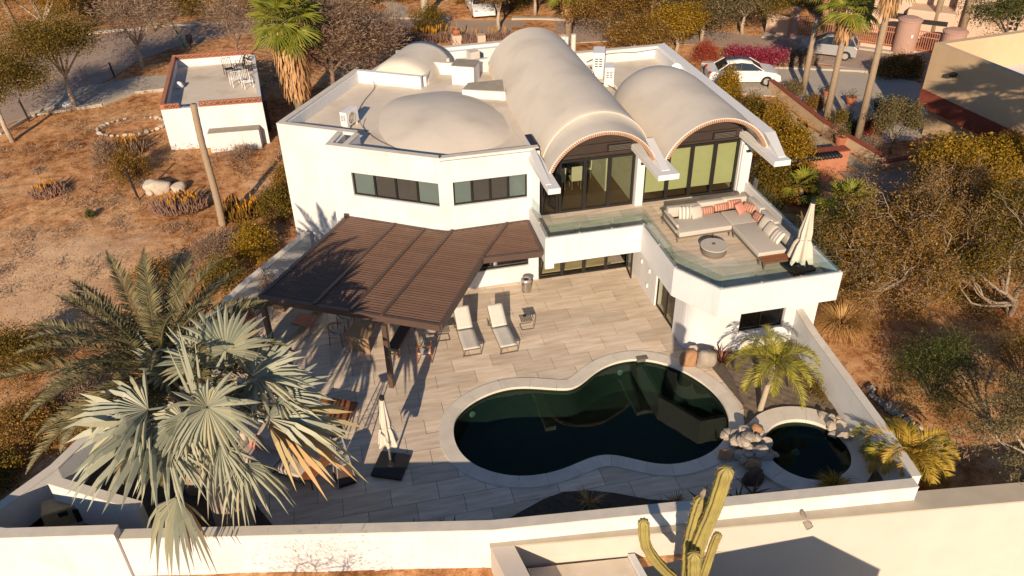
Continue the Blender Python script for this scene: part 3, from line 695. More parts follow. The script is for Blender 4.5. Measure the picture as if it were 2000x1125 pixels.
# kitchen interior seen through the low window
mb = MB(); mb.prism([(3.9, 28.9), (7.1, 28.9), (7.1, 31), (3.9, 31)], .6, .9); mb.build('counter', M_['black'], V)
mb = MB(); mb.prism([(3.84, 28.22), (7.0, 28.22), (7.0, 28.6), (3.84, 28.6)], .68, .72); mb.build('counter', M_['black'], V)
mb = MB(); mb.lathe([(0, 0), (.16, 0), (.17, .3), (.16, .3), (0, .28)], (5.55, 28.42, .73), 20); tag(mb.build('stock_pot', M_['whiteclean']), 'white pot standing on the dark kitchen counter inside the low window', 'pot')
# stepped low plinth of the ground floor + door wall
hwalls((7.35, 27.9), (11.3, 27.9), 2.25, 3.0, .3).build('wall', W, V)
hwalls((7.35, 30.3), (7.35, 28.205), -.2, 3.0, .25, side=-1).build('wall', W, V)
# upper side wall of the block, with glazed slot
# ground floor doors
window((7.35, 27.87), (11.3, 27.87), .02, 2.95, .02, 2.25, 3, .0, .07, [M_['glassdoor']]*3, name='door', mull=.13)
window((7.35, 27.87), (11.3, 27.87), 2.96, 3.93, .02, 2.25, 1, .0, .05, [M_['glassclear']], name='door')
window((11.22, 27.82), (11.1, 26.95), 0, .88, .02, 2.25, 1, 0, .07, [M_['glassdoor']], name='door')      # open leaf
mb = MB(); mb.prism([(7.6, 28.3), (11.3, 28.3), (11.3, 33), (7.6, 33)], -.02, .01); mb.build('room_floor', M_['tile'], V)
mb = MB(); mb.prism([(7.6, 33), (11.3, 33), (11.3, 33.2), (7.6, 33.2)], 0, 2.9); mb.build('room_wall', M_['interior'], V)
mb = MB(); mb.prism([(9.2, 30.6), (10.3, 30.6), (10.3, 32.4), (9.2, 32.4)], .1, .45); mb.build('bed', M_['black'], V)
# --- wing wall and lower wing
XW = 11.33
hwalls((XW, 27.9), (XW, 23.0), -.2, 2.4, .3, [(3.0, 4.86, .0, 2.3)], side=1).build('wall', W, V)
window((XW, 27.9), (XW, 23.0), 3.0, 4.86, .02, 2.3, 2, .1, .06, [M_['glassdoor']]*2, name='door', mull=.12)
arc = [Vector((XW, 23.0))]+[Vector((12.45-1.12*math.cos(a), 22.3-.85*math.sin(a))) for a in np.linspace(0, math.pi/2, 10)]
mb = MB()
for i in range(len(arc)-1):
    a, b = arc[i], arc[i+1]; t = (b-a).normalized(); q = Vector((-t.y, t.x))*.3
    mb.prism([a, b, b+q, a+q], -.2, 2.4)
mb.build('curved_wall', W, V)
FY = 21.45
hwalls((12.45, FY), (16.24, FY), -.2, 2.4, .3, [(.72, 2.5, .76, 1.72)]).build('wall', W, V)
window((12.45, FY), (16.24, FY), .72, 2.5, .76, 1.72, 2, .16, .05, [M_['glassdoor']]*2, mull=.05)
hwalls((16.24, FY+.301), (16.24, 38.1), -.2, 2.4, .3).build('wall', W, V)
mb = MB(); mb.prism([(12, 22), (15.8, 22), (15.8, 24), (12, 24)], .0, .3); mb.prism([(12.6, 22.6), (13.9, 22.6), (13.9, 23.6), (12.6, 23.6)], .3, .6); mb.build('room_floor', M_['screen'], V)
for x, z in ((13.55, 1.95), (15.2, 1.95)):
    mb = MB(); mb.tube([(x, FY-.06, z-.12), (x, FY-.06, z+.12)], .055, 12); mb.build('wall_light', M_['whiteclean'], V, smooth=False)
for y, z in ((26.45, 1.15), (25.6, 1.2), (25.7, .45)):
    mb = MB(); mb.box((XW-.03, y, z), (.06, .12, .16)); mb.build('wall_socket', M_['whiteclean'], V, bevel=.01)
# --- upper floor : fascia, parapets, terrace floor
ZF, ZT, ZB = 3.05, 3.45, 2.30
rim = [Vector((6.95, 28.1)), Vector((6.95, 25.4)), Vector((10.77, 25.4)), Vector((10.77, 22.3)), Vector((11.77, 20.64)), Vector((16.28, 20.6)), Vector((16.33, 28.6))]
mb = MB()
for i in range(len(rim)-1):
    a, b = rim[i], rim[i+1]
    def nrm(i):
        ta = (rim[i]-rim[i-1]).normalized() if i else (rim[1]-rim[0]).normalized(); tb = (rim[i+1]-rim[i]).normalized() if i < len(rim)-1 else ta
        na, nb = Vector((-ta.y, ta.x)), Vector((-tb.y, tb.x)); m_ = (na+nb).normalized(); return m_/max(.3, m_.dot(na))
    ia, ib = a+nrm(i)*.16, b+nrm(i+1)*.16
    mb.prism([a, b, ib, ia], ZB, ZT)
mb.build('parapet', W, V)
mb = MB(); mb.prism([(6.955, 25.395), (7.3, 25.395), (7.3, 25.6), (6.955, 25.6)], 2.1, ZB); mb.build('drip_edge', W, V)
poly_in = [(7.1, 28.4), (7.1, 25.54), (10.92, 25.54), (10.92, 22.34), (11.86, 20.79), (16.13, 20.75), (16.18, 28.4)]
mb = MB(); mb.prism(poly_in, 2.6, 3.03); mb.build('floor_slab', M_['joint'], V)
terr = MB().box((9, 24, 2.9), (.1, .1, .02)).build('terrace_floor', M_['joint'], V)
# terrace planks (convex pieces)
for conv in ([(7.12, 25.56), (11.0, 25.56), (11.0, 28.3), (7.12, 28.3)], [(11.0, 22.32), (11.9, 20.83), (16.1, 20.79), (16.15, 28.3), (11.0, 28.3)]):
    for j in range(0, 12):
        for i in range(-1, 8):
            x = 7.0+i*TL+(TL/2 if j % 2 else 0); y = 20.4+j*TW
            P_ = clip([(x+GP, y+GP), (x+TL-GP, y+GP), (x+TL-GP, y+TW-GP), (x+GP, y+TW-GP)], conv)
            if len(P_) > 2 and area(P_) > .01:
                mb = MB(); mb.prism(P_, 3.02, ZF); mb.build('paving_plank', M_['tile'], terr)
# glass balustrade
rail = [Vector((7.03, 27.75)), Vector((7.03, 25.48)), Vector((10.85, 25.48)), Vector((10.85, 22.33)), Vector((11.82, 20.72)), Vector((16.2, 20.68)), Vector((16.25, 27.4))]
nseg = [2, 3, 2, 1, 3, 4]
bal = MB(); bal.box((rail[0].x, rail[0].y, ZT+.03), (.06, .06, .06)); bal = bal.build('balustrade', M_['alu'], V)
for i, n in enumerate(nseg):
    for k in range(n+1):
        p = rail[i].lerp(rail[i+1], k/n)
        if (k < n or i == 5) and (i or k): MB().box((p.x, p.y, ZT+.03), (.06, .06, .06)).build('clamp', M_['alu'], bal)
for i, n in enumerate(nseg):
    a0_, a1_ = rail[i], rail[i+1]; t = (a1_-a0_).normalized(); q = Vector((-t.y, t.x))*.006
    for k in range(n):
        a = a0_.lerp(a1_, k/n)+t*.012; b = a0_.lerp(a1_, (k+1)/n)-t*.012
        mb = MB(); mb.prism([a-q, b-q, b+q, a+q], ZT+.004, ZT+.50); mb.build('glass_panel', M_['glasrail'], bal)
for i in range(6):
    t = (rail[i+1]-rail[i]).normalized(); mb = MB(); q = Vector((-t.y, t.x))*.04
    mb.prism([rail[i]-q+t*.05, rail[i+1]-q-t*.05, rail[i+1]+q-t*.05, rail[i]+q+t*.05], ZT, ZT+.02); mb.build('rail_shoe', M_['alu'], bal)
# --- upper glazed fronts
YD = 27.85
ZD = 5.34
window((8.15, YD), (11.28, YD), 0, 3.12, ZF+.01, ZD, 3, 0, .1, [M_['glassdoor']]*3, name='door', mull=.15)
window((7.42, YD+.02), (8.15, YD), 0.02, .7, ZF+.01, ZD, 1, 0, .07, [M_['glassclear']], name='door')
window((7.9, 28.6), (8.2, YD+.05), .0, .8, ZF+.01, ZD, 1, 0, .07, [M_['glassdoor']], name='door')
window((11.66, YD), (15.72, YD), 0, 4.06, ZF+.01, ZD+.06, 4, 0, .1, [M_['glassdoor']]*4, name='door', mull=.15)
for i in range(4):
    x0 = 11.8+i*1.0; mb = MB(); mb.prism([(x0, 28.0), (x0+.86, 28.0), (x0+.86, 28.02), (x0, 28.02)], 3.42, 5.3); mb.build('blind', M_['blind'], V)
mb = MB(); mb.prism([(11.31, YD-.2), (11.63, YD-.2), (11.63, YD+.3), (11.31, YD+.3)], ZF, 5.5); mb.build('column', W, V)
mb = MB(); mb.prism([(15.76, YD-.1), (16.3, YD-.1), (16.3, YD+.6), (15.76, YD+.6)], ZF, 5.5); mb.build('column', W, V)
mb = MB(); mb.prism([(15.79, YD-.22), (16.0, YD-.22), (16.0, YD-.11), (15.79, YD-.11)], ZF, 5.2); mb.build('column', W, V)
mb = MB(); mb.prism([(7.1, YD-.05), (7.36, YD-.05), (7.36, YD+.3), (7.1, YD+.3)], ZF, 5.88); mb.build('column', W, V)
for x in (11.5, 16.0):
    mb = MB(); mb.box((x, YD-.28, 4.95), (.16, .1, .07)); mb.build('wall_light', M_['black'], V)
# dining room behind the middle doors
mb = MB(); mb.prism([(7.45, 28.0), (11.3, 28.0), (11.3, 35), (7.45, 35)], 3.0, ZF+.004); mb.build('room_floor', M_['woodfloor'], V)
mb = MB(); mb.prism([(7.45, 35), (11.3, 35), (11.3, 35.2), (7.45, 35.2)], 3.0, 5.3); mb.build('room_wall', M_['interior'], V)
mb = MB(); mb.prism([(10.55, 29.2), (10.67, 29.2), (10.67, 34.9), (10.55, 34.9)], 3.06, 5.3); mb.build('room_wall', M_['interior'], V)
mb = MB(); mb.prism([(11.8, 28.05), (15.9, 28.05), (15.9, 36), (11.8, 36)], 3.0, ZF+.004); mb.build('room_floor', M_['woodfloor'], V)
for x0, x1 in ((11.32, 11.6), (15.75, 15.95)):
    mb = MB(); mb.prism([(x0, 28.2), (x1, 28.2), (x1, 38), (x0, 38)], 3.0, 5.35); mb.build('room_wall', M_['interior'], V)
dt = thing('dining_table', 'dark dining table behind the glass doors of the upper room', 'table', (9.2, 30.6, 3.06))
mb = MB(); mb.box((9.2, 30.6, 3.8), (1.9, .95, .05)); mb.build('tabletop', M_['black'], dt, bevel=.01)
for dx in (-.8, .8):
    for dy in (-.38, .38): mb = MB(); mb.box((9.2+dx, 30.6+dy, 3.42), (.06, .06, .7)); mb.build('leg', M_['black'], dt)
mb = MB()
chair0 = thing('dining_chair', 'pale high backed chair on the left of the upper room table, back to the terrace', 'chair', (0, 0, 0), 'pale chairs in the upper dining room')
MB().box((0, 0, .45), (.46, .46, .09)).build('seat', M_['blind'], chair0, bevel=.02)
MB().box((0, -.21, .78), (.46, .06, .58)).build('backrest', M_['interior'], chair0, bevel=.02)
for dx in (-.19, .19):
    for dy in (-.19, .19): MB().box((dx, dy, .2), (.04, .04, .4)).build('leg', M_['greymetal'], chair0)
chair0.location = (8.75, 29.85, 3.056)
place_copy(chair0, (9.45, 29.85, 3.056), 0, 'pale high backed chair on the right of the upper room table, back to the terrace')
place_copy(chair0, (10.2, 30.75, 3.056), rad(80), 'pale high backed chair at the head of the upper room table')
place_copy(chair0, (8.1, 29.6, 3.056), rad(-60), 'pale high backed chair turned at the left end of the upper room table')

# --- roofs
roofL = [(-2.35, 33.0), (0.0, 31.6), (3.55, 28.0), (7.6, 28.0), (7.6, 41), (3.0, 41), (1.25, 38.7)]
mb = MB(); mb.prism([(-2.2, 32.95), (.0, 31.6), (-.3, 30.4), (3.55, 28.1), (7.25, 28.1), (7.6, 28.3), (7.6, 41.2), (3.4, 41.2), (1.3, 38.7)], 5.1, 5.4); mb.build('flat_roof', M_['roof'], V)
mb = MB(); mb.prism([(11.9, 28.0), (16.2, 28.0), (16.3, 38.0), (11.9, 38.0)], 5.28, 5.4); mb.build('flat_roof', M_['roof'], V)
mb = MB(); mb.prism([(7.45, 28.2), (11.95, 28.2), (11.95, 38.5), (7.45, 38.5)], 5.36, 5.39); mb.build('ceiling', M_['interior'], V)
def parapet(A, B, z0, z1, th, nm='parapet', z2=None, m=None, capm='coping'):
    A = Vector(A[:2]); B = Vector(B[:2]); t = (B-A).normalized(); q = Vector((-t.y, t.x))*th; z2 = z2 or z1
    mb = MB(); mb.prism([A, B, B+q, A+q], z0, [z1-.03, z2-.03, z2-.03, z1-.03]); o_ = mb.build(nm, m or W, V)
    mb = MB(); e = t*.0; r_ = q.normalized()*.015
    mb.prism([A-r_, B-r_, B+q+r_, A+q+r_], [0]*0 or z1-.03, [z1, z2, z2, z1]) if z1 == z2 else mb.add([(*(A-r_), z1), (*(B-r_), z2), (*(B+q+r_), z2), (*(A+q+r_), z1), (*(A-r_), z1-.03), (*(B-r_), z2-.03), (*(B+q+r_), z2-.03), (*(A+q+r_), z1-.03)], [(0, 1, 2, 3), (7, 6, 5, 4), (1, 0, 4, 5), (2, 1, 5, 6), (3, 2, 6, 7), (0, 3, 7, 4)])
    mb.build('parapet_cap', M_[capm], o_); return o_
zc = 6.0
parapet(PA+Vector((.0, 0)), PB+FD*.75, ZP-.02, zc, .22)
parapet(PB, PB2, ZP-.02, zc-.006, .2)
parapet(PB2, PC, ZP-.02, zc, .22)
parapet(PC, PD, ZP-.02, zc, .22)
parapet((.64, 31.14), (.08, 30.15), 5.4, zc-.012, .2)
hwalls(PA, (1.19, 38.81), -.2, ZP, .25, side=-1).build('wall', W, V)
parapet((1.19, 38.81), PA, ZP-.02, zc-.004, .22)
parapet((4.15, 37.05), (1.19, 38.81), 5.3, zc-.008, .2, capm='white')
parapet((7.35, 27.9), (7.35, 29.2), 5.3, zc-.01, .22, z2=6.0-.01, capm='black')
# white box and the small return walls
def rbox(c, d, rz, z0, z1, m, nm, top=None):
    mb = MB(); mb.box((c[0], c[1], (z0+z1)/2), (d[0], d[1], z1-z0), rz); o_ = mb.build(nm, m, V)
    if top is not None:
        mb = MB(); mb.box((c[0], c[1], z1+.015), (d[0]+.04, d[1]+.04, .03), rz); mb.build('roof_slab', top, o_)
rbox((6.25, 37.3), (1.08, .95), rad(-27), 5.4, 6.28, W, 'roof_box', M_['cement'])
mb = MB(); mb.prism([(5.72, 35.35), (7.52, 34.42), (7.72, 35.7), (6.1, 36.0)], 5.4, [5.74, 5.8, 5.9, 5.8]); mb.build('skylight_curb', W, V)
mb = MB(); mb.prism([(5.76, 35.37), (7.47, 34.47), (7.66, 35.68), (6.12, 35.96)], 5.7, [5.77, 5.83, 5.93, 5.83]); mb.build('skylight_cover', M_['cement'], V)
parapet((4.85, 39.0), (4.2, 37.25), 5.3, 5.85, .16)
parapet((5.9, 38.5), (4.85, 39.0), 5.3, 5.98, .16)
parapet((7.55, 38.6), (6.6, 38.4), 5.3, 6.05, .16)
hwalls((3.4, 41.0), (12.4, 41.2), 2.5, 5.75, .3, side=-1).build('wall', W, V)
parapet((3.4, 41.0), (12.4, 41.2), 5.7, 5.9, .3)
mb = MB(); mb.tube([(5.75, 39.4, 5.4), (5.75, 39.4, 5.9)], .09, 10); mb.build('vent_pipe', M_['coping'], V)
mb = MB(); mb.box((7.1, 39.9, 5.7), (.5, .5, .6), .3); mb.build('roof_box', M_['coping'], V)
mb = MB(); mb.tube([(12.35, 40.0, 5.4), (12.35, 40.0, 6.35)], .13, 12); mb.tube([(12.05, 40.2, 5.4), (12.05, 40.2, 6.2)], .1, 12); mb.build('chimney', M_['coping'], V)
# right roof parapets
hwalls((16.3, 38.1), (16.3, 28.0), 2.0, 5.9, .25, side=-1).build('wall', W, V)
parapet((11.9, 38.1), (16.6, 38.1), 5.2, 6.0, .28)
parapet((16.62, 38.1), (16.6, 26.8), 5.2, 6.03, .42, capm='whiteclean') if False else None
mb = MB(); mb.prism([(16.14, 26.85), (16.6, 26.85), (16.62, 38.4), (16.16, 38.1)], 5.45, 6.03); mb.build('parapet', M_['whiteclean'], V)
mb = MB(); mb.add([(16.14, 26.85, 6.03), (16.6, 26.85, 6.03), (16.22, 25.25, 5.74), (15.92, 25.25, 5.74), (16.14, 26.85, 5.6), (16.6, 26.85, 5.6), (16.22, 25.25, 5.6), (15.92, 25.25, 5.6)],
                  [(0, 3, 2, 1), (4, 5, 6, 7), (0, 4, 7, 3), (1, 2, 6, 5), (3, 7, 6, 2)]); mb.build('sloping_fin', M_['whiteclean'], V)
mb = MB(); mb.add([(11.48, 27.5, 6.05), (11.8, 27.5, 6.05), (11.62, 25.3, 5.74), (11.3, 25.3, 5.74), (11.48, 27.5, 5.6), (11.8, 27.5, 5.6), (11.62, 25.3, 5.6), (11.3, 25.3, 5.6)],
                  [(0, 3, 2, 1), (4, 5, 6, 7), (0, 4, 7, 3), (1, 2, 6, 5), (3, 7, 6, 2), (0, 1, 5, 4)]); mb.build('sloping_fin', M_['whiteclean'], V)
mb = MB(); mb.add([(7.0, 27.9, 5.95), (7.2, 27.9, 5.95), (7.12, 25.3, 5.74), (6.92, 25.3, 5.74), (7.0, 27.9, 5.6), (7.2, 27.9, 5.6), (7.12, 25.3, 5.6), (6.92, 25.3, 5.6)],
                  [(0, 3, 2, 1), (4, 5, 6, 7), (0, 4, 7, 3), (1, 2, 6, 5), (3, 7, 6, 2), (0, 1, 5, 4)]); mb.build('sloping_fin', M_['whiteclean'], V)
for (xa, xb, y0, y1) in ((6.92, 7.38, 24.95, 27.85), (11.05, 11.86, 24.95, 27.85), (15.63, 16.3, 24.95, 27.85)):
    mb = MB(); mb.prism([(xa, y0), (xb, y0), (xb, y1), (xa, y1)], 5.5, 5.72); mb.build('roof_beam', M_['whiteclean'], V, bevel=.012)
# vaults : lofted rings  (y, centre x, half width, foot z, rise)
def vault(rings, th, name, m, n=36, under='gable'):
    V_ = []; 
    for (y, cx, hw, z0, rise) in rings:
        R = (hw*hw+rise*rise)/(2*rise); am = math.asin(min(1, hw/R)) if rise <= hw else math.pi-math.asin(hw/R)
        for k in range(n+1):
            a = -am+2*am*k/n; V_.append((cx+R*math.sin(a), y, z0+rise-R+R*math.cos(a)))
    w = n+1; F_ = [(i*w+k, i*w+k+1, (i+1)*w+k+1, (i+1)*w+k) for i in range(len(rings)-1) for k in range(n)]
    mb = MB(); mb.add(V_, F_); o_ = mb.build(name, m, V, smooth=True)
    so = o_.modifiers.new('thick', 'SOLIDIFY'); so.thickness = th; so.offset = -1; es = o_.modifiers.new('es', 'EDGE_SPLIT'); es.split_angle = rad(45); return o_
vM = [(26.2, 9.37, 2.10, 5.70, 1.42), (26.9, 9.45, 2.12, 5.62, 1.52), (27.75, 9.6, 2.14, 5.5, 1.66), (27.8, 9.62, 2.17, 5.45, 1.75)]+[(y, 9.62+.012*(y-27.8), 2.2, 5.40, 1.84+.006*(y-27.8)) for y in np.linspace(28, 38.6, 14)]
vault(vM, .07, 'barrel_vault', M_['vault'])
def endcap(y, cx, hw, z0, rise, m, nm='vault_end', y2=.06):
    R = (hw*hw+rise*rise)/(2*rise); am = math.asin(min(1, hw/R)) if rise <= hw else math.pi-math.asin(hw/R)
    P_ = [(cx+R*math.sin(a), z0+rise-R+R*math.cos(a)) for a in np.linspace(-am, am, 33)]
    n = len(P_); mb = MB(); mb.add([(x, y, z) for x, z in P_]+[(x, y+y2, z) for x, z in P_], [tuple(range(n))[::-1], tuple(range(n, 2*n))]+[(i, (i+1) % n, n+(i+1) % n, n+i) for i in range(n)])
    return mb.build(nm, m, V)
endcap(38.55, 9.74, 2.15, 5.4, 1.86, M_['vault'])
endcap(YD+.04, 9.5, 2.0, 5.34, 1.55, M_['gable'], 'gable_panel')
vR = [(26.2, 13.9, 2.12, 5.70, 1.42), (26.9, 13.95, 2.14, 5.6, 1.5), (27.8, 14.0, 2.16, 5.45, 1.66)]+[(y, 14.0, 2.16, 5.40, 1.72) for y in np.linspace(28.2, 31.2, 5)]
for a in np.linspace(.15, 1.5, 10): vR.append((31.2+3.3*math.sin(a), 14.0+.12*math.sin(a), 2.16*(math.cos(a)**.55), 5.40, max(.02, 1.72*math.cos(a)**.9)))
vault(vR, .07, 'barrel_vault', M_['vault'])
endcap(YD+.04, 13.9, 2.0, 5.34, 1.55, M_['gable'], 'gable_panel')
# crown line of the older vault skin
for rg, m_ in ((vM[3], 'coping'),):
    y, cx, hw, z0, rise = rg; R = (hw*hw+rise*rise)/(2*rise)+.012; am = math.asin(hw/R)
    mb = MB(); mb.tube([(cx+R*math.sin(a), y-.03, z0+rise-R+.012+R*math.cos(a)) for a in np.linspace(-am, am, 40)], .02, 6); mb.build('vault_bead', M_[m_], V, smooth=True)
# gable bars and vents
for cx, xl, xr in ((9.5, 8.1, 11.2), (13.9, 12.3, 15.6)):
    for z, w in ((5.48, 1.9), (5.86, 1.75), (6.3, 1.3)):
        mb = MB(); mb.box((cx, YD-.0, z), (w*2, .07, .06)); mb.build('gable_rail', M_['gable'], V)
    mb = MB(); mb.box((xr-.62, YD-.02, 5.67), (1.0, .05, .26)); vt = mb.build('vent', M_['frame'], V)
    for k in range(4): mb = MB(); mb.box((xr-.62, YD-.06, 5.58+k*.06), (.9, .04, .016)); mb.build('louvre', M_['greymetal'], vt)
# brick edging round both arches
def brickarch(cx, hw, z0, rise, y):
    R = (hw*hw+rise*rise)/(2*rise)-.09; am = math.asin(hw/(R+.09))*.97; n = 62
    me = None
    for k in range(n):
        a = -am+2*am*(k+.5)/n; wv = 2*am*R/n*.62
        if me is None:
            t = MB(); t.box((0, 0, 0), (wv, .16, .12)); me = mesh_from('brick', t.v, t.f, M_['brick'])
        o_ = link('brick', me, arch, Vector((cx+R*math.sin(a), y, z0+rise-.09-R+R*math.cos(a)))-ORG[arch.name], (0, a, 0))
for (cx, nm) in ((9.37, 0), (13.9, 0)):
    R = (2.1*2.1+1.42*1.42)/(2*1.42)-.09; am = math.asin(2.1/(R+.09))*.975; mb = MB(); n = 40; ri, ro, ya, yb = R-.065, R+.03, 26.215, 26.62; V_ = []
    for k in range(n+1):
        a = -am+2*am*k/n
        for r_, y in ((ri, ya), (ro, ya), (ro, yb), (ri, yb)): V_.append((cx+r_*math.sin(a), y, 5.7+1.42-.09-R+r_*math.cos(a)))
    F_ = [(4*k+i, 4*k+(i+1) % 4, 4*k+4+(i+1) % 4, 4*k+4+i) for k in range(n) for i in range(4)]
    mb.add(V_, F_); arch = mb.build('arch_soffit', mat('mortar', (.52, .42, .32), .9, (.45, .36, .27), 9), V)
    brickarch(cx, 2.1, 5.7, 1.42, 26.27)
# low dome on the left roof : superellipse
NX = 44; V_ = []; 
cx, cy, ax, ay, rz_ = 4.35, 32.6, 2.72, 3.8, rad(4)
nr, na = 16, 60
for i in range(nr+1):
    u = i/nr
    for k in range(na):
        a = 2*math.pi*k/na; c_, s_ = math.cos(a), math.sin(a); e = 2/3.3
        X = math.copysign(abs(c_)**e, c_)*ax*u; Y = math.copysign(abs(s_)**e, s_)*ay*u
        if Y > 0: X *= 1-.22*(Y/ay)
        if Y < 0: Y *= .86; X *= 1-.1*(abs(Y)/ay)
        V_.append((cx+X*math.cos(rz_)-Y*math.sin(rz_), cy+X*math.sin(rz_)+Y*math.cos(rz_), 5.395+.56*(1-u**2.0)**1.05 if u < 1 else 5.39))
F_ = [(i*na+k, i*na+(k+1) % na, (i+1)*na+(k+1) % na, (i+1)*na+k)[::-1] for i in range(nr) for k in range(na)]
mb = MB(); mb.add(V_, F_); mb.build('low_dome', M_['vault'], V, smooth=True)
# rear small vault on a diagonal
ax_ = Vector((.52, .854)); pv = Vector((.854, -.52)); st = Vector((3.1, 37.95)); rings = []
V_ = []; n = 24
for u in np.linspace(0, 1, 8):
    c = st+ax_*(3.4*u); 
    for k in range(n+1):
        a = math.pi*k/n; q = c-pv*1.45*math.cos(a)*1.0; V_.append((q.x, q.y, 5.3+1.08*math.sin(a)**.9*(1 if u > .1 else .8)))
F_ = [(i*(n+1)+k, i*(n+1)+k+1, (i+1)*(n+1)+k+1, (i+1)*(n+1)+k) for i in range(7) for k in range(n)]
F_.append(tuple(7*(n+1)+k for k in range(n+1))); F_.append(tuple(range(n+1))[::-1])
mb = MB(); mb.add(V_, F_); mb.build('barrel_vault', M_['vault'], V, smooth=True)
hwalls((1.25, 38.8), (3.5, 42.0), 2.0, 5.5, .25, side=-1).build('wall', W, V)
# roof seams
for a, b in (((1.2, 32.4), (3.6, 36.1)), ((7.2, 28.3), (6.9, 34.2))):
    mb = MB(); mb.bar((*a, 5.405), (*b, 5.405), .05, .015); mb.build('roof_seam', M_['coping'], V)

# --- roof services
def acunit(label, p, rz, w, d, h, grp, legs=.12, label_fan=True):
    t = thing('air_conditioner', label, 'air conditioner', p, grp)
    R_ = Matrix.Rotation(rz, 3, 'Z'); P0 = Vector(p)
    f_ = lambda v: P0+R_ @ Vector(v)
    mb = MB(); mb.box(f_((0, 0, legs+h/2)), (w, d, h), rz); mb.build('casing', M_['whiteclean'], t, bevel=.02)
    for s_ in (-1, 1): mb = MB(); mb.box(f_((s_*w*.35, 0, legs/2)), (.06, d*1.05, legs), rz); mb.build('foot', M_['coping'], t)
    if label_fan:
        mb = MB(); r_ = h*.38; c = f_((-w*.12, -d/2, legs+h/2)); ay_ = R_ @ Vector((0, -1, 0))
        ring = []
        for rr_, th_ in ((r_, .015), (r_*.66, .008), (r_*.33, .008)):
            pts = [c+ay_*.02+(R_ @ Vector((math.cos(a)*rr_, 0, math.sin(a)*rr_))) for a in np.linspace(0, 2*math.pi, 25)]; mb.tube(pts, th_, 5, False)
        for a in np.linspace(0, 2*math.pi, 9)[:-1]: mb.tube([c+ay_*.02, c+ay_*.02+(R_ @ Vector((math.cos(a)*r_, 0, math.sin(a)*r_)))], .006, 4)
        mb.build('fan_grille', M_['coping'], t)
        mb = MB(); mb.tube([c+ay_*.001, c+ay_*.012], [r_*.95, r_*.95], 24); mb.build('fan_opening', M_['greymetal'], t)
    vb = MB()
    for k in range(4):
        for j in range(2): vb.box(f_((-w/2-.004, -d*.18+j*d*.36, legs+h*.45+k*h*.1)), (.012, d*.26, h*.04), rz)
    vb.build('side_vent', M_['black'], t)
    return t
acunit('white air conditioner with round fan grille standing alone on the left flat roof', (.55, 33.35, 5.4), rad(52), .85, .34, .62, 'air conditioners on the villa roof')
acunit('tall beige air conditioner standing at the rear of the gutter between the vaults', (12.5, 36.35, 5.4), rad(70), 1.0, .55, 1.15, 'air conditioners on the villa roof', label_fan=False)
acunit('smaller white air conditioner in front of the tall beige one beside the main vault', (12.6, 35.15, 5.4), rad(75), .8, .45, .8, 'air conditioners on the villa roof', label_fan=False)
def cable(label, pts, r_=.014, m='greymetal', n=6):
    P_ = [Vector(p) for p in pts]; out = []
    for i in range(len(P_)-1):
        p0, p1, p2, p3 = P_[max(i-1, 0)], P_[i], P_[i+1], P_[min(i+2, len(P_)-1)]
        for k in range(n):
            t = k/n; out.append(.5*((2*p1)+(p2-p0)*t+(2*p0-5*p1+4*p2-p3)*t*t+(3*p1-p0-3*p2+p3)*t**3))
    out.append(P_[-1]); mb = MB(); mb.tube(out, r_, 6); o_ = mb.build('cable', M_[m]); tag(o_, label, 'cable', 'cables on the villa roof'); return o_
cable('dark cable curving from the left air conditioner across the roof to the front parapet', [(.95, 33.2, 5.75), (1.05, 32.9, 5.45), (1.5, 31.6, 5.42), (2.2, 30.4, 5.42), (2.5, 29.3, 5.43)], .02)
cable('thin grey conduit from the left air conditioner to the rear parapet box', [(.75, 34.0, 5.43), (1.3, 35.9, 5.43), (1.9, 37.4, 5.43), (1.95, 37.9, 5.6)], .02)
cable('black cable loop around the two air conditioners in the gutter', [(12.3, 37.0, 5.6), (12.1, 36.2, 5.9), (12.2, 35.5, 5.5), (12.6, 34.6, 5.45), (12.65, 33.6, 5.43)], .02, 'black')
cable('black wire pair running along the rear roof parapet', [(12.3, 37.6, 5.7), (13.5, 38.02, 5.85), (15.0, 38.04, 5.8), (16.24, 37.9, 5.85), (16.1, 36.2, 5.75)], .015, 'black')
cable('pale pipe running down the gutter from the small air conditioner', [(12.7, 34.8, 5.55), (12.75, 34.0, 5.44), (12.55, 32.6, 5.43), (12.4, 31.7, 5.43)], .03, 'whiteclean')
dish = thing('satellite_dish', 'small white satellite dish leaning on the right roof parapet', 'satellite dish', (16.0, 35.2, 5.4))
mb = MB(); mb.tube([(15.95, 35.2, 5.4), (15.95, 35.2, 5.8)], .03, 8); mb.build('mast', M_['whiteclean'], dish)
mb = MB(); mb.tube([(15.93, 35.1, 5.85), (15.9, 35.02, 5.87)], [.12, .26], 18); mb.build('reflector', M_['whiteclean'], dish)
dr = MB(); dr.lathe([(0, .1), (.1, .09), (.17, .05), (.2, 0), (0, 0)], (12.2, 31.2, 5.4), 20); tag(dr.build('roof_vent', M_['whiteclean'], smooth=True), 'small white domed roof vent in the gutter between the vaults', 'vent')

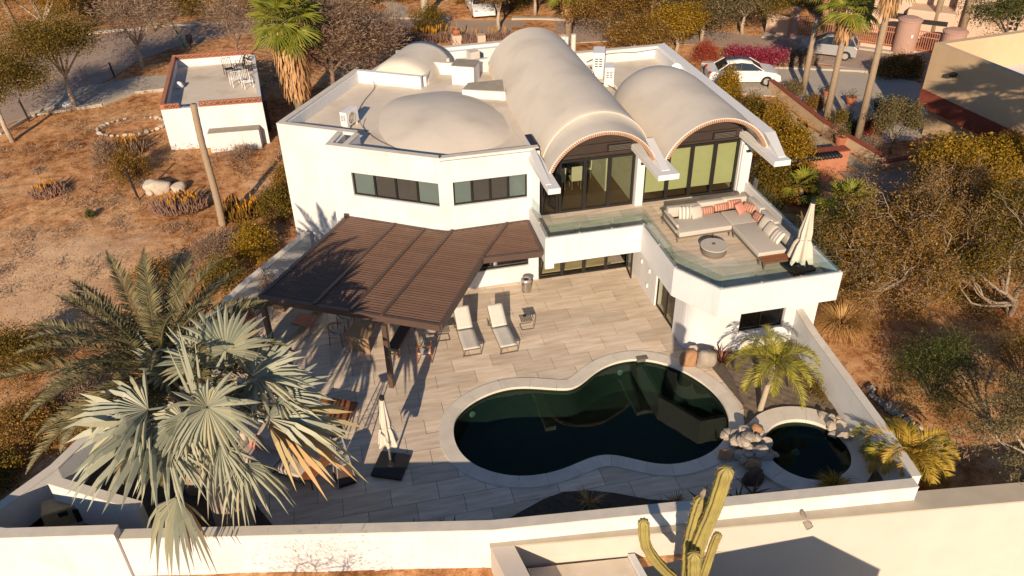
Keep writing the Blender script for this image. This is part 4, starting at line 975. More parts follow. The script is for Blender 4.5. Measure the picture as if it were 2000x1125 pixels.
# ================================================================== PERGOLA
PG = thing('pergola', 'large dark brown slatted pergola leaning off the slanted facade over the dining area', 'pergola', (.6, 22.4, 0))
ZG = 2.95
pA_, pB_, pC_, pD_, pE_, pF_, pG_ = (Vector(p) for p in ((-.08, 30.0), (3.5, 27.72), (6.88, 27.82), (6.82, 25.4), (4.55, 25.5), (2.39, 21.74), (-3.46, 24.98)))
def beam(a, b, w=.13, h=.2, z=ZG, nm='beam'):
    mb = MB(); mb.bar((a[0], a[1], z-h/2), (b[0], b[1], z-h/2), w, h); return mb.build(nm, M_['brown'], PG, bevel=.006)
beam(pA_, pG_, .14, .22); beam(pG_, pF_, .14, .24, ZG-.002); beam(pF_, pE_, .14, .22, ZG-.004)
beam(pA_, pB_, .1, .18, ZG-.006); beam(pB_, pC_, .1, .18, ZG-.008); beam(pC_, pD_, .12, .2, ZG-.01); beam(pD_, pE_, .13, .24, ZG-.003)
front = pF_-pG_; back1 = pB_-pA_
raf = [(pA_, pG_), (Vector((1.69, 28.87)), Vector((-1.62, 23.98))), (Vector((2.76, 28.15)), Vector((-.43, 23.28))), (Vector((3.8, 27.75)), Vector((.55, 22.72))), (Vector((6.03, 27.8)), Vector((2.39, 21.74)))]
for a, b in raf[1:4]: beam(a, b, .12, .17, ZG+.035, 'rafter')
beam(raf[4][0], pE_, .12, .17, ZG+.035, 'rafter')
t_ = Vector((.874, -.486))
def slatset(a0, b0, a1, b1, pitch=.142):
    "fills the bay between lines a0-b0 and a1-b1 (back to front) with slats"
    L_ = (b0-a0).length; d0 = (b0-a0).normalized(); d1 = (b1-a1).normalized(); L1 = (b1-a1).length
    # slats run along t_
    k0 = 0; n_ = Vector((t_.y, -t_.x)); s_lo = min(a0.dot(n_), a1.dot(n_), b0.dot(n_), b1.dot(n_)); s_hi = max(a0.dot(n_), a1.dot(n_), b0.dot(n_), b1.dot(n_)); s = s_lo+.08
    poly = [a0, b0, b1, a1]; ar = sum(poly[i-1].x*poly[i].y-poly[i].x*poly[i-1].y for i in range(4))
    if ar < 0: poly = poly[::-1]
    while s < s_hi-.04:
        c = n_*s; q = [c-t_*60-n_*.018, c+t_*60-n_*.018, c+t_*60+n_*.018, c-t_*60+n_*.018]
        if (q[1].x-q[0].x)*(q[2].y-q[1].y)-(q[1].y-q[0].y)*(q[2].x-q[1].x) < 0: q = q[::-1]
        P_ = clip([tuple(p) for p in q], [tuple(p) for p in poly])
        if len(P_) > 2:
            pr_ = [Vector(p).dot(t_) for p in P_]; lo, hi = min(pr_)+.04, max(pr_)-.04
            if hi-lo > .1:
                A_ = c+t_*lo; B_ = c+t_*hi; mb = MB()
                mb.bar((A_.x, A_.y, ZG-.045), (B_.x, B_.y, ZG-.045), .085, .03, up=(n_.x*.30, n_.y*.30, .95)); mb.build('slat', M_['slat'], PG)
        s += pitch
for i in range(3): slatset(raf[i][0], raf[i][1], raf[i+1][0], raf[i+1][1])
slatset(raf[3][0], raf[3][1], raf[4][0], raf[4][1])
slatset(raf[4][0], pE_, pC_, pD_)
for p in (Vector((.6, 22.5)), Vector((-3.4, 24.9))):
    mb = MB(); mb.box((p.x, p.y, ZG/2-.11), (.17, .17, ZG-.22), rad(-29)); mb.build('post', M_['brown'], PG, bevel=.006)
for k, p in enumerate((pA_+Vector((-.05, .02)),)):
    mb = MB(); mb.box((p.x, p.y-.02, ZG-.05), (.2, .12, .3), rad(-29)); mb.build('bracket', M_['brown'], PG)
# ================================================================== PATIO FURNITURE
def lounger(label, p, rz=0):
    t = thing('sun_lounger', label, 'sun lounger', (0, 0, 0), 'sling sun loungers on the patio')
    for sx in (-1, 1):
        mb = MB(); mb.tube([(sx*.33, -1.0, 0), (sx*.33, -1.0, .30), (sx*.33, .55, .30), (sx*.33, .95, .30)], .018, 8); mb.build('side_rail', M_['greymetal'], t, smooth=True)
        mb = MB(); mb.tube([(sx*.33, .85, .30), (sx*.33, .85, 0)], .018, 8); mb.build('leg', M_['greymetal'], t)
        mb = MB(); mb.tube([(sx*.30, .28, .33), (sx*.30, 1.02, .86)], .014, 6); mb.build('back_rail', M_['greymetal'], t)
    for y in (-1.0, .85): mb = MB(); mb.tube([(-.33, y, .02), (.33, y, .02)], .016, 6); mb.build('stretcher', M_['greymetal'], t)
    MB().box((0, -1.0, .29), (.66, .03, .03)).build('end_bar', M_['greymetal'], t)
    mb = MB(); n = 10; V_ = []; F_ = []
    for i in range(n+1):
        y = -.98+1.26*i/n
        for k in range(5): x = -.31+.62*k/4; V_.append((x, y, .325-.02*math.sin(math.pi*k/4)*math.sin(math.pi*i/n)))
    F_ = [(i*5+k, i*5+k+1, (i+1)*5+k+1, (i+1)*5+k) for i in range(n) for k in range(4)]
    mb.add(V_, F_); o_ = mb.build('seat_sling', M_['sling'], t, smooth=True); q = o_.modifiers.new('s', 'SOLIDIFY'); q.thickness = .015
    mb = MB(); V_ = []
    for i in range(n+1):
        u = i/n
        for k in range(5): x = -.31+.62*k/4; V_.append((x, .29+.74*u, .335+.53*u-.018*math.sin(math.pi*k/4)*math.sin(math.pi*u)))
    mb.add(V_, F_); o_ = mb.build('back_sling', M_['sling'], t, smooth=True); q = o_.modifiers.new('s', 'SOLIDIFY'); q.thickness = .015
    MB().box((.335, .1, .27), (.02, .1, .025)).build('hinge_plate', M_['alu'], t)
    t.location = p; t.rotation_euler = (0, 0, rz); return t
L1 = lounger('sun lounger nearer the pergola with its back raised, small table at its left', (3.66, 24.5, .012), rad(1))
place_copy(L1, (4.98, 24.32, .012), rad(3), 'sun lounger farther from the pergola with its back raised, slatted stool at its right')
def sidetable(label, p, rz=0):
    t = thing('side_table', label, 'side table', (0, 0, 0), 'small slatted side tables by the loungers')
    for k in range(8): MB().box((-.2+k*.057, 0, .44), (.04, .46, .018)).build('slat', M_['greymetal'], t)
    for sy in (-1, 1):
        pts = [(-.23, sy*.22, .43), (.2, sy*.22, .43), (.25, sy*.22, .38), (.27, sy*.2, .06), (.25, sy*.2, .02), (-.2, sy*.2, .015)]
        MB().tube(pts, .014, 6).build('side_frame', M_['greymetal'], t, smooth=True)
    MB().tube([(-.2, -.2, .015), (-.2, .2, .015)], .014, 6).build('foot_bar', M_['greymetal'], t)
    t.location = p; t.rotation_euler = (0, 0, rz); return t
S1 = sidetable('small grey slatted side table on the pool side of the right lounger', (6.02, 24.75, .01), rad(0))
place_copy(S1, (2.83, 24.85, .01), rad(180), 'small grey slatted side table squeezed between pergola and left lounger')
ash = MB().lathe([(0, 0), (.06, 0), (.07, .03), (.05, .03), (0, .015)], (6.0, 24.85, .462), 16); tag(ash.build('ashtray', M_['black']), 'tiny dark ashtray on the right side table', 'ashtray')
# steel bin
b = thing('waste_bin', 'round polished steel waste bin standing by the kitchen wall', 'bin', (6.63, 27.15, .012))
MB().lathe([(0, 0), (.19, 0), (.2, .03), (.2, .5), (0, .5)], (6.63, 27.15, .012), 28).build('body', M_['chrome'], b, smooth=False)
MB().lathe([(.195, .5), (.225, .51), (.225, .56), (.19, .60), (.12, .62), (.11, .56), (.0, .55)], (6.63, 27.15, .012), 28).build('rim', M_['alu'], b, smooth=True)
MB().lathe([(0, .555), (.11, .56), (.11, .565), (0, .565)], (6.63, 27.15, .012), 20).build('opening', M_['black'], b)
# umbrella
def umbrella(label, p, H_, base, can_len, r_bot, lean=(0, 0), fins=14, tone='canvas'):
    t = thing('closed_parasol', label, 'parasol', p); P0 = Vector(p); top = P0+Vector((lean[0], lean[1], H_))
    up = (top-P0).normalized()
    MB().tube([P0+Vector((0, 0, .1)), top], .035, 10).build('mast', M_['alu'], t, smooth=True)
    MB().lathe([(0, 0), (.07, 0), (.075, .16), (0, .18)], tuple(top-Vector((0, 0, .16))), 14).build('cap', M_['black'], t)
    n = 44; rows = 14; V_ = []; rr = random.Random(3); ph = [rr.uniform(-.25, .25) for _ in range(n)]
    for i in range(rows+1):
        u = i/rows; c = top-up*(.12+can_len*u); 
        base_r = .075+(r_bot-.075)*(u**1.25)
        for k in range(n):
            a = 2*math.pi*k/n; f_ = 1+.36*u**.5*math.sin(k*fins/n*2*math.pi/2*1.0+ph[k])+(.1*math.sin(3*a+2*u))
            f_ *= (1-.25*math.exp(-((u-.62)/.06)**2))
            zz = (.10*ph[k]*4*u*u) if i == rows else 0
            V_.append(c+Vector((math.cos(a)*base_r*f_, math.sin(a)*base_r*f_, zz)))
    F_ = [(i*n+k, (i+1)*n+k, (i+1)*n+(k+1) % n, i*n+(k+1) % n) for i in range(rows) for k in range(n)]
    mb = MB(); mb.add(V_, F_); cn = mb.build('folded_canopy', M_[tone], t, smooth=True)
    c = top-up*(.12+can_len*.62); pts = [c+Vector((math.cos(a)*(r_bot*.58), math.sin(a)*(r_bot*.58), 0)) for a in np.linspace(0, 2*math.pi, 17)]
    MB().tube(pts, .018, 5, False).build('strap', M_['fabric'], cn)
    bz, bw, bd, brz = base
    MB().box(P0+Vector((0, 0, .07)), (bw, bd, .13), brz).build('base', M_['black'], t, bevel=.04, seg=3)
    MB().lathe([(0, .13), (.13, .13), (.12, .17), (.05, .2), (.05, .34), (0, .34)], tuple(P0), 16).build('socket', M_['black'], t)
    return t
umbrella('closed cream parasol on a square black base between palms and pool', (.16, 18.65, .012), 2.95, (0, 1.0, 1.05, rad(-24)), 1.75, .25)
umbrella('closed cream parasol in the front corner of the upper terrace beside the sofa', (15.3, 21.75, 3.06), 2.75, (0, .95, .8, rad(8)), 2.25, .36, lean=(.05, .0), fins=12)
# patio heater (glass pyramid)
h = thing('patio_heater', 'dark pyramid patio heater with glass tube beside the orange palm leaves', 'heater', (-1.28, 18.45, .012)); hx, hy, rzh = -1.28, 18.45, rad(12)
Rh = Matrix.Rotation(rzh, 3, 'Z'); hf = lambda x, y, z: Vector((hx, hy, .012))+Rh @ Vector((x, y, z))
def frust(a0, a1, z0, z1, dx=0):
    V_ = [hf(i*a0, j*a0, z0) for i, j in ((-1, -1), (1, -1), (1, 1), (-1, 1))]+[hf(i*a1, j*a1, z1) for i, j in ((-1, -1), (1, -1), (1, 1), (-1, 1))]
    return MB().add(V_, [(3, 2, 1, 0), (4, 5, 6, 7), (0, 1, 5, 4), (1, 2, 6, 5), (2, 3, 7, 6), (3, 0, 4, 7)])
frust(.27, .22, .12, .82).build('gas_housing', M_['brown'], h, bevel=.008); frust(.28, .285, .02, .12).build('foot', M_['black'], h)
for i, j in ((-1, -1), (1, -1), (1, 1), (-1, 1)):
    MB().tube([hf(i*.285, j*.285, .06), hf(i*.10, j*.10, 2.0)], .02, 6).build('corner_rail', M_['alu'], h)
    MB().tube([hf(i*.22, j*.22, -.01), hf(i*.22, j*.22, .04)], .035, 10).build('castor', M_['black'], h)
frust(.205, .19, .82, .86).build('burner', M_['alu'], h); MB().tube([hf(0, 0, .86), hf(0, 0, 2.0)], .05, 16, False).build('glass_tube', M_['glassclear'], h)
frust(.21, .21, 2.02, 2.06).build('reflector', M_['black'], h)
for k in range(4):
    a = rad(90*k); mb = MB()
    for z in (1.1, 1.3, 1.5, 1.7):
        w = .20-(z-.82)*.09; p0 = Vector((-w, -w, z)); p1 = Vector((w, -w, z)); R4 = Matrix.Rotation(a, 3, 'Z')
        mb.tube([hf(*(R4 @ p0)), hf(*(R4 @ p1))], .006, 4)
    mb.build('guard', M_['alu'], h)

def cushion(mb, c, d, rz=0, tilt=0, n=7, puff=.5, tiltax='X'):
    "pillow shaped superellipsoid"
    V_ = []; R_ = Matrix.Rotation(rz, 3, 'Z') @ Matrix.Rotation(tilt, 3, tiltax)
    k_ = len(mb.v); a, b, e = d[0]/2, d[1]/2, d[2]/2; N1 = n*2
    for s_ in (1, -1):
        for i in range(N1+1):
            for j in range(N1+1):
                u, v = -1+2*i/N1, -1+2*j/N1; hh = max(0, (1-abs(u)**3)*(1-abs(v)**3))**puff
                V_.append(Vector(c)+R_ @ Vector((u*a*(1-.06*(v*v)), v*b*(1-.06*u*u), s_*e*hh)))
    w = N1+1; F_ = []
    for s_ in range(2):
        for i in range(N1):
            for j in range(N1):
                q = (s_*w*w+i*w+j, s_*w*w+(i+1)*w+j, s_*w*w+(i+1)*w+j+1, s_*w*w+i*w+j+1); F_.append(q if s_ == 0 else q[::-1])
    return mb.add(V_, F_)
M_['pillowstripe'] = mat('striped_cotton', (.55, .50, .43), .95)
def stripes(name, ca, cb, scale, axis='X', cc=None):
    m, N, L, b = _new(name); b.inputs['Roughness'].default_value = .95; tc = N.new('ShaderNodeTexCoord')
    wv = N.new('ShaderNodeTexWave'); wv.bands_direction = axis; wv.inputs['Scale'].default_value = scale; wv.inputs['Distortion'].default_value = .4; wv.inputs['Detail'].default_value = 1
    L.new(tc.outputs['Object'], wv.inputs[0]); r = N.new('ShaderNodeValToRGB'); r.color_ramp.interpolation = 'CONSTANT'
    r.color_ramp.elements[0].color = (*ca, 1); r.color_ramp.elements[1].position = .5; r.color_ramp.elements[1].color = (*cb, 1)
    if cc: e = r.color_ramp.elements.new(.78); e.color = (*cc, 1)
    L.new(wv.outputs[0], r.inputs[0]); L.new(r.outputs[0], b.inputs['Base Color']); return m
M_['redstripe'] = stripes('rust_and_cream_stripe', (.30, .09, .05), (.55, .42, .32), 3.2, 'X', (.42, .2, .13))
M_['greystripe'] = stripes('cream_and_grey_stripe', (.33, .30, .26), (.62, .58, .5), 2.2, 'X')
M_['coral'] = mat('coral_cotton', (.62, .26, .19), .95, (.5, .2, .15), 8)
def boxcush(c, d, rz, nm, parent, m='fabric', w=.045):
    mb = MB(); mb.box((0, 0, 0), d); 
    R_ = Matrix.Rotation(rz, 3, 'Z'); mb.v = [R_ @ v+Vector(c) for v in mb.v]
    o_ = mb.build(nm, M_[m], parent); soft(o_, w, 4); return o_
# --- terrace sectional
SF = thing('sectional_sofa', 'large beige corner sofa on the upper terrace with slatted teak end table', 'sofa', (13.9, 24.6, 3.06))
z = 3.06
boxcush((12.96, 25.05, z+.32), (2.15, 1.12, .2), rad(1), 'seat_cushion', SF); boxcush((14.6, 25.1, z+.32), (1.05, 1.1, .2), 0, 'seat_cushion', SF)
boxcush((14.62, 23.5, z+.32), (1.12, 2.15, .2), rad(0), 'seat_cushion', SF)
boxcush((12.55, 25.85, z+.58), (1.25, .24, .42), 0, 'back_cushion', SF); boxcush((13.72, 25.9, z+.60), (1.05, .24, .44), 0, 'back_cushion', SF); boxcush((14.75, 25.95, z+.60), (1.0, .24, .44), 0, 'back_cushion', SF)
boxcush((15.38, 25.3, z+.6), (.24, 1.0, .46), 0, 'back_cushion', SF); boxcush((15.4, 24.25, z+.58), (.24, 1.0, .42), 0, 'back_cushion', SF); boxcush((15.42, 23.2, z+.55), (.24, 1.0, .38), 0, 'back_cushion', SF)
MB().box((11.85, 25.35, z+.5), (.06, 1.5, .06)).build('armrest', M_['greymetal'], SF); boxcush((11.93, 25.4, z+.42), (.12, 1.25, .36), 0, 'arm_cushion', SF, w=.03)
for c, d in (((13.4, 26.05, z+.5), (3.2, .04, .06)), ((15.58, 24.2, z+.5), (.04, 3.6, .06)), ((13.4, 24.52, z+.2), (3.2, .05, .05)), ((14.06, 23.5, z+.2), (.05, 2.1, .05)), ((15.2, 23.5, z+.2), (.05, 2.1, .05)), ((11.87, 25.3, z+.2), (.05, 1.5, .05)), ((13.4, 26.02, z+.2), (3.2, .05, .05))):
    MB().box(c, d).build('frame_rail', M_['greymetal'], SF)
for x, y in ((11.87, 24.55), (11.87, 26.02), (13.95, 24.5), (14.06, 24.35), (15.0, 26.0), (15.5, 26.0), (15.5, 24.4), (14.08, 22.35), (15.45, 22.35), (13.3, 24.52), (14.08, 21.98), (15.3, 21.98)): MB().box((x, y, z+.1), (.045, .045, .22)).build('leg', M_['greymetal'], SF)
et = MB().box((14.78, 22.18, z+.25), (1.45, .46, .04)).build('end_table', M_['greymetal'], SF)
for k in range(7): MB().box((14.78, 22.0+k*.06, z+.285), (1.44, .048, .03)).build('slat', M_['teak'], et)
def pillow(label, c, d, rz, tilt, m, grp='scatter pillows on the terrace sofa', ax='X'):
    mb = MB(); cushion(mb, (0, 0, 0), d); R_ = Matrix.Rotation(rz, 3, 'Z') @ Matrix.Rotation(tilt, 3, ax)
    me = mesh_from('pillow', mb.v, mb.f, M_[m], True); o_ = link('pillow', me, None, c, None); o_.rotation_euler = R_.to_euler(); return tag(o_, label, 'pillow', grp)
pz = z+.42+.2
pillow('cream and grey striped pillow, leftmost on the terrace sofa', (12.55, 25.55, pz), (.5, .5, .2), rad(-8), rad(68), 'greystripe')
pillow('plain beige pillow beside the leftmost striped one on the terrace sofa', (13.0, 25.5, pz), (.5, .5, .2), rad(12), rad(60), 'fabric')
pillow('rust striped bolster beside the plain beige pillow on the terrace sofa', (13.5, 25.65, pz-.07), (.6, .3, .2), rad(3), rad(62), 'redstripe')
pillow('rust striped bolster in the middle of the back row of the terrace sofa', (14.12, 25.72, pz-.05), (.6, .3, .2), rad(3), rad(62), 'redstripe')
pillow('rust striped bolster just behind the coral pillow in the sofa corner', (14.7, 25.75, pz), (.62, .34, .2), rad(3), rad(62), 'redstripe')
pillow('coral pink pillow lying tilted in the corner of the terrace sofa', (14.78, 25.42, pz-.03), (.46, .46, .18), rad(30), rad(48), 'coral')
pillow('rust striped bolster at the right of the coral pillow', (15.1, 25.35, pz-.02), (.55, .34, .2), rad(-60), rad(60), 'redstripe')
pillow('rust striped bolster leaning on the right arm cushions of the terrace sofa', (15.12, 24.6, pz-.04), (.55, .34, .2), rad(-80), rad(62), 'redstripe')
pillow('plain beige pillow on the right arm of the terrace sofa, beside the last bolster', (15.12, 24.05, pz), (.52, .52, .2), rad(-78), rad(60), 'fabric')
pillow('large pale pillow on the right arm of the terrace sofa between two others', (15.08, 23.6, pz), (.55, .52, .2), rad(-85), rad(55), 'fabric')
pillow('cream and grey striped pillow nearest the terrace parasol', (15.1, 23.1, pz-.02), (.52, .5, .2), rad(-80), rad(52), 'greystripe')
cz = MB(); ct = thing('coffee_table', 'round wicker coffee table with pale top on the upper terrace', 'table', (12.85, 23.5, z))
MB().lathe([(0, 0), (.44, 0), (.47, .1), (.47, .3), (.0, .3)], (12.85, 23.5, z), 36).build('wicker_body', M_['wicker'], ct)
MB().lathe([(0, .3), (.5, .3), (.51, .315), (.5, .335), (0, .335)], (12.85, 23.5, z), 36).build('tabletop', M_['fabric'], ct)
tag(MB().box((12.85, 23.55, z+.355), (.12, .09, .03), .4).build('ashtray', M_['greymetal']), 'small square ashtray on the round terrace table', 'ashtray')
# --- agaves in the balcony planter
def rosette(name, label, cat, p, n, L_, w, m, el=(20, 80), seed=1, group=None, curve=.25, flat=False):
    r = random.Random(seed); t = thing(name, label, cat, p, group); mb = MB(); P0 = Vector(p)
    for i in range(n):
        a = i*2.399+r.uniform(-.2, .2); e = rad(el[0]+(el[1]-el[0])*(i/n)); l = L_*r.uniform(.75, 1.1); d = Vector((math.cos(a), math.sin(a), 0))
        s_ = Vector((-math.sin(a), math.cos(a), 0)); pts = []
        for k in range(5):
            u = k/4; ee = e-curve*u*1.6; pts.append(P0+d*l*u*math.cos(ee)+Vector((0, 0, l*u*math.sin(ee))))
        V_ = []; 
        for k, q in enumerate(pts):
            ww = w*(1, 1.15, .9, .55, .04)[k]/2; V_ += [q-s_*ww, q+s_*ww, q-Vector((0, 0, w*.18))]
        F_ = []
        for k in range(4): b = 3*k; F_ += [(b, b+1, b+4, b+3), (b+1, b+2, b+5, b+4), (b+2, b, b+3, b+5)]
        mb.add(V_, F_)
    mb.build('leaves', M_[m], t, smooth=False); return t
rosette('agave', 'small green agave, left one of two behind the balcony glass', 'agave', (8.2, 25.75, 3.06), 16, .4, .06, 'greenfan', seed=2, group='small agaves on the balcony')
rosette('agave', 'small green agave, right one of two behind the balcony glass', 'agave', (9.6, 25.85, 3.06), 14, .33, .05, 'greenfan', seed=5, group='small agaves on the balcony')
# --- dining set
DR = rad(-29)
dtb = thing('outdoor_dining_table', 'long wooden dining table with slab ends under the pergola', 'table', (.05, 25.6, .01)); D0 = Vector((.12, 25.75, .01))
Rd = Matrix.Rotation(rad(-27), 3, 'Z'); df = lambda x, y, z_: D0+Rd @ Vector((x, y, z_))
M_['tabwood'] = mat('table_oak', (.36, .24, .14), .6, (.27, .17, .095), 2, (10, 1, 1), contrast=.5)
mb = MB(); mb.box(df(0, 0, .72), (.92, 2.4, .06), rad(-27)); mb.build('tabletop', M_['tabwood'], dtb, bevel=.006)
for s_ in (-1, 1): mb = MB(); mb.box(df(0, s_*1.05, .345), (.86, .08, .69), rad(-27)); mb.build('end_panel', M_['tabwood'], dtb)
bn = thing('bench', 'dark bench with wooden frame between dining table and pergola post', 'bench', (1.1, 24.9, .01)); 
bf = lambda x, y, z_: Vector((1.25, 24.95, .01))+Rd @ Vector((x, y, z_))
MB().box(bf(0, 0, .43), (.42, 1.9, .07), rad(-27)).build('seat', M_['black'], bn, bevel=.015)
for x in (-.19, .19):
    MB().bar(bf(x, -.93, .37), bf(x, .93, .37), .04, .05).build('side_rail', M_['teak'], bn)
    for y in (-.9, .9): MB().box(bf(x, y, .18), (.05, .05, .36), rad(-27)).build('leg', M_['teak'], bn)
for y in (-.9, .9): MB().bar(bf(-.19, y, .15), bf(.19, y, .15), .03, .04).build('cross_rail', M_['teak'], bn)
def armchair(label, p, rz):
    t = thing('wooden_armchair', label, 'chair', (0, 0, 0), 'round backed wooden armchairs at the outdoor dining table')
    for x, y, hh in ((-.24, -.22, .64), (.24, -.22, .64), (-.26, .24, .64), (.26, .24, .64)):
        MB().tube([(x*1.1, y*1.1, 0), (x, y, hh*.6), (x*.98, y*.98, hh)], [.017, .022, .018], 8).build('leg', M_['teak'], t, smooth=True)
    pts = [(math.cos(a)*.30, .02-math.sin(a)*.30*(1.05), .66+.1*math.sin(a)) for a in np.linspace(-.35, math.pi+.35, 16)]
    MB().tube(pts, [.018]+[.024]*3+[.03]*8+[.024]*3+[.018], 8).build('back_hoop', M_['teak'], t, smooth=True)
    boxcush((0, 0, .43), (.48, .46, .07), 0, 'seat_cushion', t, 'fabric', .02)
    MB().box((0, 0, .385), (.47, .46, .03)).build('seat_frame', M_['teak'], t)
    t.location = p; t.rotation_euler = (0, 0, rz); return t
c1 = armchair('wooden armchair in front on the left side of the outdoor dining table', (-1.1, 25.55, .012), rad(-110))
place_copy(c1, (-.75, 26.45, .012), rad(-115), 'wooden armchair behind another on the left side of the outdoor dining table')
place_copy(c1, (1.95, 23.75, .012), rad(-8), 'wooden armchair alone under the front edge of the pergola, right of its post')
place_copy(c1, (-.35, 27.3, .012), rad(-118), 'wooden armchair farthest back on the left side of the outdoor dining table')
# red bench / firewood counter left of pergola
cb = thing('low_counter', 'grey stone counter with rust red lid under the left side of the pergola', 'counter', (-2.5, 26.9, 0))
MB().box((-2.6, 27.0, .22), (.9, 2.6, .42), rad(-31)).build('stone_body', M_['cement'], cb, bevel=.01)
MB().box((-2.25, 26.7, .465), (.8, .7, .05), rad(-31)).build('red_lid', M_['ochreblock'], cb, bevel=.01)
tag(MB().box((-3.0, 27.9, .62), (.5, .9, .36), rad(-31)).build('firewood_box', M_['tabwood'], bevel=.03), 'pale timber box on the stone counter by the side wall', 'box')
# --- lower lounge sofa group
M_['outc'] = mat('rose_beige_fabric', (.50, .42, .35), .95, (.44, .36, .30), 20, bump=.2)
so = thing('patio_sofa', 'curved rose beige patio sofa with slatted teak end tables under the palms', 'sofa', (-3.6, 19.5, .01))
def sofaseg(c, w, d, rz):
    R_ = Matrix.Rotation(rz, 3, 'Z'); f_ = lambda x, y, z_: Vector(c)+R_ @ Vector((x, y, z_))
    boxcush(f_(0, 0, .30), (w, d, .24), rz, 'seat_cushion', so, 'outc', .05); boxcush(f_(0, d*.42, .5), (w, .2, .3), rz, 'back_cushion', so, 'outc', .06)
    MB().box(f_(0, 0, .15), (w*.98, d*.96, .05), rz).build('base_frame', M_['greymetal'], so)
    for x in (-.42, .42):
        for y in (-.4, .4): MB().box(f_(x*w, y*d, .07), (.04, .04, .14), rz).build('leg', M_['greymetal'], so)
sofaseg((-2.75, 19.15, 0), .95, .78, rad(-40)); sofaseg((-3.75, 19.85, 0), 1.35, .8, rad(-35)); sofaseg((-4.9, 20.75, 0), 1.2, .8, rad(-40))
def teaktable(label, c, w, d, rz, hgt=.36, n=9):
    t = thing('teak_table', label, 'table', c, 'slatted teak tables of the patio lounge'); R_ = Matrix.Rotation(rz, 3, 'Z'); f_ = lambda x, y, z_: Vector(c)+R_ @ Vector((x, y, z_))
    for k in range(n): MB().box(f_(0, -d/2+d*(k+.5)/n, hgt), (w, d/n*.72, .03), rz).build('slat', M_['teak'], t)
    for x in (-.45, .45):
        MB().box(f_(x*w, 0, hgt-.04), (.05, d, .04), rz).build('cross_bar', M_['greymetal'], t)
        for y in (-.43, .43): MB().box(f_(x*w, y*d, hgt/2-.03), (.04, .04, hgt-.06), rz).build('leg', M_['greymetal'], t)
    return t
teaktable('long narrow teak slat table at the heater end of the patio sofa', (-1.98, 18.85, .012), 1.35, .42, rad(46), .42, 7)
teaktable('square teak slat coffee table half hidden by palm leaves, white bowl on it', (-1.45, 21.35, .012), 1.35, 1.15, rad(-28), .34, 15)
bw = MB(); bw.lathe([(0, 0), (.1, 0), (.2, .1), (.19, .1), (.1, .02), (0, .02)], (-1.75, 21.2, .37), 24); tag(bw.build('bowl', M_['whiteclean'], smooth=True), 'white bowl on the square teak coffee table', 'bowl')
pillow('red patterned pillow at the right end of the patio sofa', (-2.55, 19.45, .62), (.45, .45, .16), rad(-40), rad(60), 'redstripe', 'pillows on the patio sofa')
pillow('coral pillow in the middle of the patio sofa under the palm', (-3.9, 20.2, .62), (.45, .45, .16), rad(-35), rad(60), 'coral', 'pillows on the patio sofa')
pillow('grey striped pillow lying on the sofa under the palm crown', (-4.7, 20.6, .6), (.5, .5, .16), rad(-20), rad(30), 'greystripe', 'pillows on the patio sofa')
bm = MB(); 
for k in range(2): pass
og = thing('lounge_seat', 'rattan lounge seat with grey cushions behind the palm crown', 'lounge seat', (-4.2, 22.6, .012))
boxcush((-4.2, 22.6, .35), (1.5, .85, .2), rad(-30), 'seat_cushion', og, 'outc', .05); boxcush((-3.95, 22.95, .6), (1.5, .22, .4), rad(-30), 'back_cushion', og, 'outc', .05)
MB().box((-4.2, 22.6, .13), (1.5, .85, .25), rad(-30)).build('wicker_base', M_['wicker'], og)

# ================================================================== ROCKS
def rockmesh(seed, n=3, rough=.22, sc=(1, 1, 1)):
    import bmesh
    bm = bmesh.new(); bmesh.ops.create_icosphere(bm, subdivisions=n, radius=1); r = random.Random(seed)
    cuts = [(Vector((r.gauss(0, 1), r.gauss(0, 1), r.gauss(0, 1))).normalized(), r.uniform(.55, .9)) for _ in range(9)]
    off = Vector((r.uniform(0, 50),)*3)
    from mathutils import noise as nz
    for v in bm.verts:
        p = v.co.copy()
        for nn_, d in cuts:
            e = p.dot(nn_)-d
            if e > 0: p -= nn_*e*.85
        p *= 1+rough*.5*nz.noise(p*1.6+off)+rough*.2*nz.noise(p*5+off); v.co = Vector((p.x*sc[0], p.y*sc[1], p.z*sc[2]))
    me = bpy.data.meshes.new('rock'); bm.to_mesh(me); bm.free(); me.polygons.foreach_set('use_smooth', [n > 2]*len(me.polygons)); return me
def rock(label, p, s_, m, rz=0, seed=1, n=3, group=None, name='boulder', cat='boulder'):
    me = rockmesh(seed, n, .25, s_); me.materials.append(M_[m]); o_ = link(name, me, None, p, (0, 0, rz)); tag(o_, label, cat, group); return o_
rock('rounded orange brown boulder on the pool edge', (11.15, 21.05, .32), (.36, .32, .42), 'orangerock', .3, 3)
rock('tall speckled pale granite boulder next to the orange one', (11.7, 20.75, .42), (.40, .32, .55), 'rock', .2, 8)
rock('small grey boulder wedged behind the orange and pale boulders', (11.4, 21.3, .35), (.25, .2, .4), 'rock', .9, 5)
rs = random.Random(11); stones = [rockmesh(20+k, 2, .3, (1, .75, .42)) for k in range(6)]
for k, me in enumerate(stones): me.materials.append(M_['rock'])
wf = thing('stone_cascade', 'heap of flat grey and tan stones between pool and spa', 'rock pile', (11.2, 16.7, 0))
for k in range(46):
    u, v = rs.random(), rs.random(); x = 10.75+1.15*u+.15*rs.random(); y = 16.05+1.35*v
    hgt = .12+.5*math.exp(-((x-11.35)**2/.18+(y-16.7)**2/.3))*rs.random()
    s_ = rs.uniform(.15, .30); o_ = link('stone', stones[k % 6], wf, Vector((x, y, hgt))-ORG[wf.name], (rs.uniform(-.5, .5), rs.uniform(-.5, .5), rs.uniform(0, 6))); o_.scale = (s_, s_, s_)
rock('orange rock at the pool end of the stone cascade', (10.45, 16.5, .14), (.30, .2, .2), 'orangerock', -.2, 13)
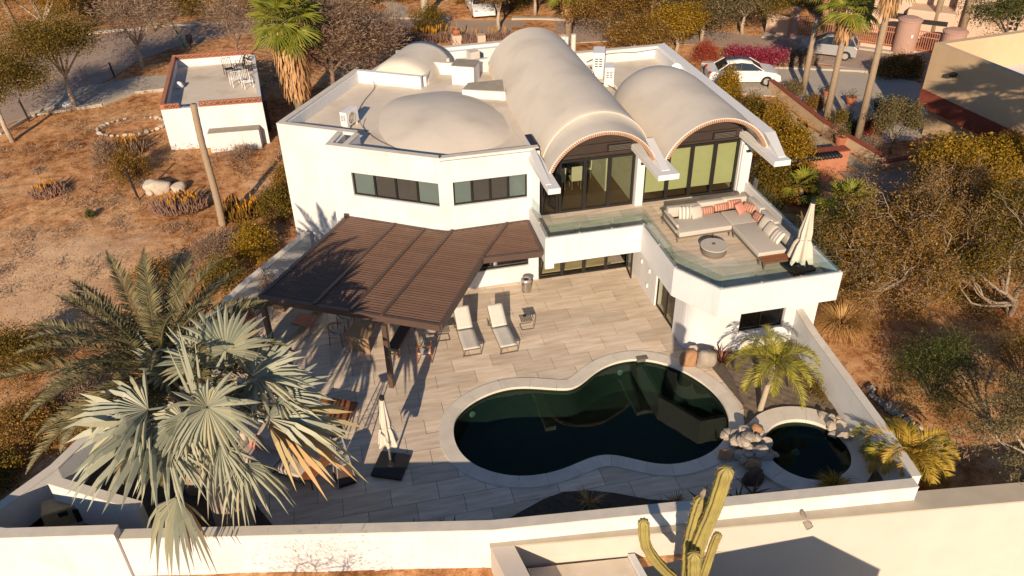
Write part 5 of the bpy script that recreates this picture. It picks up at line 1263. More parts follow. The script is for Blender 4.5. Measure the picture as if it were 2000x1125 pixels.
rock('striped orange rock at the spa end of the stone cascade', (11.05, 15.85, .2), (.27, .2, .22), 'orangerock', .1, 14)
rock('orange topped rock at the back of the stone cascade', (11.8, 17.15, .32), (.26, .2, .22), 'orangerock', .6, 15)
rock('dark brown boulder in shade below the stone cascade', (10.85, 15.45, .1), (.42, .3, .32), 'terracotta', .4, 16); COL.objects[-1].data.materials[0] = mat('dark_brown_rock', (.10, .065, .045), .9, (.07, .045, .03), 4, bump=.6)  # darker brown replaces the terracotta material
rp = thing('stone_pile', 'small pile of tan stones against the right side wall behind the spa', 'rock pile', (14.6, 16.6, 0))
for k in range(14):
    x = 14.5+rs.uniform(-.3, .35); y = 16.9-rs.uniform(-.5, .8); s_ = rs.uniform(.12, .22)
    o_ = link('stone', stones[k % 6], rp, Vector((x, y, rs.uniform(.08, .3)))-ORG[rp.name], (rs.uniform(-.6, .6), rs.uniform(-.6, .6), rs.uniform(0, 6))); o_.scale = (s_, s_, s_*1.3)
rl = thing('stone_edging', 'line of pale stones edging the slope right of the side wall', 'stones', (17, 16.5, 0))
for k in range(26):
    u = k/25; q = g(1628+ (1860-1628)*u+rs.uniform(-12, 12)+90*0, 690+(900-690)*u+rs.uniform(-8, 8)); q = g(1700+ (1830-1700)*u*1.0+rs.uniform(-8, 8), 770+(870-770)*u+rs.uniform(-8, 8)) 
    s_ = rs.uniform(.1, .22); o_ = link('stone', stones[k % 6], rl, Vector((q.x, q.y, .05))-ORG[rl.name], (rs.uniform(-.5, .5), 0, rs.uniform(0, 6))); o_.scale = (s_, s_, s_*1.4)
# ================================================================== VEGETATION
def nrmz(a): return a/np.maximum(1e-9, np.linalg.norm(a, axis=1, keepdims=True))
def leafcloud(rs_, P, n_per, spread, size, elong=2.2, flat=.35, outdir=None, var=.4):
    "P (m,3) cluster centres -> quads"
    m = len(P); c = np.repeat(P, n_per, 0); k = len(c)
    sp = np.asarray(spread)*np.ones(3)
    off = rs_.normal(0, 1, (k, 3))*sp*.5; c = c+off
    d = rs_.normal(0, 1, (k, 3)); 
    if outdir is not None: d = d*.5+np.repeat(outdir, n_per, 0)*1.0
    d[:, 2] *= .7; d = nrmz(d); nn_ = rs_.normal(0, 1, (k, 3)); nn_[:, 2] = np.abs(nn_[:, 2])+flat*2
    s_ = nrmz(np.cross(d, nn_)); L_ = size*(1+var*rs_.uniform(-1, 1, (k, 1))); w_ = L_/elong
    up = np.cross(s_, d)*L_*.12
    V_ = np.stack([c-d*L_*.5, c+s_*w_*.5+up, c+d*L_*.5, c-s_*w_*.5+up], 1).reshape(-1, 3)
    Q = np.arange(k*4).reshape(-1, 4); return V_, Q
def tree(name, label, cat, p, H_, R, m, n_leaf=6000, size=.14, seed=1, trunk='bark', trunk_r=.14, fork=.35, twig=False, group=None, lean=(0, 0), nb=7, elong=2.2, bare=.0, clus=.42, low=.0, tube_n=5):
    "H_ total height, R crown radii; limbs grow to points in the crown volume, leaves gather round their ends"
    rs_ = np.random.RandomState(seed); r = random.Random(seed); t = thing(name, label, cat, p, group)
    P0 = Vector(p); R = R if isinstance(R, tuple) else (R, R, R*.8); zc_ = H_-R[2]*(.9-low)
    C = P0+Vector((lean[0], lean[1], zc_)); F0_ = P0+Vector((lean[0]*.4, lean[1]*.4, H_*fork))
    mb = MB(); pts = [P0-Vector((0, 0, .15)), P0.lerp(F0_, .5)+Vector((r.uniform(-.1, .1), r.uniform(-.1, .1), 0)), F0_]
    mb.tube(pts, [trunk_r*1.25, trunk_r, trunk_r*.8], 8); mb.build('trunk', M_[trunk], t, smooth=True)
    br = MB(); ends = []; outs = []
    for i in range(nb):
        a = i*2.399+r.uniform(-.4, .4); e = r.uniform(-.15, 1.1); rr = r.uniform(.5, .75)
        q = C+Vector((math.cos(a)*math.cos(e)*R[0]*rr, math.sin(a)*math.cos(e)*R[1]*rr, math.sin(e)*R[2]*rr))
        mid = F0_.lerp(q, .5)+Vector((r.uniform(-.2, .2), r.uniform(-.2, .2), r.uniform(.0, .25)))*R[0]*.4
        br.tube([F0_, mid, q], [trunk_r*.6, trunk_r*.4, trunk_r*.22], tube_n)
        for j in range(5):
            a2, e2 = r.uniform(0, 6.28), r.uniform(-.6, 1.3); rr2 = r.uniform(.4, .55)
            q2 = q+Vector((math.cos(a2)*math.cos(e2)*R[0]*rr2, math.sin(a2)*math.cos(e2)*R[1]*rr2, math.sin(e2)*R[2]*rr2))
            v = q2-C; k_ = math.sqrt((v.x/R[0])**2+(v.y/R[1])**2+(v.z/R[2])**2)
            if k_ > 1: q2 = C+v/k_
            m2 = q.lerp(q2, .5)+Vector((r.uniform(-.1, .1), r.uniform(-.1, .1), r.uniform(-.05, .15)))*R[0]*.3
            br.tube([q, m2, q2], [trunk_r*.22, trunk_r*.13, trunk_r*.06], 4, False); ends += [q2, m2, m2.lerp(q2, .6)]; outs += [q2-C, q2-C, q2-C]
            for j2 in range(3):
                q3 = q2+Vector((r.gauss(0, 1)*R[0], r.gauss(0, 1)*R[1], r.gauss(.2, 1)*R[2]))*.17
                br.tube([m2.lerp(q2, r.uniform(.3, 1)), q3], [trunk_r*.07, trunk_r*.03], 3, False); ends.append(q3); outs.append(q3-C)
    br.build('branches', M_[trunk], t)
    E_ = np.array([tuple(e) for e in ends]); O_ = nrmz(np.array([tuple(o) for o in outs]))
    if bare: keep = rs_.rand(len(E_)) > bare; E_, O_ = E_[keep], O_[keep]
    n_per = max(3, int(n_leaf*(1.3 if twig else 2.6)/len(E_)))
    if twig: V_, Q = leafcloud(rs_, E_, n_per, R[0]*clus, size, elong, .1, O_)
    else: V_, Q = leafcloud(rs_, E_, n_per, np.array([R[0], R[1], R[2]*.75])*clus*.8, size*.85, elong)
    V_ -= np.array(tuple(P0)); V_[:, 2] = np.maximum(V_[:, 2], .02)
    o_ = link('crown', mesh_np('crown', V_, Q, M_[m]), t); return t
def bush(name, label, cat, p, R, m, n_leaf=3000, size=.1, seed=1, group=None, elong=2.0, twig=False, clus=.4, nb=16, stems='twig'):
    rs_ = np.random.RandomState(seed); R = R if isinstance(R, tuple) else (R, R, R*.9); t = thing(name, label, cat, p, group); P0 = Vector(p); mb = MB(); E_ = []; O_ = []
    for i in range(nb*3):
        a, u, e = rs_.uniform(0, 6.28), rs_.uniform(.45, 1)**.6, rs_.uniform(0, 1.5); q = Vector((math.cos(a)*math.cos(e)*R[0]*u*.85, math.sin(a)*math.cos(e)*R[1]*u*.85, R[2]*(.12+.85*math.sin(e)*u)))
        E_.append(tuple(q)); O_.append(tuple(q))
        if i < nb: mb.tube([P0+Vector((rs_.uniform(-.1, .1)*R[0], rs_.uniform(-.1, .1)*R[1], -.05)), P0+q*.55+Vector((0, 0, .1*R[2])), P0+q], [.03, .022, .01], 4, False)
    mb.build('stems', M_[stems], t); E_ = np.array(E_); O_ = nrmz(np.array(O_))
    V_, Q = leafcloud(rs_, E_, max(3, int(n_leaf*2.0/len(E_))), np.array(R)*clus*.85, size*.8, elong, .3, O_ if twig else None); V_[:, 2] = np.maximum(V_[:, 2], .01)
    link('foliage', mesh_np('foliage', V_, Q, M_[m]), t); return t
def fan(hub, u, nrm_, R, nseg=30, spread=rad(200), fold=.035, droop=.12, rs_=None, cup=.15, split=.45, wid=1.0, jit=0):
    u = Vector(u).normalized(); nrm_ = (Vector(nrm_)-u*Vector(nrm_).dot(u)).normalized(); v = nrm_.cross(u); V_ = []; F_ = []; dl = spread/nseg/2*wid
    for i in range(nseg):
        th = -spread/2+spread*(i+.5+rs_.uniform(-.22, .22)*jit)/nseg; RR = R*(1-.28*(abs(th)/(spread/2))**2.2)*rs_.uniform(.90-.13*jit, 1.04); dr = droop*rs_.uniform(.6-.3*jit, 1.6+.8*jit); lf_ = rs_.gauss(0, .035)*jit
        def pt(rf, a, lift):
            x = u*math.cos(a)+v*math.sin(a); q = Vector(hub)+x*RR*rf+nrm_*((lift+lf_*rf*rf*2)*R+cup*R*rf*(abs(math.sin(a))**1.5)); q.z -= dr*R*max(0, rf-.35)**1.7; return q
        b = len(V_); tw = rs_.uniform(-.02, .02)
        V_ += [pt(.02, th, 0), pt(split, th-dl, 0), pt(split, th, fold), pt(split, th+dl, 0), pt(.74, th-dl*.52+tw, 0), pt(.74, th+tw, fold*.8), pt(.74, th+dl*.52+tw, 0), pt(1, th+tw*1.5, 0)]
        F_ += [(b, b+1, b+2), (b, b+2, b+3), (b+1, b+4, b+5, b+2), (b+2, b+5, b+6, b+3), (b+4, b+7, b+5), (b+5, b+7, b+6)]
    return V_, F_
def frond(P0, az, el, L_, droop, n=38, ll=.45, w=.03, rs_=None, vee=.5, twist=0, base=.14):
    "feather leaf: rachis points and leaflet quads"
    d = Vector((math.cos(az), math.sin(az), 0)); sd_ = Vector((-math.sin(az), math.cos(az), 0)); pts = []; p = Vector(P0); e = el; st = L_/18
    for k in range(19): pts.append(p.copy()); p += (d*math.cos(e)+Vector((0, 0, math.sin(e))))*st; e -= droop/18*(1.0+.6*k/18)
    V_ = []; F_ = []
    for i in range(n):
        s_ = base+(1-base)*(i+.5)/n; x = s_*18; k = min(17, int(x)); c = pts[k].lerp(pts[k+1], x-k); t = (pts[k+1]-pts[k]).normalized(); up = sd_.cross(t)*-1
        if up.z < 0: up = -up
        prof = math.sin(math.pi*min(1, .12+.88*s_))**.6*(1 if s_ < .8 else 1-.4*(s_-.8)/.2)
        for sg in (-1, 1):
            l = ll*prof*rs_.uniform(.85, 1.15); be = .55+.5*s_+rs_.uniform(-.08, .08)
            dd = (sd_*sg*math.cos(be)+t*math.sin(be)+up*vee*rs_.uniform(.4, 1.2)).normalized(); tip = c+dd*l; tip.z -= l*.18
            wv = t.cross(dd).normalized().cross(dd)*w*.5
            mid = c+dd*l*.4; b = len(V_); V_ += [c-wv*.5, mid+wv, tip, mid-wv]; F_.append((b, b+1, b+2, b+3))
    return pts, V_, F_
def featherpalm(name, label, p, H_, n, L_, m, seed=1, trunk_r=.25, droop=(.9, 1.8), el=(5, 80), ll=.45, w=.035, nl=38, group=None, trunk='palmtrunk', lean=(0, 0), spear=0, cat='palm', tm=None):
    rs_ = random.Random(seed); t = thing(name, label, cat, p, group); P0 = Vector(p); top = P0+Vector((lean[0], lean[1], H_)); mb = MB()
    if H_ > .3:
        k = 12; pts = [P0.lerp(top, i/k) for i in range(k+1)]; pts[0].z -= .15
        mb.tube(pts, [trunk_r*(1.15-.3*i/k)*(1+.05*(i % 2)) for i in range(k+1)], 14); mb.build('trunk', M_[trunk], t, smooth=True)
    for i in range(n):
        u = (i+.5)/n; az = i*2.399+rs_.uniform(-.15, .15); e = rad(el[0]+(el[1]-el[0])*u)
        pts, V_, F_ = frond(top+Vector((math.cos(az), math.sin(az), 0))*trunk_r*.4, az, e, L_*rs_.uniform(.85, 1.08), droop[0]+(droop[1]-droop[0])*rs_.random(), nl, ll, w, rs_)
        mb = MB(); mb.add(V_, F_); mm = m if rs_.random() > .12 else (tm or m); fo = mb.build('frond', M_[mm], t)
        mb = MB(); mb.tube(pts, [.03*(1-.8*k/18)+.004 for k in range(19)], 4, False); mb.build('midrib', M_[m], fo)
    return t
def fanpalm(name, label, p, H_, n, R, seed=1, trunk_r=.22, m='greenfan', skirt=0, skw=.45, group=None, pet=.9, trunk='palmtrunk', nseg=20, lean=(0, 0), el=(-35, 80), cat='palm'):
    rs_ = random.Random(seed); t = thing(name, label, cat, p, group); P0 = Vector(p); top = P0+Vector((lean[0], lean[1], H_)); mb = MB()
    if H_ > .3: mb.tube([P0-Vector((0, 0, .1)), P0.lerp(top, .5), top], [trunk_r*1.3, trunk_r, trunk_r*.9], 12); mb.build('trunk', M_[trunk], t, smooth=True)
    V_ = []; F_ = []; pm = MB()
    for i in range(n):
        u = (i+.5)/n; az = i*2.399; e = rad(el[0]+(el[1]-el[0])*u)+rs_.uniform(-.1, .1); d = Vector((math.cos(az)*math.cos(e), math.sin(az)*math.cos(e), math.sin(e)))
        hub = top+d*pet*rs_.uniform(.8, 1.1); hub.z -= .1*pet*(1-u); ax = (d+Vector((0, 0, -.35*(1-u)))).normalized(); nn_ = Vector((0, 0, 1)) if abs(ax.z) < .9 else Vector((math.cos(az), math.sin(az), 0))*-1
        pm.tube([top, top.lerp(hub, .6)+Vector((0, 0, .05)), hub], [.03, .02, .014], 4, False)
        a, b = fan(hub, ax, nn_, R*rs_.uniform(.85, 1.1), nseg, rad(210), .03, .35, rs_, .1); k = len(V_); V_ += a; F_ += [tuple(x+k for x in f) for f in b]
    mb = MB(); mb.v = V_; mb.f = F_; mb.build('fan_leaves', M_[m], t); pm.build('leaf_stalks', M_[m], t)
    if skirt:
        V_ = []; F_ = []
        for i in range(int(260*skirt*skw/.45)):
            az = rs_.uniform(0, 6.28); z = top.z-rs_.random()**1.0*skirt*1.0; ro = trunk_r+rs_.uniform(.05, skw)*(1-.45*(top.z-z)/skirt); q = Vector((P0.x+lean[0], P0.y+lean[1], z))+Vector((math.cos(az)*ro, math.sin(az)*ro, 0)); l = rs_.uniform(.5, 1.0); s_ = Vector((-math.sin(az), math.cos(az), 0))*rs_.uniform(.02, .07)
            tip = q+Vector((math.cos(az)*.12+rs_.uniform(-.1, .1), math.sin(az)*.12+rs_.uniform(-.1, .1), -l)); b = len(V_); V_ += [q-s_*.4, q+s_*.4, q.lerp(tip, .6)+s_, tip, q.lerp(tip, .6)-s_]; F_.append((b, b+1, b+2, b+3, b+4))
        mb = MB(); mb.v = V_; mb.f = F_; mb.build('dry_skirt', M_['dryskirt'], t)
    return t
def aloe(name, label, p, R, n=160, hgt=.55, fl=14, seed=1, group=None, m='leaf_mauve', cat='aloe', flm='flower_yellow', fh=.35):
    rs_ = random.Random(seed); t = thing(name, label, cat, p, group); P0 = Vector(p); Rx, Ry = R if isinstance(R, tuple) else (R, R); V_ = []; F_ = []; fb = MB()
    for i in range(n):
        a, u = rs_.uniform(0, 6.28), math.sqrt(rs_.random()); x, y = math.cos(a)*Rx*u, math.sin(a)*Ry*u; h_ = hgt*rs_.uniform(.6, 1.1)*(1-.35*u*u); q = P0+Vector((x, y, 0)); tip = q+Vector((x*.3+rs_.uniform(-.12, .12), y*.3+rs_.uniform(-.12, .12), h_)); w = rs_.uniform(.025, .045)
        mid = q.lerp(tip, .5)+Vector((x*.1, y*.1, 0)); b = len(V_)
        for c, ww in ((q, w), (mid, w*1.1)):
            for k in range(3): V_.append(c+Vector((math.cos(k*2.09)*ww, math.sin(k*2.09)*ww, 0)))
        V_.append(tip); F_ += [(b, b+1, b+4, b+3), (b+1, b+2, b+5, b+4), (b+2, b, b+3, b+5), (b+3, b+4, b+6), (b+4, b+5, b+6), (b+5, b+3, b+6)]
    mb = MB(); mb.v = V_; mb.f = F_; mb.build('fleshy_stems', M_[m], t)
    if fl:
        for i in range(fl):
            a, u = rs_.uniform(0, 6.28), math.sqrt(rs_.random())*.9; q = P0+Vector((math.cos(a)*Rx*u, math.sin(a)*Ry*u, hgt*.7)); tp = q+Vector((rs_.uniform(-.04, .04), rs_.uniform(-.04, .04), fh)); c = q.lerp(tp, .45); fb.tube([q, c], [.012, .012], 3, False); fb.tube([c, c.lerp(tp, .35), tp], [.025, .045, .01], 5)
        fb.build('flower_spikes', M_[flm], t)['kind'] = 'stuff'
    return t
def grassclump(name, label, p, R, n, L_, m, seed=1, w=.02, cat='grass clump', droop=.8, group=None):
    rs_ = random.Random(seed); P0 = Vector(p); V_ = []; F_ = []
    for i in range(n):
        a, u = rs_.uniform(0, 6.28), rs_.random(); q = P0+Vector((math.cos(a), math.sin(a), 0))*R*.35*u; d = Vector((math.cos(a), math.sin(a), 0)); e = rs_.uniform(.5, 1.45); l = L_*rs_.uniform(.6, 1.1); s_ = Vector((-math.sin(a), math.cos(a), 0)); b = len(V_); c = q.copy()
        for k in range(4):
            ww = w*(1, .9, .6, .1)[k]; V_ += [c-s_*ww, c+s_*ww]; c = c+(d*math.cos(e)+Vector((0, 0, math.sin(e))))*l/3; e -= droop*rs_.uniform(.5, 1.2)
        F_ += [(b+2*k, b+2*k+1, b+2*k+3, b+2*k+2) for k in range(3)]
    mb = MB(); mb.v = V_; mb.f = F_; o_ = mb.build(name, M_[m], origin=p); return tag(o_, label, cat, group)

# ---- silver fan palm in front
def sph(px, py, C, r_, near=True):
    d = (CF + CR*((px-1000)/FPX) - CU*((py-562.5)/FPX)).normalized(); o_ = Vector((0, 0, CAMH))-C; b = o_.dot(d); c = o_.dot(o_)-r_*r_; D_ = b*b-c
    if D_ < 0: q = o_+d*(-b); return C+q.normalized()*r_
    t = -b-math.sqrt(D_) if near else -b+math.sqrt(D_); return C+o_+d*t
BP = thing('silver_fan_palm', 'large silver leaved fan palm with thick ringed trunk rising behind the front wall', 'palm', (-4.45, 17.25, 0))
BC = Vector((-4.45, 17.25, 4.55))
k = 14; pts = [Vector((-4.45, 17.25, -.1)).lerp(BC, i/k) for i in range(k+1)]
mb = MB(); mb.tube(pts, [.52-.10*i/k+(.012 if i % 2 else 0) for i in range(k+1)], 22); mb.build('trunk', M_['bismarcktrunk'], BP, smooth=True)
mb = MB(); rr = random.Random(4)
for i in range(90):
    a = rr.uniform(0, 6.28); z_ = rr.uniform(2.6, 4.5); c = Vector((-4.45+math.cos(a)*.46, 17.25+math.sin(a)*.46, z_)); s_ = Vector((-math.sin(a), math.cos(a), 0))*.1
    mb.add([c-s_, c+s_, c+Vector((math.cos(a)*.3, math.sin(a)*.3, .35))], [(0, 1, 2)])
mb.build('leaf_bases', M_['bark'], BP)
rs2 = random.Random(21)
#      hub px, tip px, hub radius, tip radius, near?, size, spread, mat
FANS = [((405, 795), (400, 905), 1.7, 2.6, True, 1.4, 320, 'silver', .3), ((325, 735), (250, 640), 1.5, 2.9, False, 1.45, 190, 'silver', .15), ((290, 800), (150, 800), 1.6, 3.0, True, 1.75, 150, 'silver', .2),
        ((305, 840), (120, 905), 1.5, 3.4, True, 2.55, 135, 'silver', .3), ((445, 675), (430, 560), 1.7, 3.0, False, 1.55, 200, 'silver', .1), ((500, 740), (615, 655), 1.6, 3.1, False, 1.75, 190, 'silver', .15),
        ((520, 825), (715, 850), 1.7, 3.7, True, 2.6, 125, 'silverdry', .25), ((520, 815), (690, 800), 1.7, 3.5, True, 2.2, 100, 'silver', .3), ((300, 830), (140, 850), 1.5, 3.3, True, 2.3, 110, 'silver', .25), ((440, 720), (520, 610), 1.5, 2.9, False, 1.5, 150, 'silver', .15), ((350, 760), (280, 690), 1.3, 2.6, False, 1.3, 150, 'silver', .2), ((430, 870), (420, 960), 1.3, 2.2, True, 1.2, 150, 'silver', .5), ((475, 905), (505, 1010), 1.8, 2.8, True, 1.35, 150, 'silver', .7), ((345, 970), (310, 1115), 2.2, 3.6, True, 1.6, 105, 'silver', .6), ((352, 975), (395, 1080), 2.2, 3.3, True, 1.1, 60, 'silverdry', .6),
        ((385, 700), (330, 600), 1.3, 2.6, False, 1.3, 170, 'silver', .1), ((545, 775), (660, 740), 1.9, 3.2, False, 1.55, 170, 'silver', .2), ((330, 880), (300, 960), 1.6, 2.7, True, 1.3, 150, 'silver', .5),
        ((470, 790), (560, 730), 1.2, 2.4, False, 1.35, 200, 'silver', .1), ((360, 820), (250, 880), 1.2, 2.5, True, 1.3, 180, 'silver', .3), ((300, 765), (170, 740), 1.6, 2.8, False, 1.35, 150, 'silver', .15)]
for hp_, tp_, rh, rt, nr_, sz, spd, mm, dr_ in FANS:
    hub = sph(*hp_, BC, rh, nr_); tip = sph(*tp_, BC, rt, nr_); u = (tip-hub).normalized(); out = (hub-BC).normalized()
    nn_ = out if abs(out.dot(u)) < .75 else Vector((0, 0, 1)); nn_ = (nn_+Vector((0, 0, .7))+(Vector((0, 0, CAMH))-hub).normalized()*.5).normalized()
    if spd > 300: u = Vector((0.05, -.25, -1)); nn_ = (Vector((0, -1.5, CAMH))-hub).normalized()
    a, b = fan(hub, u, nn_, sz, int(spd/7.2), rad(spd*1.12), .055, dr_*1.5+.06, rs2, .16 if spd < 300 else .42, .46, 1.3, .9)
    mb = MB(); mb.v = a; mb.f = b; lf = mb.build('fan_leaf', M_[mm], BP)
    m_ = BC.lerp(hub, .55)+Vector((0, 0, .18)); mb = MB(); mb.tube([BC-Vector((0, 0, .2)), m_, hub], [.06, .045, .035], 6, False); mb.build('leaf_stalk', M_['silver'], lf)
for px, py, r_, w in ((403, 590, 2.7, .055), (372, 640, 2.2, .045), (390, 655, 2.1, .05), (425, 650, 2.1, .04), (398, 625, 2.5, .05)):
    tip = BC+Vector(((px-403)/90, .2+(px-390)/150, r_)); b = BC+Vector(((px-403)/400, 0, .1)); c = b.lerp(tip, .45); mb = MB(); mb.tube([b, c, tip], [.03, w, .004], 5); mb.build('spear_leaf', M_['silver'], BP)
# ---- date palm behind it
featherpalm('date_palm', 'grey green feather palm with rough orange brown trunk behind the silver fan palm', (-5.65, 19.3, 0), 4.6, 54, 3.75, 'datefrond', 6, .38, (.35, 1.0), (-10, 80), .55, .05, 64, trunk='palmtrunk')
# ---- yellow green small palm by the spa, golden palms at the corner
featherpalm('areca_palm', 'small yellow green palm with pale trunk leaning beside the spa', (12.5, 18.2, 0), 1.75, 20, 1.75, 'arecafrond', 9, .085, (1.2, 2.0), (0, 78), .42, .035, 30, trunk='palebark', lean=(.45, .35))
featherpalm('golden_palm', 'clump of golden green feather palms in the corner beyond the spa', (15.4, 14.6, 0), .8, 26, 1.6, 'orangefrond', 14, .09, (1.2, 2.1), (10, 78), .45, .04, 30, trunk='palebark', tm='arecafrond')
featherpalm('golden_palm', 'smaller green feather palm behind the golden clump at the corner', (15.25, 15.6, 0), .5, 12, 1.1, 'arecafrond', 17, .07, (1.2, 2.1), (10, 78), .36, .035, 24, trunk='palebark')
grassclump('ponytail_plant', 'round tuft of thin green leaves at the front rim of the spa', (*g(1628, 958).xy, .05), .25, 260, .75, 'leaf_yellow', 3, .012, 'plant', .75)
rosette('cordyline', 'reddish spiky rosette plant beside the pale boulder', 'plant', (12.35, 20.9, .05), 26, .75, .07, 'redleaf', (25, 85), 7)
MBr = random.Random(9)
for i, (x, y, l, n, lb) in enumerate(((1440, 985, .7, 7, 'dark agave nearest the cactus in the shaded front bed'), (1370, 985, .6, 6, 'dark agave left of the cactus tip in the shaded front bed'), (1470, 968, .75, 6, 'red tipped dark agave in the front bed below the stone cascade'),
                         (805, 1040, .5, 6, 'dark agave tips leftmost along the shaded front wall'), (885, 1037, .5, 6, 'dark agave tips second from left along the shaded front wall'))):
    rosette('agave', lb, 'agave', (*g(x, y).xy, .03), n, l, .07, 'leaf_green' if i != 2 else 'redleaf', (35, 85), 30+i, 'agaves in the shaded front bed', .1)
grassclump('dry_weed', 'pale dry weed catching the sun in the shaded front bed', (*g(1150, 985).xy, .03), .3, 60, .7, 'straw', 5, .009, 'weed', .45)
grassclump('dry_weed', 'small dry weed in the shaded bed left of the cactus', (*g(1320, 985).xy, .03), .3, 70, .45, 'brush', 6, .009, 'weed', .45)
bush('rose_bush', 'small sparse bush with pale flowers against the right side wall', 'bush', (14.6, 18.6, 0), (.35, .9, .7), 'leaf_olive', 900, .07, 3)
grassclump('straw_grass', 'big tuft of dry golden grass behind the lower wing', (*g(1640, 640).xy, 0), 1.2, 900, 1.3, 'straw', 8, .012, 'grass clump', .7)
grassclump('straw_grass', 'smaller dry golden tuft nearer the terrace corner', (*g(1680, 560).xy, 0), 1.0, 500, 1.1, 'straw', 18, .012, 'grass clump', .7)
# sparse bougainvillea along the left wall, by the pergola
bush('bougainvillea', 'sparse bougainvillea with red bracts climbing the left side wall by the pergola', 'bush', (-3.6, 28.6, .2), (.5, 1.6, 1.3), 'leaf_twig', 900, .12, 31, twig=True, elong=5)
bush('bougainvillea', 'red flowering bougainvillea tip at the left pergola corner', 'bush', (-4.3, 26.8, .2), (.35, .6, 1.2), 'flower_red', 500, .08, 32)
bush('croton', 'low green leafed plants along the left wall foot near the pergola corner', 'bush', (-5.0, 25.2, .1), (.6, 1.2, .7), 'leaf_green', 900, .12, 33)
# ---- cactus
CA = thing('columnar_cactus', 'yellow green columnar cactus with several ribbed arms in front of the cream wall', 'cactus', (7.6, 12.0, -3.4))
def cactusarm(pts, r_, nm='arm', ribs=9, m='cactus', parent=CA, capm=True):
    P_ = [Vector(p) for p in pts]; out = []
    for i in range(len(P_)-1):
        p0, p1, p2, p3 = P_[max(i-1, 0)], P_[i], P_[i+1], P_[min(i+2, len(P_)-1)]
        for k in range(8): t = k/8; out.append(.5*((2*p1)+(p2-p0)*t+(2*p0-5*p1+4*p2-p3)*t*t+(3*p1-p0-3*p2+p3)*t**3))
    out.append(P_[-1]); d_ = (out[-1]-out[-2]).normalized(); end = out[-1]
    out += [end+d_*r_*.3, end+d_*r_*.55, end+d_*r_*.7]; n = ribs*4; V_ = []; m_ = len(out); rc = random.Random(5)
    for i, p in enumerate(out):
        t = (out[min(i+1, m_-1)]-out[max(i-1, 0)]).normalized(); x = t.cross(Vector((0, 1, .01))).normalized(); y = t.cross(x).normalized(); sc = 1 if i < m_-3 else (.85, .55, .15)[i-(m_-3)]
        sc *= (.9 if i < 3 else 1)*(1+.04*math.sin(i*1.7))
        for k in range(n): a = 2*math.pi*k/n; rr_ = r_*sc*(.68+.36*abs(math.cos(a*ribs/2))**.75+.02*math.sin(i*2.1+k//4)); V_.append(p+(x*math.cos(a)+y*math.sin(a))*rr_)
    F_ = [(i*n+k, i*n+(k+1) % n, (i+1)*n+(k+1) % n, (i+1)*n+k) for i in range(m_-1) for k in range(n)]+[tuple((m_-1)*n+k for k in range(n))]
    mb = MB(); mb.add(V_, F_); o_ = mb.build(nm, M_[m], parent, smooth=True)
    mb = MB()
    for j in range(ribs):
        a = 2*math.pi*j/ribs
        for i in range(2, m_-2, 2):
            p = out[i]; t = (out[min(i+1, m_-1)]-out[max(i-1, 0)]).normalized(); x = t.cross(Vector((0, 1, .01))).normalized(); y = t.cross(x).normalized(); q = p+(x*math.cos(a)+y*math.sin(a))*r_*1.02; s_ = .022
            for z_ in range(3): dv = Vector((rc.uniform(-1, 1), rc.uniform(-1, 1), rc.uniform(-1, 1)))*.05; mb.add([q-t*.006, q+t*.006, q+dv+(q-p)*.15], [(0, 1, 2)])
    mb.build('spines', M_['straw'], o_); return o_
def cw(px, py, y): # point seen at px,py in the vertical plane y
    d = CF + CR*((px-1000)/FPX) - CU*((py-562.5)/FPX); t = y/d.y; return Vector((d.x*t, y, CAMH+d.z*t))
cactusarm([cw(1330, 1250, 11.6), cw(1345, 1125, 11.7), cw(1350, 1060, 11.75), cw(1365, 1000, 11.8), cw(1372, 978, 11.85)], .19, 'main_stem')
cactusarm([cw(1352, 1120, 11.6), cw(1366, 1060, 11.5), cw(1395, 990, 11.35), cw(1418, 920, 11.2)], .175)
cactusarm([cw(1330, 1140, 11.6), cw(1290, 1105, 11.4), cw(1262, 1065, 11.3), cw(1257, 1020, 11.25)], .125)
cactusarm([cw(1362, 1160, 11.9), cw(1392, 1070, 12.0), cw(1402, 1045, 12.0)], .11)
cactusarm([cw(1352, 1200, 11.3), cw(1355, 1130, 11.2), cw(1356, 1085, 11.15)], .16)
tp = cw(1372, 974, 11.85); mb = MB(); mb.tube([tp+Vector((0, 0, .05)), tp+Vector((0, 0, .2)), tp+Vector((.02, 0, .32))], [.04, .09, .03], 7); mb.build('flower_bud', M_['bark'], CA)

# ---- dry lot on the left
def GP3(x, y): return (*g(x, y).xy, 0)
tt = thing('bare_palm_trunk', 'tall bare tan palm trunk without crown standing in the dry lot', 'palm trunk', GP3(435, 440)); tb = g(435, 440)
mb = MB(); k = 26; pts = [tb+Vector((.03*math.sin(i*.25), .0, 6.1*i/k-.1)) for i in range(k+1)]; mb.tube(pts, [.135+.03*(1-i/k)+.012*(i % 2) for i in range(k+1)], 12); mb.build('trunk', M_['palmtrunk'], tt, smooth=True)
aloe('aloe_clump', 'isolated round mauve aloe clump with orange flowers at the left of the dry lot', GP3(95, 380), (.75, .65), 240, .6, 16, 2, 'aloe clumps on the dry lot')
aloe('aloe_clump', 'wide mauve aloe clump with yellow spikes just left of the bare palm trunk', GP3(352, 408), (1.15, .8), 420, .7, 26, 3, 'aloe clumps on the dry lot')
aloe('aloe_clump', 'orange flowered aloe clump at the foot of the bare palm trunk', GP3(475, 420), (.9, .8), 240, .8, 30, 4, 'aloe clumps on the dry lot', 'leaf_rust')
aloe('aloe_clump', 'orange flowered aloes behind the dark post in the dry lot', GP3(250, 300), (.8, .7), 200, 1.0, 26, 5, 'aloe clumps on the dry lot', 'leaf_twig')
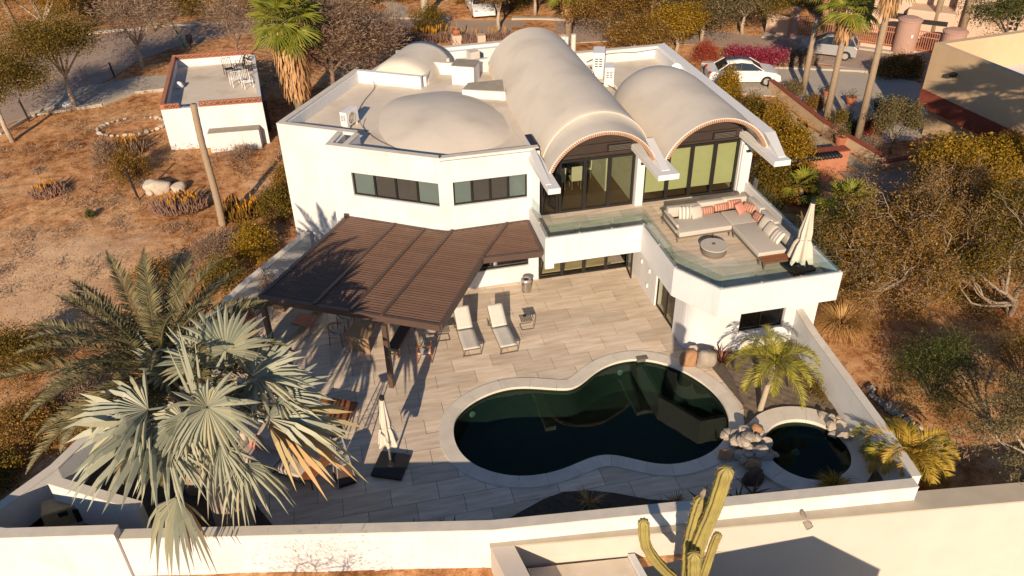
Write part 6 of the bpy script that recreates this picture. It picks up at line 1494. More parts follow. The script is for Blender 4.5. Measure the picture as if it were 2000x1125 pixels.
bush('dry_bush', 'large brown olive bush behind the dark post in the dry lot', 'bush', GP3(255, 350), (1.2, 1.1, 1.5), 'leaf_rust', 4200, .12, 6, 'brown bushes on the dry lot', 3)
bush('dry_bush', 'twiggy brown bush left of the orange aloes in the dry lot', 'bush', GP3(212, 320), (.9, .8, 1.2), 'leaf_twig', 2600, .22, 7, 'brown bushes on the dry lot', 8, True)
bush('dry_bush', 'olive bush against the outside of the side wall near the house corner', 'bush', GP3(545, 420), (1.0, 1.2, 1.3), 'leaf_olive', 4200, .11, 8, 'brown bushes on the dry lot')
bush('dry_bush', 'bright yellow green bush outside the side wall above the date palm', 'bush', GP3(500, 500), (1.1, 1.2, 1.4), 'leaf_yellow', 4200, .1, 9, 'brown bushes on the dry lot')
bush('dry_bush', 'grey twiggy bush between bare trunk and date palm', 'bush', GP3(430, 500), (1.2, 1.0, 1.1), 'leaf_twig', 3600, .2, 10, 'brown bushes on the dry lot', 9, True)
bush('dry_bush', 'olive green bush at the top of the side wall beside the white house corner', 'bush', GP3(560, 370), (.8, .9, 1.2), 'leaf_rust', 2800, .1, 11, 'brown bushes on the dry lot')
bush('dry_bush', 'dark olive bush behind the upper date palm fronds', 'bush', GP3(440, 560), (1.2, 1.1, 1.2), 'leaf_olive', 3200, .1, 12, 'brown bushes on the dry lot')
bush('dry_bush', 'orange brown bush under the upper date palm fronds', 'bush', GP3(300, 560), (1.4, 1.2, 1.0), 'leaf_rust', 3200, .1, 13, 'brown bushes on the dry lot')
bush('dry_bush', 'large olive bush on the left edge beside the lower palm fronds', 'bush', GP3(40, 720), (1.6, 1.3, 1.5), 'leaf_olive', 5200, .1, 14, 'brown bushes on the dry lot')
bush('dry_bush', 'rusty bush on the left edge right above the side wall', 'bush', GP3(60, 860), (1.7, 1.3, 1.3), 'leaf_rust', 5200, .1, 15, 'brown bushes on the dry lot')
bush('dry_bush', 'grey brown twiggy bush between left edge and palm', 'bush', GP3(140, 800), (1.2, 1.2, 1.2), 'leaf_twig', 4200, .16, 16, 'brown bushes on the dry lot', 8, True)
bush('dry_bush', 'small olive bush low at the left edge outside the wall', 'bush', GP3(10, 930), (.9, .9, .8), 'leaf_olive', 2400, .09, 17, 'brown bushes on the dry lot')
bush('dry_bush', 'tiny green shrub alone in the middle of the dry lot', 'bush', GP3(178, 425), (.3, .3, .35), 'leaf_green', 500, .08, 18, 'brown bushes on the dry lot')
bush('dry_bush', 'thin brown twigs in front of the white roofless shed', 'bush', GP3(470, 310), (.9, .8, .7), 'leaf_twig', 900, .22, 19, 'brown bushes on the dry lot', 10, True)
for i, (x, y, r_) in enumerate(((310, 372, .75), (350, 372, .5), (292, 378, .35))):
    rock(('large pale hollow boulder by the aloe clump', 'flat pale boulder right of the hollow one', 'small dark boulder at the left of the hollow one')[i], (*g(x, y).xy, r_*.3), (r_, r_*.7, r_*.6), 'rock', i, 60+i)
cr = thing('stone_ring', 'broken ring of pale stones round a dry bed in the upper dry lot', 'stone ring', GP3(258, 250)); c0 = g(258, 248)
for k in range(30):
    a = 2*math.pi*k/30; q = c0+Vector((math.cos(a)*1.9, math.sin(a)*1.35, .05)); s_ = rs.uniform(.1, .24)
    if 6 < k < 9: continue
    o_ = link('stone', stones[k % 6], cr, q-ORG[cr.name], (0, 0, rs.uniform(0, 6))); o_.scale = (s_, s_, s_*1.5)
for i, (x, y, hh, lb, lean_) in enumerate(((272, 390, 1.75, 'thin dark leaning post beside the brown bush in the dry lot', (-.25, .1)), (224, 150, 1.0, 'dark bollard right of the reddish pole by the road', (-.1, 0)), (57, 235, 1.3, 'dark bollard at the left end of the pale path', (-.15, 0)), (172, 166, 1.3, 'reddish thin pole by the pale path', (-.2, .0)))):
    b = g(x, y); mb = MB(); mb.tube([b-Vector((0, 0, .1)), b+Vector((lean_[0], lean_[1], hh))], .06 if i != 3 else .03, 8); tag(mb.build('post', M_['black' if i != 3 else 'ochreblock']), lb, 'post', 'posts around the dry lot')
rock('white plastered block pair at the foot of the roadside tree', (*g(140, 208).xy, .15), (.55, .35, .3), 'whiteclean', .2, 70, 2)
# ---- dry brush scattered over the ground (stuff)
rsn = np.random.RandomState(8); PB_ = []
def scatter(n, x0, x1, y0, y1, dens):
    X = rsn.uniform(x0, x1, n); Y = rsn.uniform(y0, y1, n); nz_ = np.sin(X*.55+Y*.3)*np.sin(Y*.7-X*.2)+.5*np.sin(X*2.1)*np.sin(Y*1.7)
    k_ = (~ground_drop(X, Y)) & (nz_ > dens); lane = (X < -12.3) & (Y > 57)
    return np.stack([X[k_], Y[k_], np.full(k_.sum(), .02)], 1)
road_poly = [(p.x, p.y) for p in [g(-60, 265), g(60, 225), g(150, 190), g(222, 150), g(265, 122), g(330, 96), g(440, 68), g(560, 60), g(700, 62), g(900, 84), g(1100, 84), g(1240, 78), g(1330, 86), g(1480, 96), g(1560, 118), g(1800, 158), g(1900, 130), g(1500, 74), g(1200, 42), g(880, 40), g(440, 46), g(240, 62), g(-60, 130)]]
drv = [(p.x, p.y) for p in [g(1370, 122), g(1500, 133), g(1640, 136), g(1790, 160), g(1830, 200), g(1800, 270), g(1700, 285), g(1620, 235), g(1530, 190), g(1440, 182), g(1370, 178)]]
pth = [(p.x, p.y) for p in [g(60, 222), g(150, 212), g(200, 205), g(262, 180), g(338, 172), g(338, 146), g(270, 150), g(190, 166), g(128, 176)]]
def offroad(A): return A[~(inpoly(A[:, 0], A[:, 1], road_poly) | inpoly(A[:, 0], A[:, 1], drv) | inpoly(A[:, 0], A[:, 1], pth))]
A = offroad(np.concatenate([scatter(15000, -19, -2, 18, 58, .0), scatter(7000, 16, 34, 12, 46, -.1), scatter(7000, -12, 34, 41, 75, -.1)]))
V_, Q = leafcloud(rsn, A, 3, (.3, .3, .06), .16, 9, .1); V_[:, 2] = np.abs(V_[:, 2])+.005
tag(link('dry_grass', mesh_np('dry_grass', V_, Q, M_['brush'])), 'sparse dry brown grass and twigs littering the bare ground', 'dry grass', None, 'stuff')
A = offroad(np.concatenate([scatter(2600, -19, -2, 18, 58, -9), scatter(1500, 16, 34, 12, 46, -9)])); k = len(A)
V_, Q = leafcloud(rsn, A, 1, (.1, .1, .0), .09, 1.3, .6); V_[:, 2] = .03+np.abs(V_[:, 2]-.02)*.4
tag(link('gravel', mesh_np('gravel', V_, Q, M_['rock'])), 'pale gravel and pebbles scattered on the bare ground', 'gravel', None, 'stuff')

A = offroad(np.concatenate([scatter(170, -19, -3, 20, 56, -.6), scatter(120, 16, 34, 14, 44, -.6), scatter(120, -12, 34, 42, 72, -.6)]))
V_, Q = leafcloud(rsn, A, 90, (.55, .55, .35), .2, 8, .1, np.tile(np.array([[0, 0, .7]]), (len(A), 1))); V_[:, 2] = np.abs(V_[:, 2])+.005
tag(link('low_scrub', mesh_np('low_scrub', V_, Q, M_['leaf_twig'])), 'low grey brown twiggy scrub dotted over the bare ground', 'scrub', None, 'stuff')
# ---- trees on the left and along the road
BT = 'trees round the villa'
tree('olive_tree', 'olive green tree with forked white trunk beside the pale path', 'tree', GP3(148, 212), 5.4, (3.1, 2.9, 2.0), 'leaf_olive', 9500, .13, 3, 'palebark', .13, .38, group=BT)
tree('olive_tree', 'olive green tree with pale forked trunk at the upper left edge', 'tree', GP3(25, 275), 5.0, (2.9, 2.7, 2.1), 'leaf_olive', 9500, .13, 4, 'palebark', .13, .35, group=BT, lean=(-.6, .6))
tree('olive_tree', 'large olive rust tree beyond the road at the top left', 'tree', GP3(100, 92), 6.2, (4.8, 4.2, 2.9), 'leaf_rust', 14000, .17, 5, 'palebark', .16, .3, group=BT)
tree('bare_tree', 'reddish brown twiggy tree with split trunk beside the roadside', 'tree', GP3(278, 130), 4.6, (2.6, 2.3, 1.7), 'leaf_twig', 7000, .3, 6, 'palebark', .14, .3, True, BT, elong=11)
tree('bare_tree', 'brown twiggy tree between white shed and tall skirted palm', 'tree', GP3(468, 120), 4.2, (2.0, 2.0, 1.7), 'leaf_twig', 5000, .28, 7, 'twig', .1, .3, True, BT, elong=11)
tree('bare_tree', 'big grey brown twiggy tree behind the left corner of the villa', 'tree', GP3(655, 185), 6.0, (3.4, 3.0, 2.7), 'leaf_twig', 17000, .3, 8, 'twig', .16, .25, True, BT, elong=9)
tree('bare_tree', 'grey brown twiggy tree right behind the villa parapet', 'tree', GP3(735, 165), 4.2, (2.2, 2.2, 2.0), 'leaf_twig', 8000, .28, 9, 'twig', .12, .25, True, BT, elong=9)
fanpalm('skirted_fan_palm', 'tall fan palm with thick dry skirt between shed and villa', GP3(588, 222), 5.6, 38, 1.35, 11, .24, skirt=3.9, skw=1.0, pet=1.2, nseg=22)
fanpalm('skirted_fan_palm', 'fan palm crown showing just behind the main barrel vault', GP3(1110, 72), 3.6, 34, 1.1, 12, .22, skirt=1.6, pet=1.0, nseg=20)
bush('bush', 'olive shrub right of the skirted palm beside the road', 'bush', GP3(700, 62), (1.6, 1.4, 1.9), 'leaf_olive', 3600, .13, 21, 'shrubs along the back road')
bush('bush', 'yellow olive shrub above the small rear vault', 'bush', GP3(840, 62), (1.7, 1.3, 1.8), 'leaf_olive', 3600, .13, 22, 'shrubs along the back road')
bush('bush', 'yellow flowering shrub at the verge right of the twiggy tree', 'bush', GP3(722, 82), (.8, .8, 1.0), 'leaf_yellow', 1400, .1, 23, 'shrubs along the back road')
for i, (x, y, rx, ry, n, f_, lb) in enumerate(((775, 86, 2.4, .7, 420, 34, 'long mauve aloe row with yellow flowers behind the small rear vault'), (850, 80, 2.0, .7, 380, 34, 'mauve aloe row with yellow flowers right of the tree shadow'), (925, 84, 1.6, .6, 260, 10, 'mauve aloe row between pot plinth and main vault'), (975, 80, 1.2, .6, 200, 8, 'short mauve aloe row touching the main vault outline'))):
    aloe('aloe_row', lb, GP3(x, y), (rx, ry), n, .8, f_, 40+i, 'aloe rows behind the villa', fh=.55)
pt_ = thing('potted_cactus', 'terracotta pot with thin succulent on a cream plinth behind the villa', 'potted plant', GP3(892, 86)); q = g(892, 86)
MB().box(q+Vector((0, 0, .35)), (.7, .7, .7)).build('plinth', M_['pink'], pt_, bevel=.03); MB().lathe([(0, .7), (.2, .7), (.27, 1.05), (.0, 1.05)], tuple(q), 16).build('pot', M_['terracotta'], pt_, smooth=True)
mb = MB(); mb.tube([q+Vector((0, 0, 1)), q+Vector((.1, 0, 1.5)), q+Vector((-.1, 0, 2.0))], .04, 5); mb.tube([q+Vector((0, 0, 1)), q+Vector((-.25, 0, 1.5)), q+Vector((-.3, 0, 1.7))], .03, 5); mb.build('stems', M_['leaf_mauve'], pt_)
tag(MB().box(g(940, 86)+Vector((0, 0, .35)), (.6, .6, .7)).build('plinth', M_['pink'], bevel=.02), 'empty cream plinth in the aloe row behind the villa', 'plinth')
tree('white_trunk_tree', 'thick white forked tree across the back road at the top centre', 'tree', GP3(832, 34), 7.0, (4.5, 3.5, 2.6), 'leaf_olive', 5000, .16, 13, 'palebark', .32, .3, group=BT)
tree('white_trunk_tree', 'pale trunked orange olive tree right of the parked white pickup', 'tree', GP3(975, 58), 4.6, (2.4, 2.2, 1.8), 'leaf_rust', 7000, .15, 14, 'palebark', .14, .3, group=BT)
for i, (x, y, h_, rx, m_, n_, lb) in enumerate((
        (1045, 30, 4.5, 2.4, 'leaf_grey', 5000, 'grey green tree left of the palm behind the main vault'), (1190, 70, 5.0, 2.8, 'leaf_rust', 8000, 'rust orange tree with pale fanning stems behind the right roof'),
        (1270, 48, 5.2, 3.0, 'leaf_grey', 8000, 'grey green dense tree at the top behind the right roof'), (1370, 82, 6.0, 3.4, 'leaf_grey', 11000, 'big grey olive tree overhanging the road right of the roof'),
        (1320, 100, 3.2, 1.5, 'leaf_yellow', 4000, 'small yellow green tree behind the corner of the right roof'), (1450, 66, 4.6, 2.3, 'leaf_olive', 6000, 'olive tree left of the neighbour gate pillar'),
        (1240, 110, 2.4, 1.6, 'leaf_rust', 3500, 'low orange brown tree right above the rear roof parapet'), (1500, 48, 4.5, 2.2, 'leaf_rust', 5000, 'rusty tree behind the neighbour wall left of the fence'))):
    tree('road_tree', lb, 'tree', GP3(x, y), h_, (rx*1.25, rx*1.15, rx*1.0), m_, int(n_*1.6), .15, 50+i, 'palebark', .13, .28, group=BT)
for i in range(17):
    x = 105+i*27; bush('hedge_tree', 'olive yellow hedge tree, number %s from the left in the row beyond the upper road' % ('one two three four five six seven eight nine ten eleven twelve thirteen fourteen fifteen sixteen seventeen'.split()[i]), 'tree', (*g(x, 27+rs.uniform(-5, 5)).xy, 0), (1.5, 1.3, 3.4+rs.uniform(-.6, .9)), ('leaf_yellow', 'leaf_olive', 'leaf_rust', 'leaf_olive')[(i*7) % 4], 2600, .17, 80+i, 'hedge trees beyond the upper road')
for i in range(12):
    x = 60+i*150; bush('backdrop_tree', 'dense tree clump, number %s from the left behind everything at the top edge' % ('one two three four five six seven eight nine ten eleven twelve'.split()[i]), 'tree', (*g(x, -22+rs.uniform(-5, 5)).xy, 0), (4.5, 3.0, 4.6), ('leaf_rust', 'leaf_olive', 'leaf_grey')[i % 3], 5000, .26, 280+i, 'tree clumps at the top edge')
for i, (x, y, lb) in enumerate(((300, 62, 'thin palm trunk leaning beyond the road above the twiggy tree'), (440, 34, 'dark palm trunk beyond the road in front of the hedge'), (35, 60, 'slim trunk at the top left edge of the picture'))):
    b = g(x, y); mb = MB(); mb.tube([b, b+Vector((-.6, .2, 4)), b+Vector((-1.0, .3, 8))], [.2, .17, .15], 8); tag(mb.build('palm_trunk', M_['palmtrunk'], smooth=True), lb, 'palm trunk', 'palm trunks beyond the road')
for i, (x, y, r_, m_, lb) in enumerate(((640, 20, 2.2, 'leaf_rust', 'rusty garden bush far left of the white trunk tree'), (700, 12, 2.0, 'leaf_olive', 'olive garden bush above the cream kerb'), (760, 4, 1.8, 'leaf_rust', 'red brown bush at the top edge left of the garden path'), (920, 6, 1.6, 'leaf_rust', 'dark rust bush behind the white trunk tree'), (600, 40, 1.8, 'leaf_rust', 'rust bush beside the crown of the skirted palm'), (560, 14, 2.2, 'leaf_olive', 'olive bush behind the crown of the skirted palm'),
        (1000, 14, 2.2, 'leaf_olive', 'olive bush behind the parked pickup'), (1130, 16, 2.4, 'leaf_olive', 'olive bush behind the crown of the vault palm'), (1560, 12, 2.4, 'leaf_green', 'green bush inside the neighbour fence on the left'), (1650, 30, 2.0, 'leaf_green', 'green bush inside the neighbour fence on the right'))):
    bush('bush', lb, 'bush', GP3(x, y), (r_, r_*.8, r_*.9), m_, 2600, .16, 100+i, 'garden bushes at the top edge')

# ---- right side
def hedge(label, p0, p1, wdt, hgt, m, n, size, seed, nm='flowering_hedge'):
    rs_ = np.random.RandomState(seed); u = rs_.rand(n//8, 1); a = np.array([p0[0], p0[1], 0]); b = np.array([p1[0], p1[1], 0]); P_ = a+(b-a)*u+rs_.normal(0, 1, (n//8, 3))*np.array([wdt*.3, wdt*.3, 0]); P_[:, 2] = hgt*rs_.uniform(.15, .9, n//8)
    V_, Q = leafcloud(rs_, P_, 8, .35, size, 1.8, .3); V_[:, 2] = np.maximum(V_[:, 2], .01); o_ = link(nm, mesh_np(nm, V_, Q, M_[m])); return tag(o_, label, 'hedge')
hedge('magenta bougainvillea hedge along the road kerb right of the white sedan', g(1425, 121).xy, g(1532, 131).xy, .8, 1.15, 'flower_pink', 9000, .11, 1)
bush('red_bougainvillea', 'small red bougainvillea behind the rear of the white sedan', 'bush', GP3(1376, 118), (1.1, .7, 1.2), 'flower_red', 2600, .1, 62)
bush('bush', 'brown dry bush between magenta hedge and passing silver car', 'bush', GP3(1560, 128), (1.6, .8, 1.0), 'leaf_twig', 2400, .14, 63, 'bushes along the right road')
bush('bush', 'orange brown bush on the verge right of the third tall trunk', 'bush', GP3(1745, 148), (1.8, .9, 1.3), 'leaf_rust', 2600, .14, 64, 'bushes along the right road')
bush('bush', 'orange bush at the right end of the road verge', 'bush', GP3(1782, 150), (.9, .7, 1.3), 'leaf_rust', 1500, .13, 65, 'bushes along the right road')
pl = 'yellow olive shrubs along the right wall of the villa'
for i, (x, y, rx, ry, rz_, lb) in enumerate(((1418, 212, .9, 1.2, 2.1, 'green shrub touching the right parapet in front of the white sedan'), (1462, 262, 1.2, 1.5, 2.0, 'yellow olive shrub second along the right parapet'), (1500, 300, 1.3, 1.6, 2.5, 'yellow olive shrub midway along the right parapet'), (1545, 340, 1.2, 1.4, 2.4, 'yellow green shrub beside the right roof beam end'), (1500, 385, 1.0, 1.3, 1.8, 'green shrub below the right roof beam beside the glass doors'), (1560, 390, .9, .9, 1.2, 'low olive shrub behind the terrace right railing'))):
    bush('oleander', lb, 'shrub', GP3(x, y), (rx, ry, rz_), ('leaf_yellow', 'leaf_olive', 'leaf_yellow', 'leaf_yellow', 'leaf_olive', 'leaf_rust')[i], 5200, .17, 120+i, pl, 3.2)
fanpalm('dwarf_fan_palm', 'yellow green fan palm showing behind the terrace parasol', GP3(1640, 470), 1.5, 20, .95, 71, .14, m='greenfan', skirt=.8, pet=.9, nseg=18, el=(-20, 80))
fanpalm('dwarf_fan_palm', 'low fan palm leaves beneath the ochre garden wall', GP3(1560, 400), .9, 12, .7, 72, .12, m='greenfan', pet=.6, nseg=16)
M_['limb'] = mat('grey_tan_limbs', (.33, .255, .185), .95, (.21, .155, .11), 5, contrast=.6)
# big bare tree on the right
def bigtree(label, p, H_, R, seed, m, n_leaf, size=.12, bare=.2, tr=.28, clus=.13):
    rs_ = np.random.RandomState(seed); r = random.Random(seed); t = thing('spreading_tree', label, 'tree', p, 'spreading trees on the right slope'); P0 = Vector(p); br = MB(); ends = []
    def grow(q, d, l, rad_, depth):
        pts = [q]; c = q.copy(); dd = d.copy(); nseg = 4
        for k in range(nseg):
            dd = (dd+Vector((r.gauss(0, .22), r.gauss(0, .22), r.gauss(.03, .12)))).normalized(); c = c+dd*l/nseg; c.z = max(c.z, .4); pts.append(c.copy())
        br.tube(pts, [max(.008, rad_*(1-.45*k/nseg)) for k in range(nseg+1)], 6 if depth < 2 else 4, False)
        if depth >= 5: ends.append(tuple(c)); return
        if depth >= 4: ends.append(tuple(c)); ends.append(tuple(pts[2]))
        nk = (4, 3, 3, 3, 2)[depth]
        for j in range(nk):
            a = r.uniform(0, 6.28); ax_ = dd.cross(Vector((math.cos(a), math.sin(a), .3))).normalized(); nd = (dd*.75+ax_*r.uniform(.45, .95)+Vector((0, 0, -.12 if depth > 0 else .1))).normalized()
            q2 = pts[r.choice((2, 3, 4))] if j else c
            grow(q2, nd, l*r.uniform(.62, .85), rad_*.55, depth+1)
        if depth >= 2: ends.append(tuple(c))
    for k in range(3):
        a = k*2.1+seed; grow(P0-Vector((0, 0, .1)), Vector((math.cos(a)*.55, math.sin(a)*.55, 1)).normalized(), H_*.45, tr, 0)
    br.build('limbs', M_['limb'], t, smooth=True); E_ = np.array(ends); E_ = E_[rs_.rand(len(E_)) > bare]
    V_, Q = leafcloud(rs_, E_, max(3, int(n_leaf*2.5)//len(E_)), R*clus*.8, size*.72, 2.2); V_ -= np.array(tuple(P0)); V_[:, 2] = np.maximum(V_[:, 2], .05); link('crown', mesh_np('crown', V_, Q, M_[m]), t); return t
bigtree('large half bare tree with pale twisting limbs, middle of the right slope', (21.2, 23.5, 0), 3.9, 3.6, 5, 'leaf_rust', 15000, .12, .35, .13)
bigtree('half bare tree with orange olive leaves at the right edge', (24.6, 21.0, 0), 4.2, 3.6, 9, 'leaf_olive', 15000, .12, .35, .13)
bigtree('sparse grey limbed tree behind on the upper right slope', (24.6, 25.4, 0), 3.4, 3.2, 12, 'leaf_rust', 8000, .12, .5, .11)
bigtree('sparse olive tree close to the terrace corner', (18.8, 24.0, 0), 2.6, 2.6, 15, 'leaf_olive', 9000, .1, .35, .08)
bush('mesquite', 'dense dark green feathery bush on the slope beyond the side wall', 'bush', GP3(1820, 770), (1.9, 1.6, 2.1), 'leaf_green', 8000, .1, 131, None, 4.0)
bush('mesquite', 'olive bush at the lower right edge above the shaded slope', 'bush', GP3(1995, 740), (1.6, 1.5, 2.0), 'leaf_olive', 5000, .1, 132, None, 4.0)
tree('yellow_tree', 'yellow orange leaved tree in front of the beige building', 'tree', GP3(1890, 405), 3.0, (2.5, 2.0, 1.5), 'leaf_yellow', 20000, .16, 133, 'palebark', .12, .3)
bush('bush', 'rusty shrub below the yellow tree at the foot of the beige building', 'bush', GP3(1960, 440), (2.0, 1.6, 2.0), 'leaf_rust', 5200, .13, 134, 'shrubs on the right slope')
bush('bush', 'olive shrub between gravel path and yellow tree', 'bush', GP3(1760, 430), (1.4, 1.2, 1.2), 'leaf_rust', 3200, .12, 135, 'shrubs on the right slope')
bush('bush', 'brown olive shrub behind the terrace corner', 'bush', GP3(1700, 520), (1.5, 1.4, 1.1), 'leaf_olive', 3600, .11, 136, 'shrubs on the right slope')
fanpalm('tall_fan_palm', 'tall fan palm beside the beige building, throwing its shadow on the wall', (27.2, 20.3, 0), 9.1, 30, 1.35, 155, .25, skirt=1.2, pet=1.1, nseg=18)
# foreground thorn tree, bottom right
tree('thorn_tree', 'spiky olive shrub leaning over the cream wall at the lower right', 'tree', (18.7, 13.5, 0), 3.3, (2.2, 1.6, 1.4), 'leaf_grey', 8000, .08, 141, 'palebark', .08, .3, clus=.2)
# plants below the cactus
bush('court_plant', 'dark red leaved plant at the foot of the cactus', 'plant', (8.6, 11.9, -1.6), (.7, .4, .5), 'redleaf', 700, .12, 142)
# tree outside the frame that shades the front wall
tree('wall_shade_tree', 'sparse thorny tree standing before the front wall, below the picture', 'tree', (-3.9, 9.9, 0), 2.9, (2.4, 1.2, 1.0), 'leaf_twig', 1500, .16, 143, 'twig', .06, .3, True, elong=9)
# ================================================================== STREET, CARS, NEIGHBOURS
def car(label, p, rz, paint, kind='sedan', grp='cars on the road behind the villa'):
    t = thing(kind if kind != 'sedan' else 'parked_sedan', label, 'car', (0, 0, 0), grp); Lc, Wc = (4.6, 1.8) if kind == 'sedan' else (3.9, 1.7)
    # side profile of body (x forward) and cabin
    prof = [(-2.3, .35), (-2.28, .78), (-2.1, .95), (-1.3, 1.0), (1.0, .98), (1.9, .84), (2.22, .66), (2.3, .38)] if kind == 'sedan' else [(-1.9, .35), (-1.92, .85), (-1.7, 1.0), (.9, .96), (1.7, .8), (1.92, .6), (1.95, .36)]
    cab = [(-1.75, .98), (-1.15, 1.38), (-.3, 1.46), (.45, 1.38), (1.15, .97)] if kind == 'sedan' else [(-1.8, .98), (-1.5, 1.42), (-.5, 1.5), (.3, 1.42), (1.05, .96)]
    def extr(mb, pr_, w0, w1f):
        n = len(pr_); V_ = []
        for s_ in (-1, 1):
            for x, z_ in pr_: V_.append((x, s_*w1f(z_)*w0/2, z_))
        F_ = [tuple(range(n))[::-1] if True else 0, tuple(range(n, 2*n))]+[(i, (i+1) % n, n+(i+1) % n, n+i) for i in range(n)]
        mb.add(V_, F_); return mb
    # body with wheel arches: outline with arc cut-outs
    low = []; x0, x1 = prof[-1][0], prof[0][0]; ax_ = (1.38, -1.35) if kind == 'sedan' else (1.18, -1.2)
    for xa in ax_:
        for a in np.linspace(0, math.pi, 9): low.append((xa+.36*math.cos(a), .28+.36*math.sin(a)))
    outline = prof+[(x0, .28)]+low+[(x1, .28)]
    mb = extr(MB(), outline, Wc, lambda z_: 1-.10*max(0, z_-.7)); bd = mb.build('body', M_[paint], t, bevel=.03, seg=2)
    mb = extr(MB(), cab, Wc*.86, lambda z_: 1-.35*max(0, z_-.95)); mb.build('cabin_glass', M_['carglass'], t, bevel=.02)
    rf_ = [(x, z_) for x, z_ in cab[1:-1]]; V_ = []
    w_ = lambda z_: Wc*.86*(1-.35*max(0, z_-.95))/2+.012
    for s_ in (-1, 1):
        for x, z_ in rf_: V_.append((x, s_*w_(z_), z_+.015))
    n = len(rf_); mb = MB(); mb.add(V_+[(v[0], v[1]*.96, v[2]-.05) for v in V_], [(i, i+1, n+i+1, n+i) for i in range(n-1)]+[(2*n+i, 3*n+i, 3*n+i+1, 2*n+i+1) for i in range(n-1)]+[(i, 2*n+i, 2*n+i+1, i+1) for i in range(n-1)]+[(n+i+1, 3*n+i+1, 3*n+i, n+i) for i in range(n-1)]+[(0, n, 3*n, 2*n), (n-1, 3*n-1, 4*n-1, 2*n-1)])
    mb.build('roof', M_[paint], t, smooth=True)
    for s_ in (-1, 1):
        for a, b in ((cab[0], cab[1]), (cab[-2], cab[-1]), (((cab[0][0]+cab[-1][0])/2, .98), (cab[2][0], cab[2][1]))): MB().bar((a[0], s_*(w_(a[1])-.0), a[1]), (b[0], s_*(w_(b[1])), b[1]), .06, .05).build('pillar', M_[paint if a != ((cab[0][0]+cab[-1][0])/2, .98) else 'black'], t)
        for xa in ax_:
            mb = MB(); mb.tube([(xa, s_*(Wc/2-.2), .31), (xa, s_*(Wc/2-.0), .31)], .31, 20); wh = mb.build('wheel', M_['rubber'], t)
            mb = MB(); mb.tube([(xa, s_*(Wc/2-.005), .31), (xa, s_*(Wc/2+.012), .31)], .2, 16); mb.build('rim', M_['alu'], wh)
        MB().box((.75, s_*(Wc/2+.06), 1.0), (.16, .12, .1)).build('mirror', M_[paint], t, bevel=.02)
        MB().box((prof[-2][0]-.1, s_*Wc*.36, .66), (.22, .3, .12)).build('headlight', M_['alu'], t, bevel=.03); MB().box((prof[1][0]+.04, s_*Wc*.38, .82), (.14, .28, .14)).build('tail_light', M_['redlamp'], t, bevel=.02)
        for dx in (-.35, .45): MB().box((dx, s_*(Wc/2+.002), .86), (.16, .02, .03)).build('door_handle', M_['alu'], t)
    t.location = p; t.rotation_euler = (0, 0, rz); return t
a, b = g(1497, 162), g(1400, 166); v_ = a-b
car('white sedan parked on the driveway behind the right parapet', (*(g(1448, 160).xy), .03), math.atan2(v_.y, v_.x)+rad(-6), 'carwhite')
a, b = g(1575, 108), g(1660, 118)
car('silver grey hatchback driving on the road beyond the tall trunks', (*g(1616, 108).xy, .02), math.atan2((a-b).y, (a-b).x), 'carsilver', 'hatchback')
car('white car seen from the front, parked under trees at the top centre', (*g(938, 24).xy, .02), rad(-92), 'carwhite')
# roofless shed on the left
SH = thing('white_shed', 'white roofless terrace shed with pierced terracotta block rims on the dry lot', 'shed', GP3(420, 240))
A_, B_, C_, D_ = (Vector(g(x, y, 2.35).xy) for x, y in ((314, 215), (512, 200), (497, 104), (338, 116)))
ZS = 2.1
mb = MB(); mb.prism([A_, B_, C_, D_], -.1, ZS-.25); mb.build('body', M_['white'], SH)
mb = MB(); mb.prism([A_+(C_-A_)*.03, B_+(D_-B_)*.03, C_+(A_-C_)*.03, D_+(B_-D_)*.03], ZS-.25, ZS-.2); mb.build('terrace_floor', M_['roof'], SH)
for P_, Q_ in ((A_, B_), (B_, C_), (C_, D_), (D_, A_)):
    t = (Q_-P_).normalized(); q = Vector((-t.y, t.x))*.22; 
    mb = MB(); mb.prism([P_+t*.0, Q_-t*.22, Q_-t*.22+q, P_+q], ZS-.25, ZS+.25); mb.build('parapet', M_['white'], SH)
def blockrow(P_, Q_, z0, h_=.28, skip=None):
    t = (Q_-P_); L_ = t.length; t.normalize(); q = Vector((-t.y, t.x))*.18; n = int(L_/.32); rw = None
    ang = math.atan2(t.y, t.x); m1 = MB()
    for s_ in (-1, 1): m1.box((0, 0, s_*(h_/2-.02)), (.31, .16, .035))
    for s_ in (-1, 1): m1.box((s_*.145, 0, 0), (.02, .158, h_-.08))
    m1.bar((-.13, 0, -.1), (.13, 0, .1), .15, .03, (0, 0, 1)); m1.bar((-.13, 0, .1), (.13, 0, -.1), .148, .03, (0, 0, 1))
    me = mesh_from('pierced_block', m1.v, m1.f, M_['ochreblock'])
    for k in range(n):
        if skip and skip[0] < k/n < skip[1]: continue
        c = P_+t*(L_*(k+.5)/n)+q*.55; link('pierced_block', me, SH, Vector((c.x, c.y, z0+h_/2))-ORG[SH.name], (0, 0, ang))
blockrow(A_, B_, ZS+.252, skip=(.14, .33)); blockrow(C_, D_, ZS+.252); 
mb = MB(); t = (D_-A_).normalized(); q = Vector((t.y, -t.x))*.2; mb.prism([A_-q*.02, D_, D_+q, A_+q], ZS+.252, ZS+.5); mb.build('red_coping', M_['ochreblock'], SH)
# lower ledge on the front of the shed
f0, f1 = A_.lerp(B_, .42), A_.lerp(B_, .93); t = (B_-A_).normalized(); q = Vector((t.y, -t.x))
mb = MB(); mb.prism([f0, f1, f1+q*.7, f0+q*.7], -.1, 1.05); mb.build('ledge', M_['white'], SH); mb = MB(); mb.prism([f0, f1, f1+q*.71, f0+q*.71], 1.05, 1.08); mb.build('ledge_top', M_['cement'], SH)
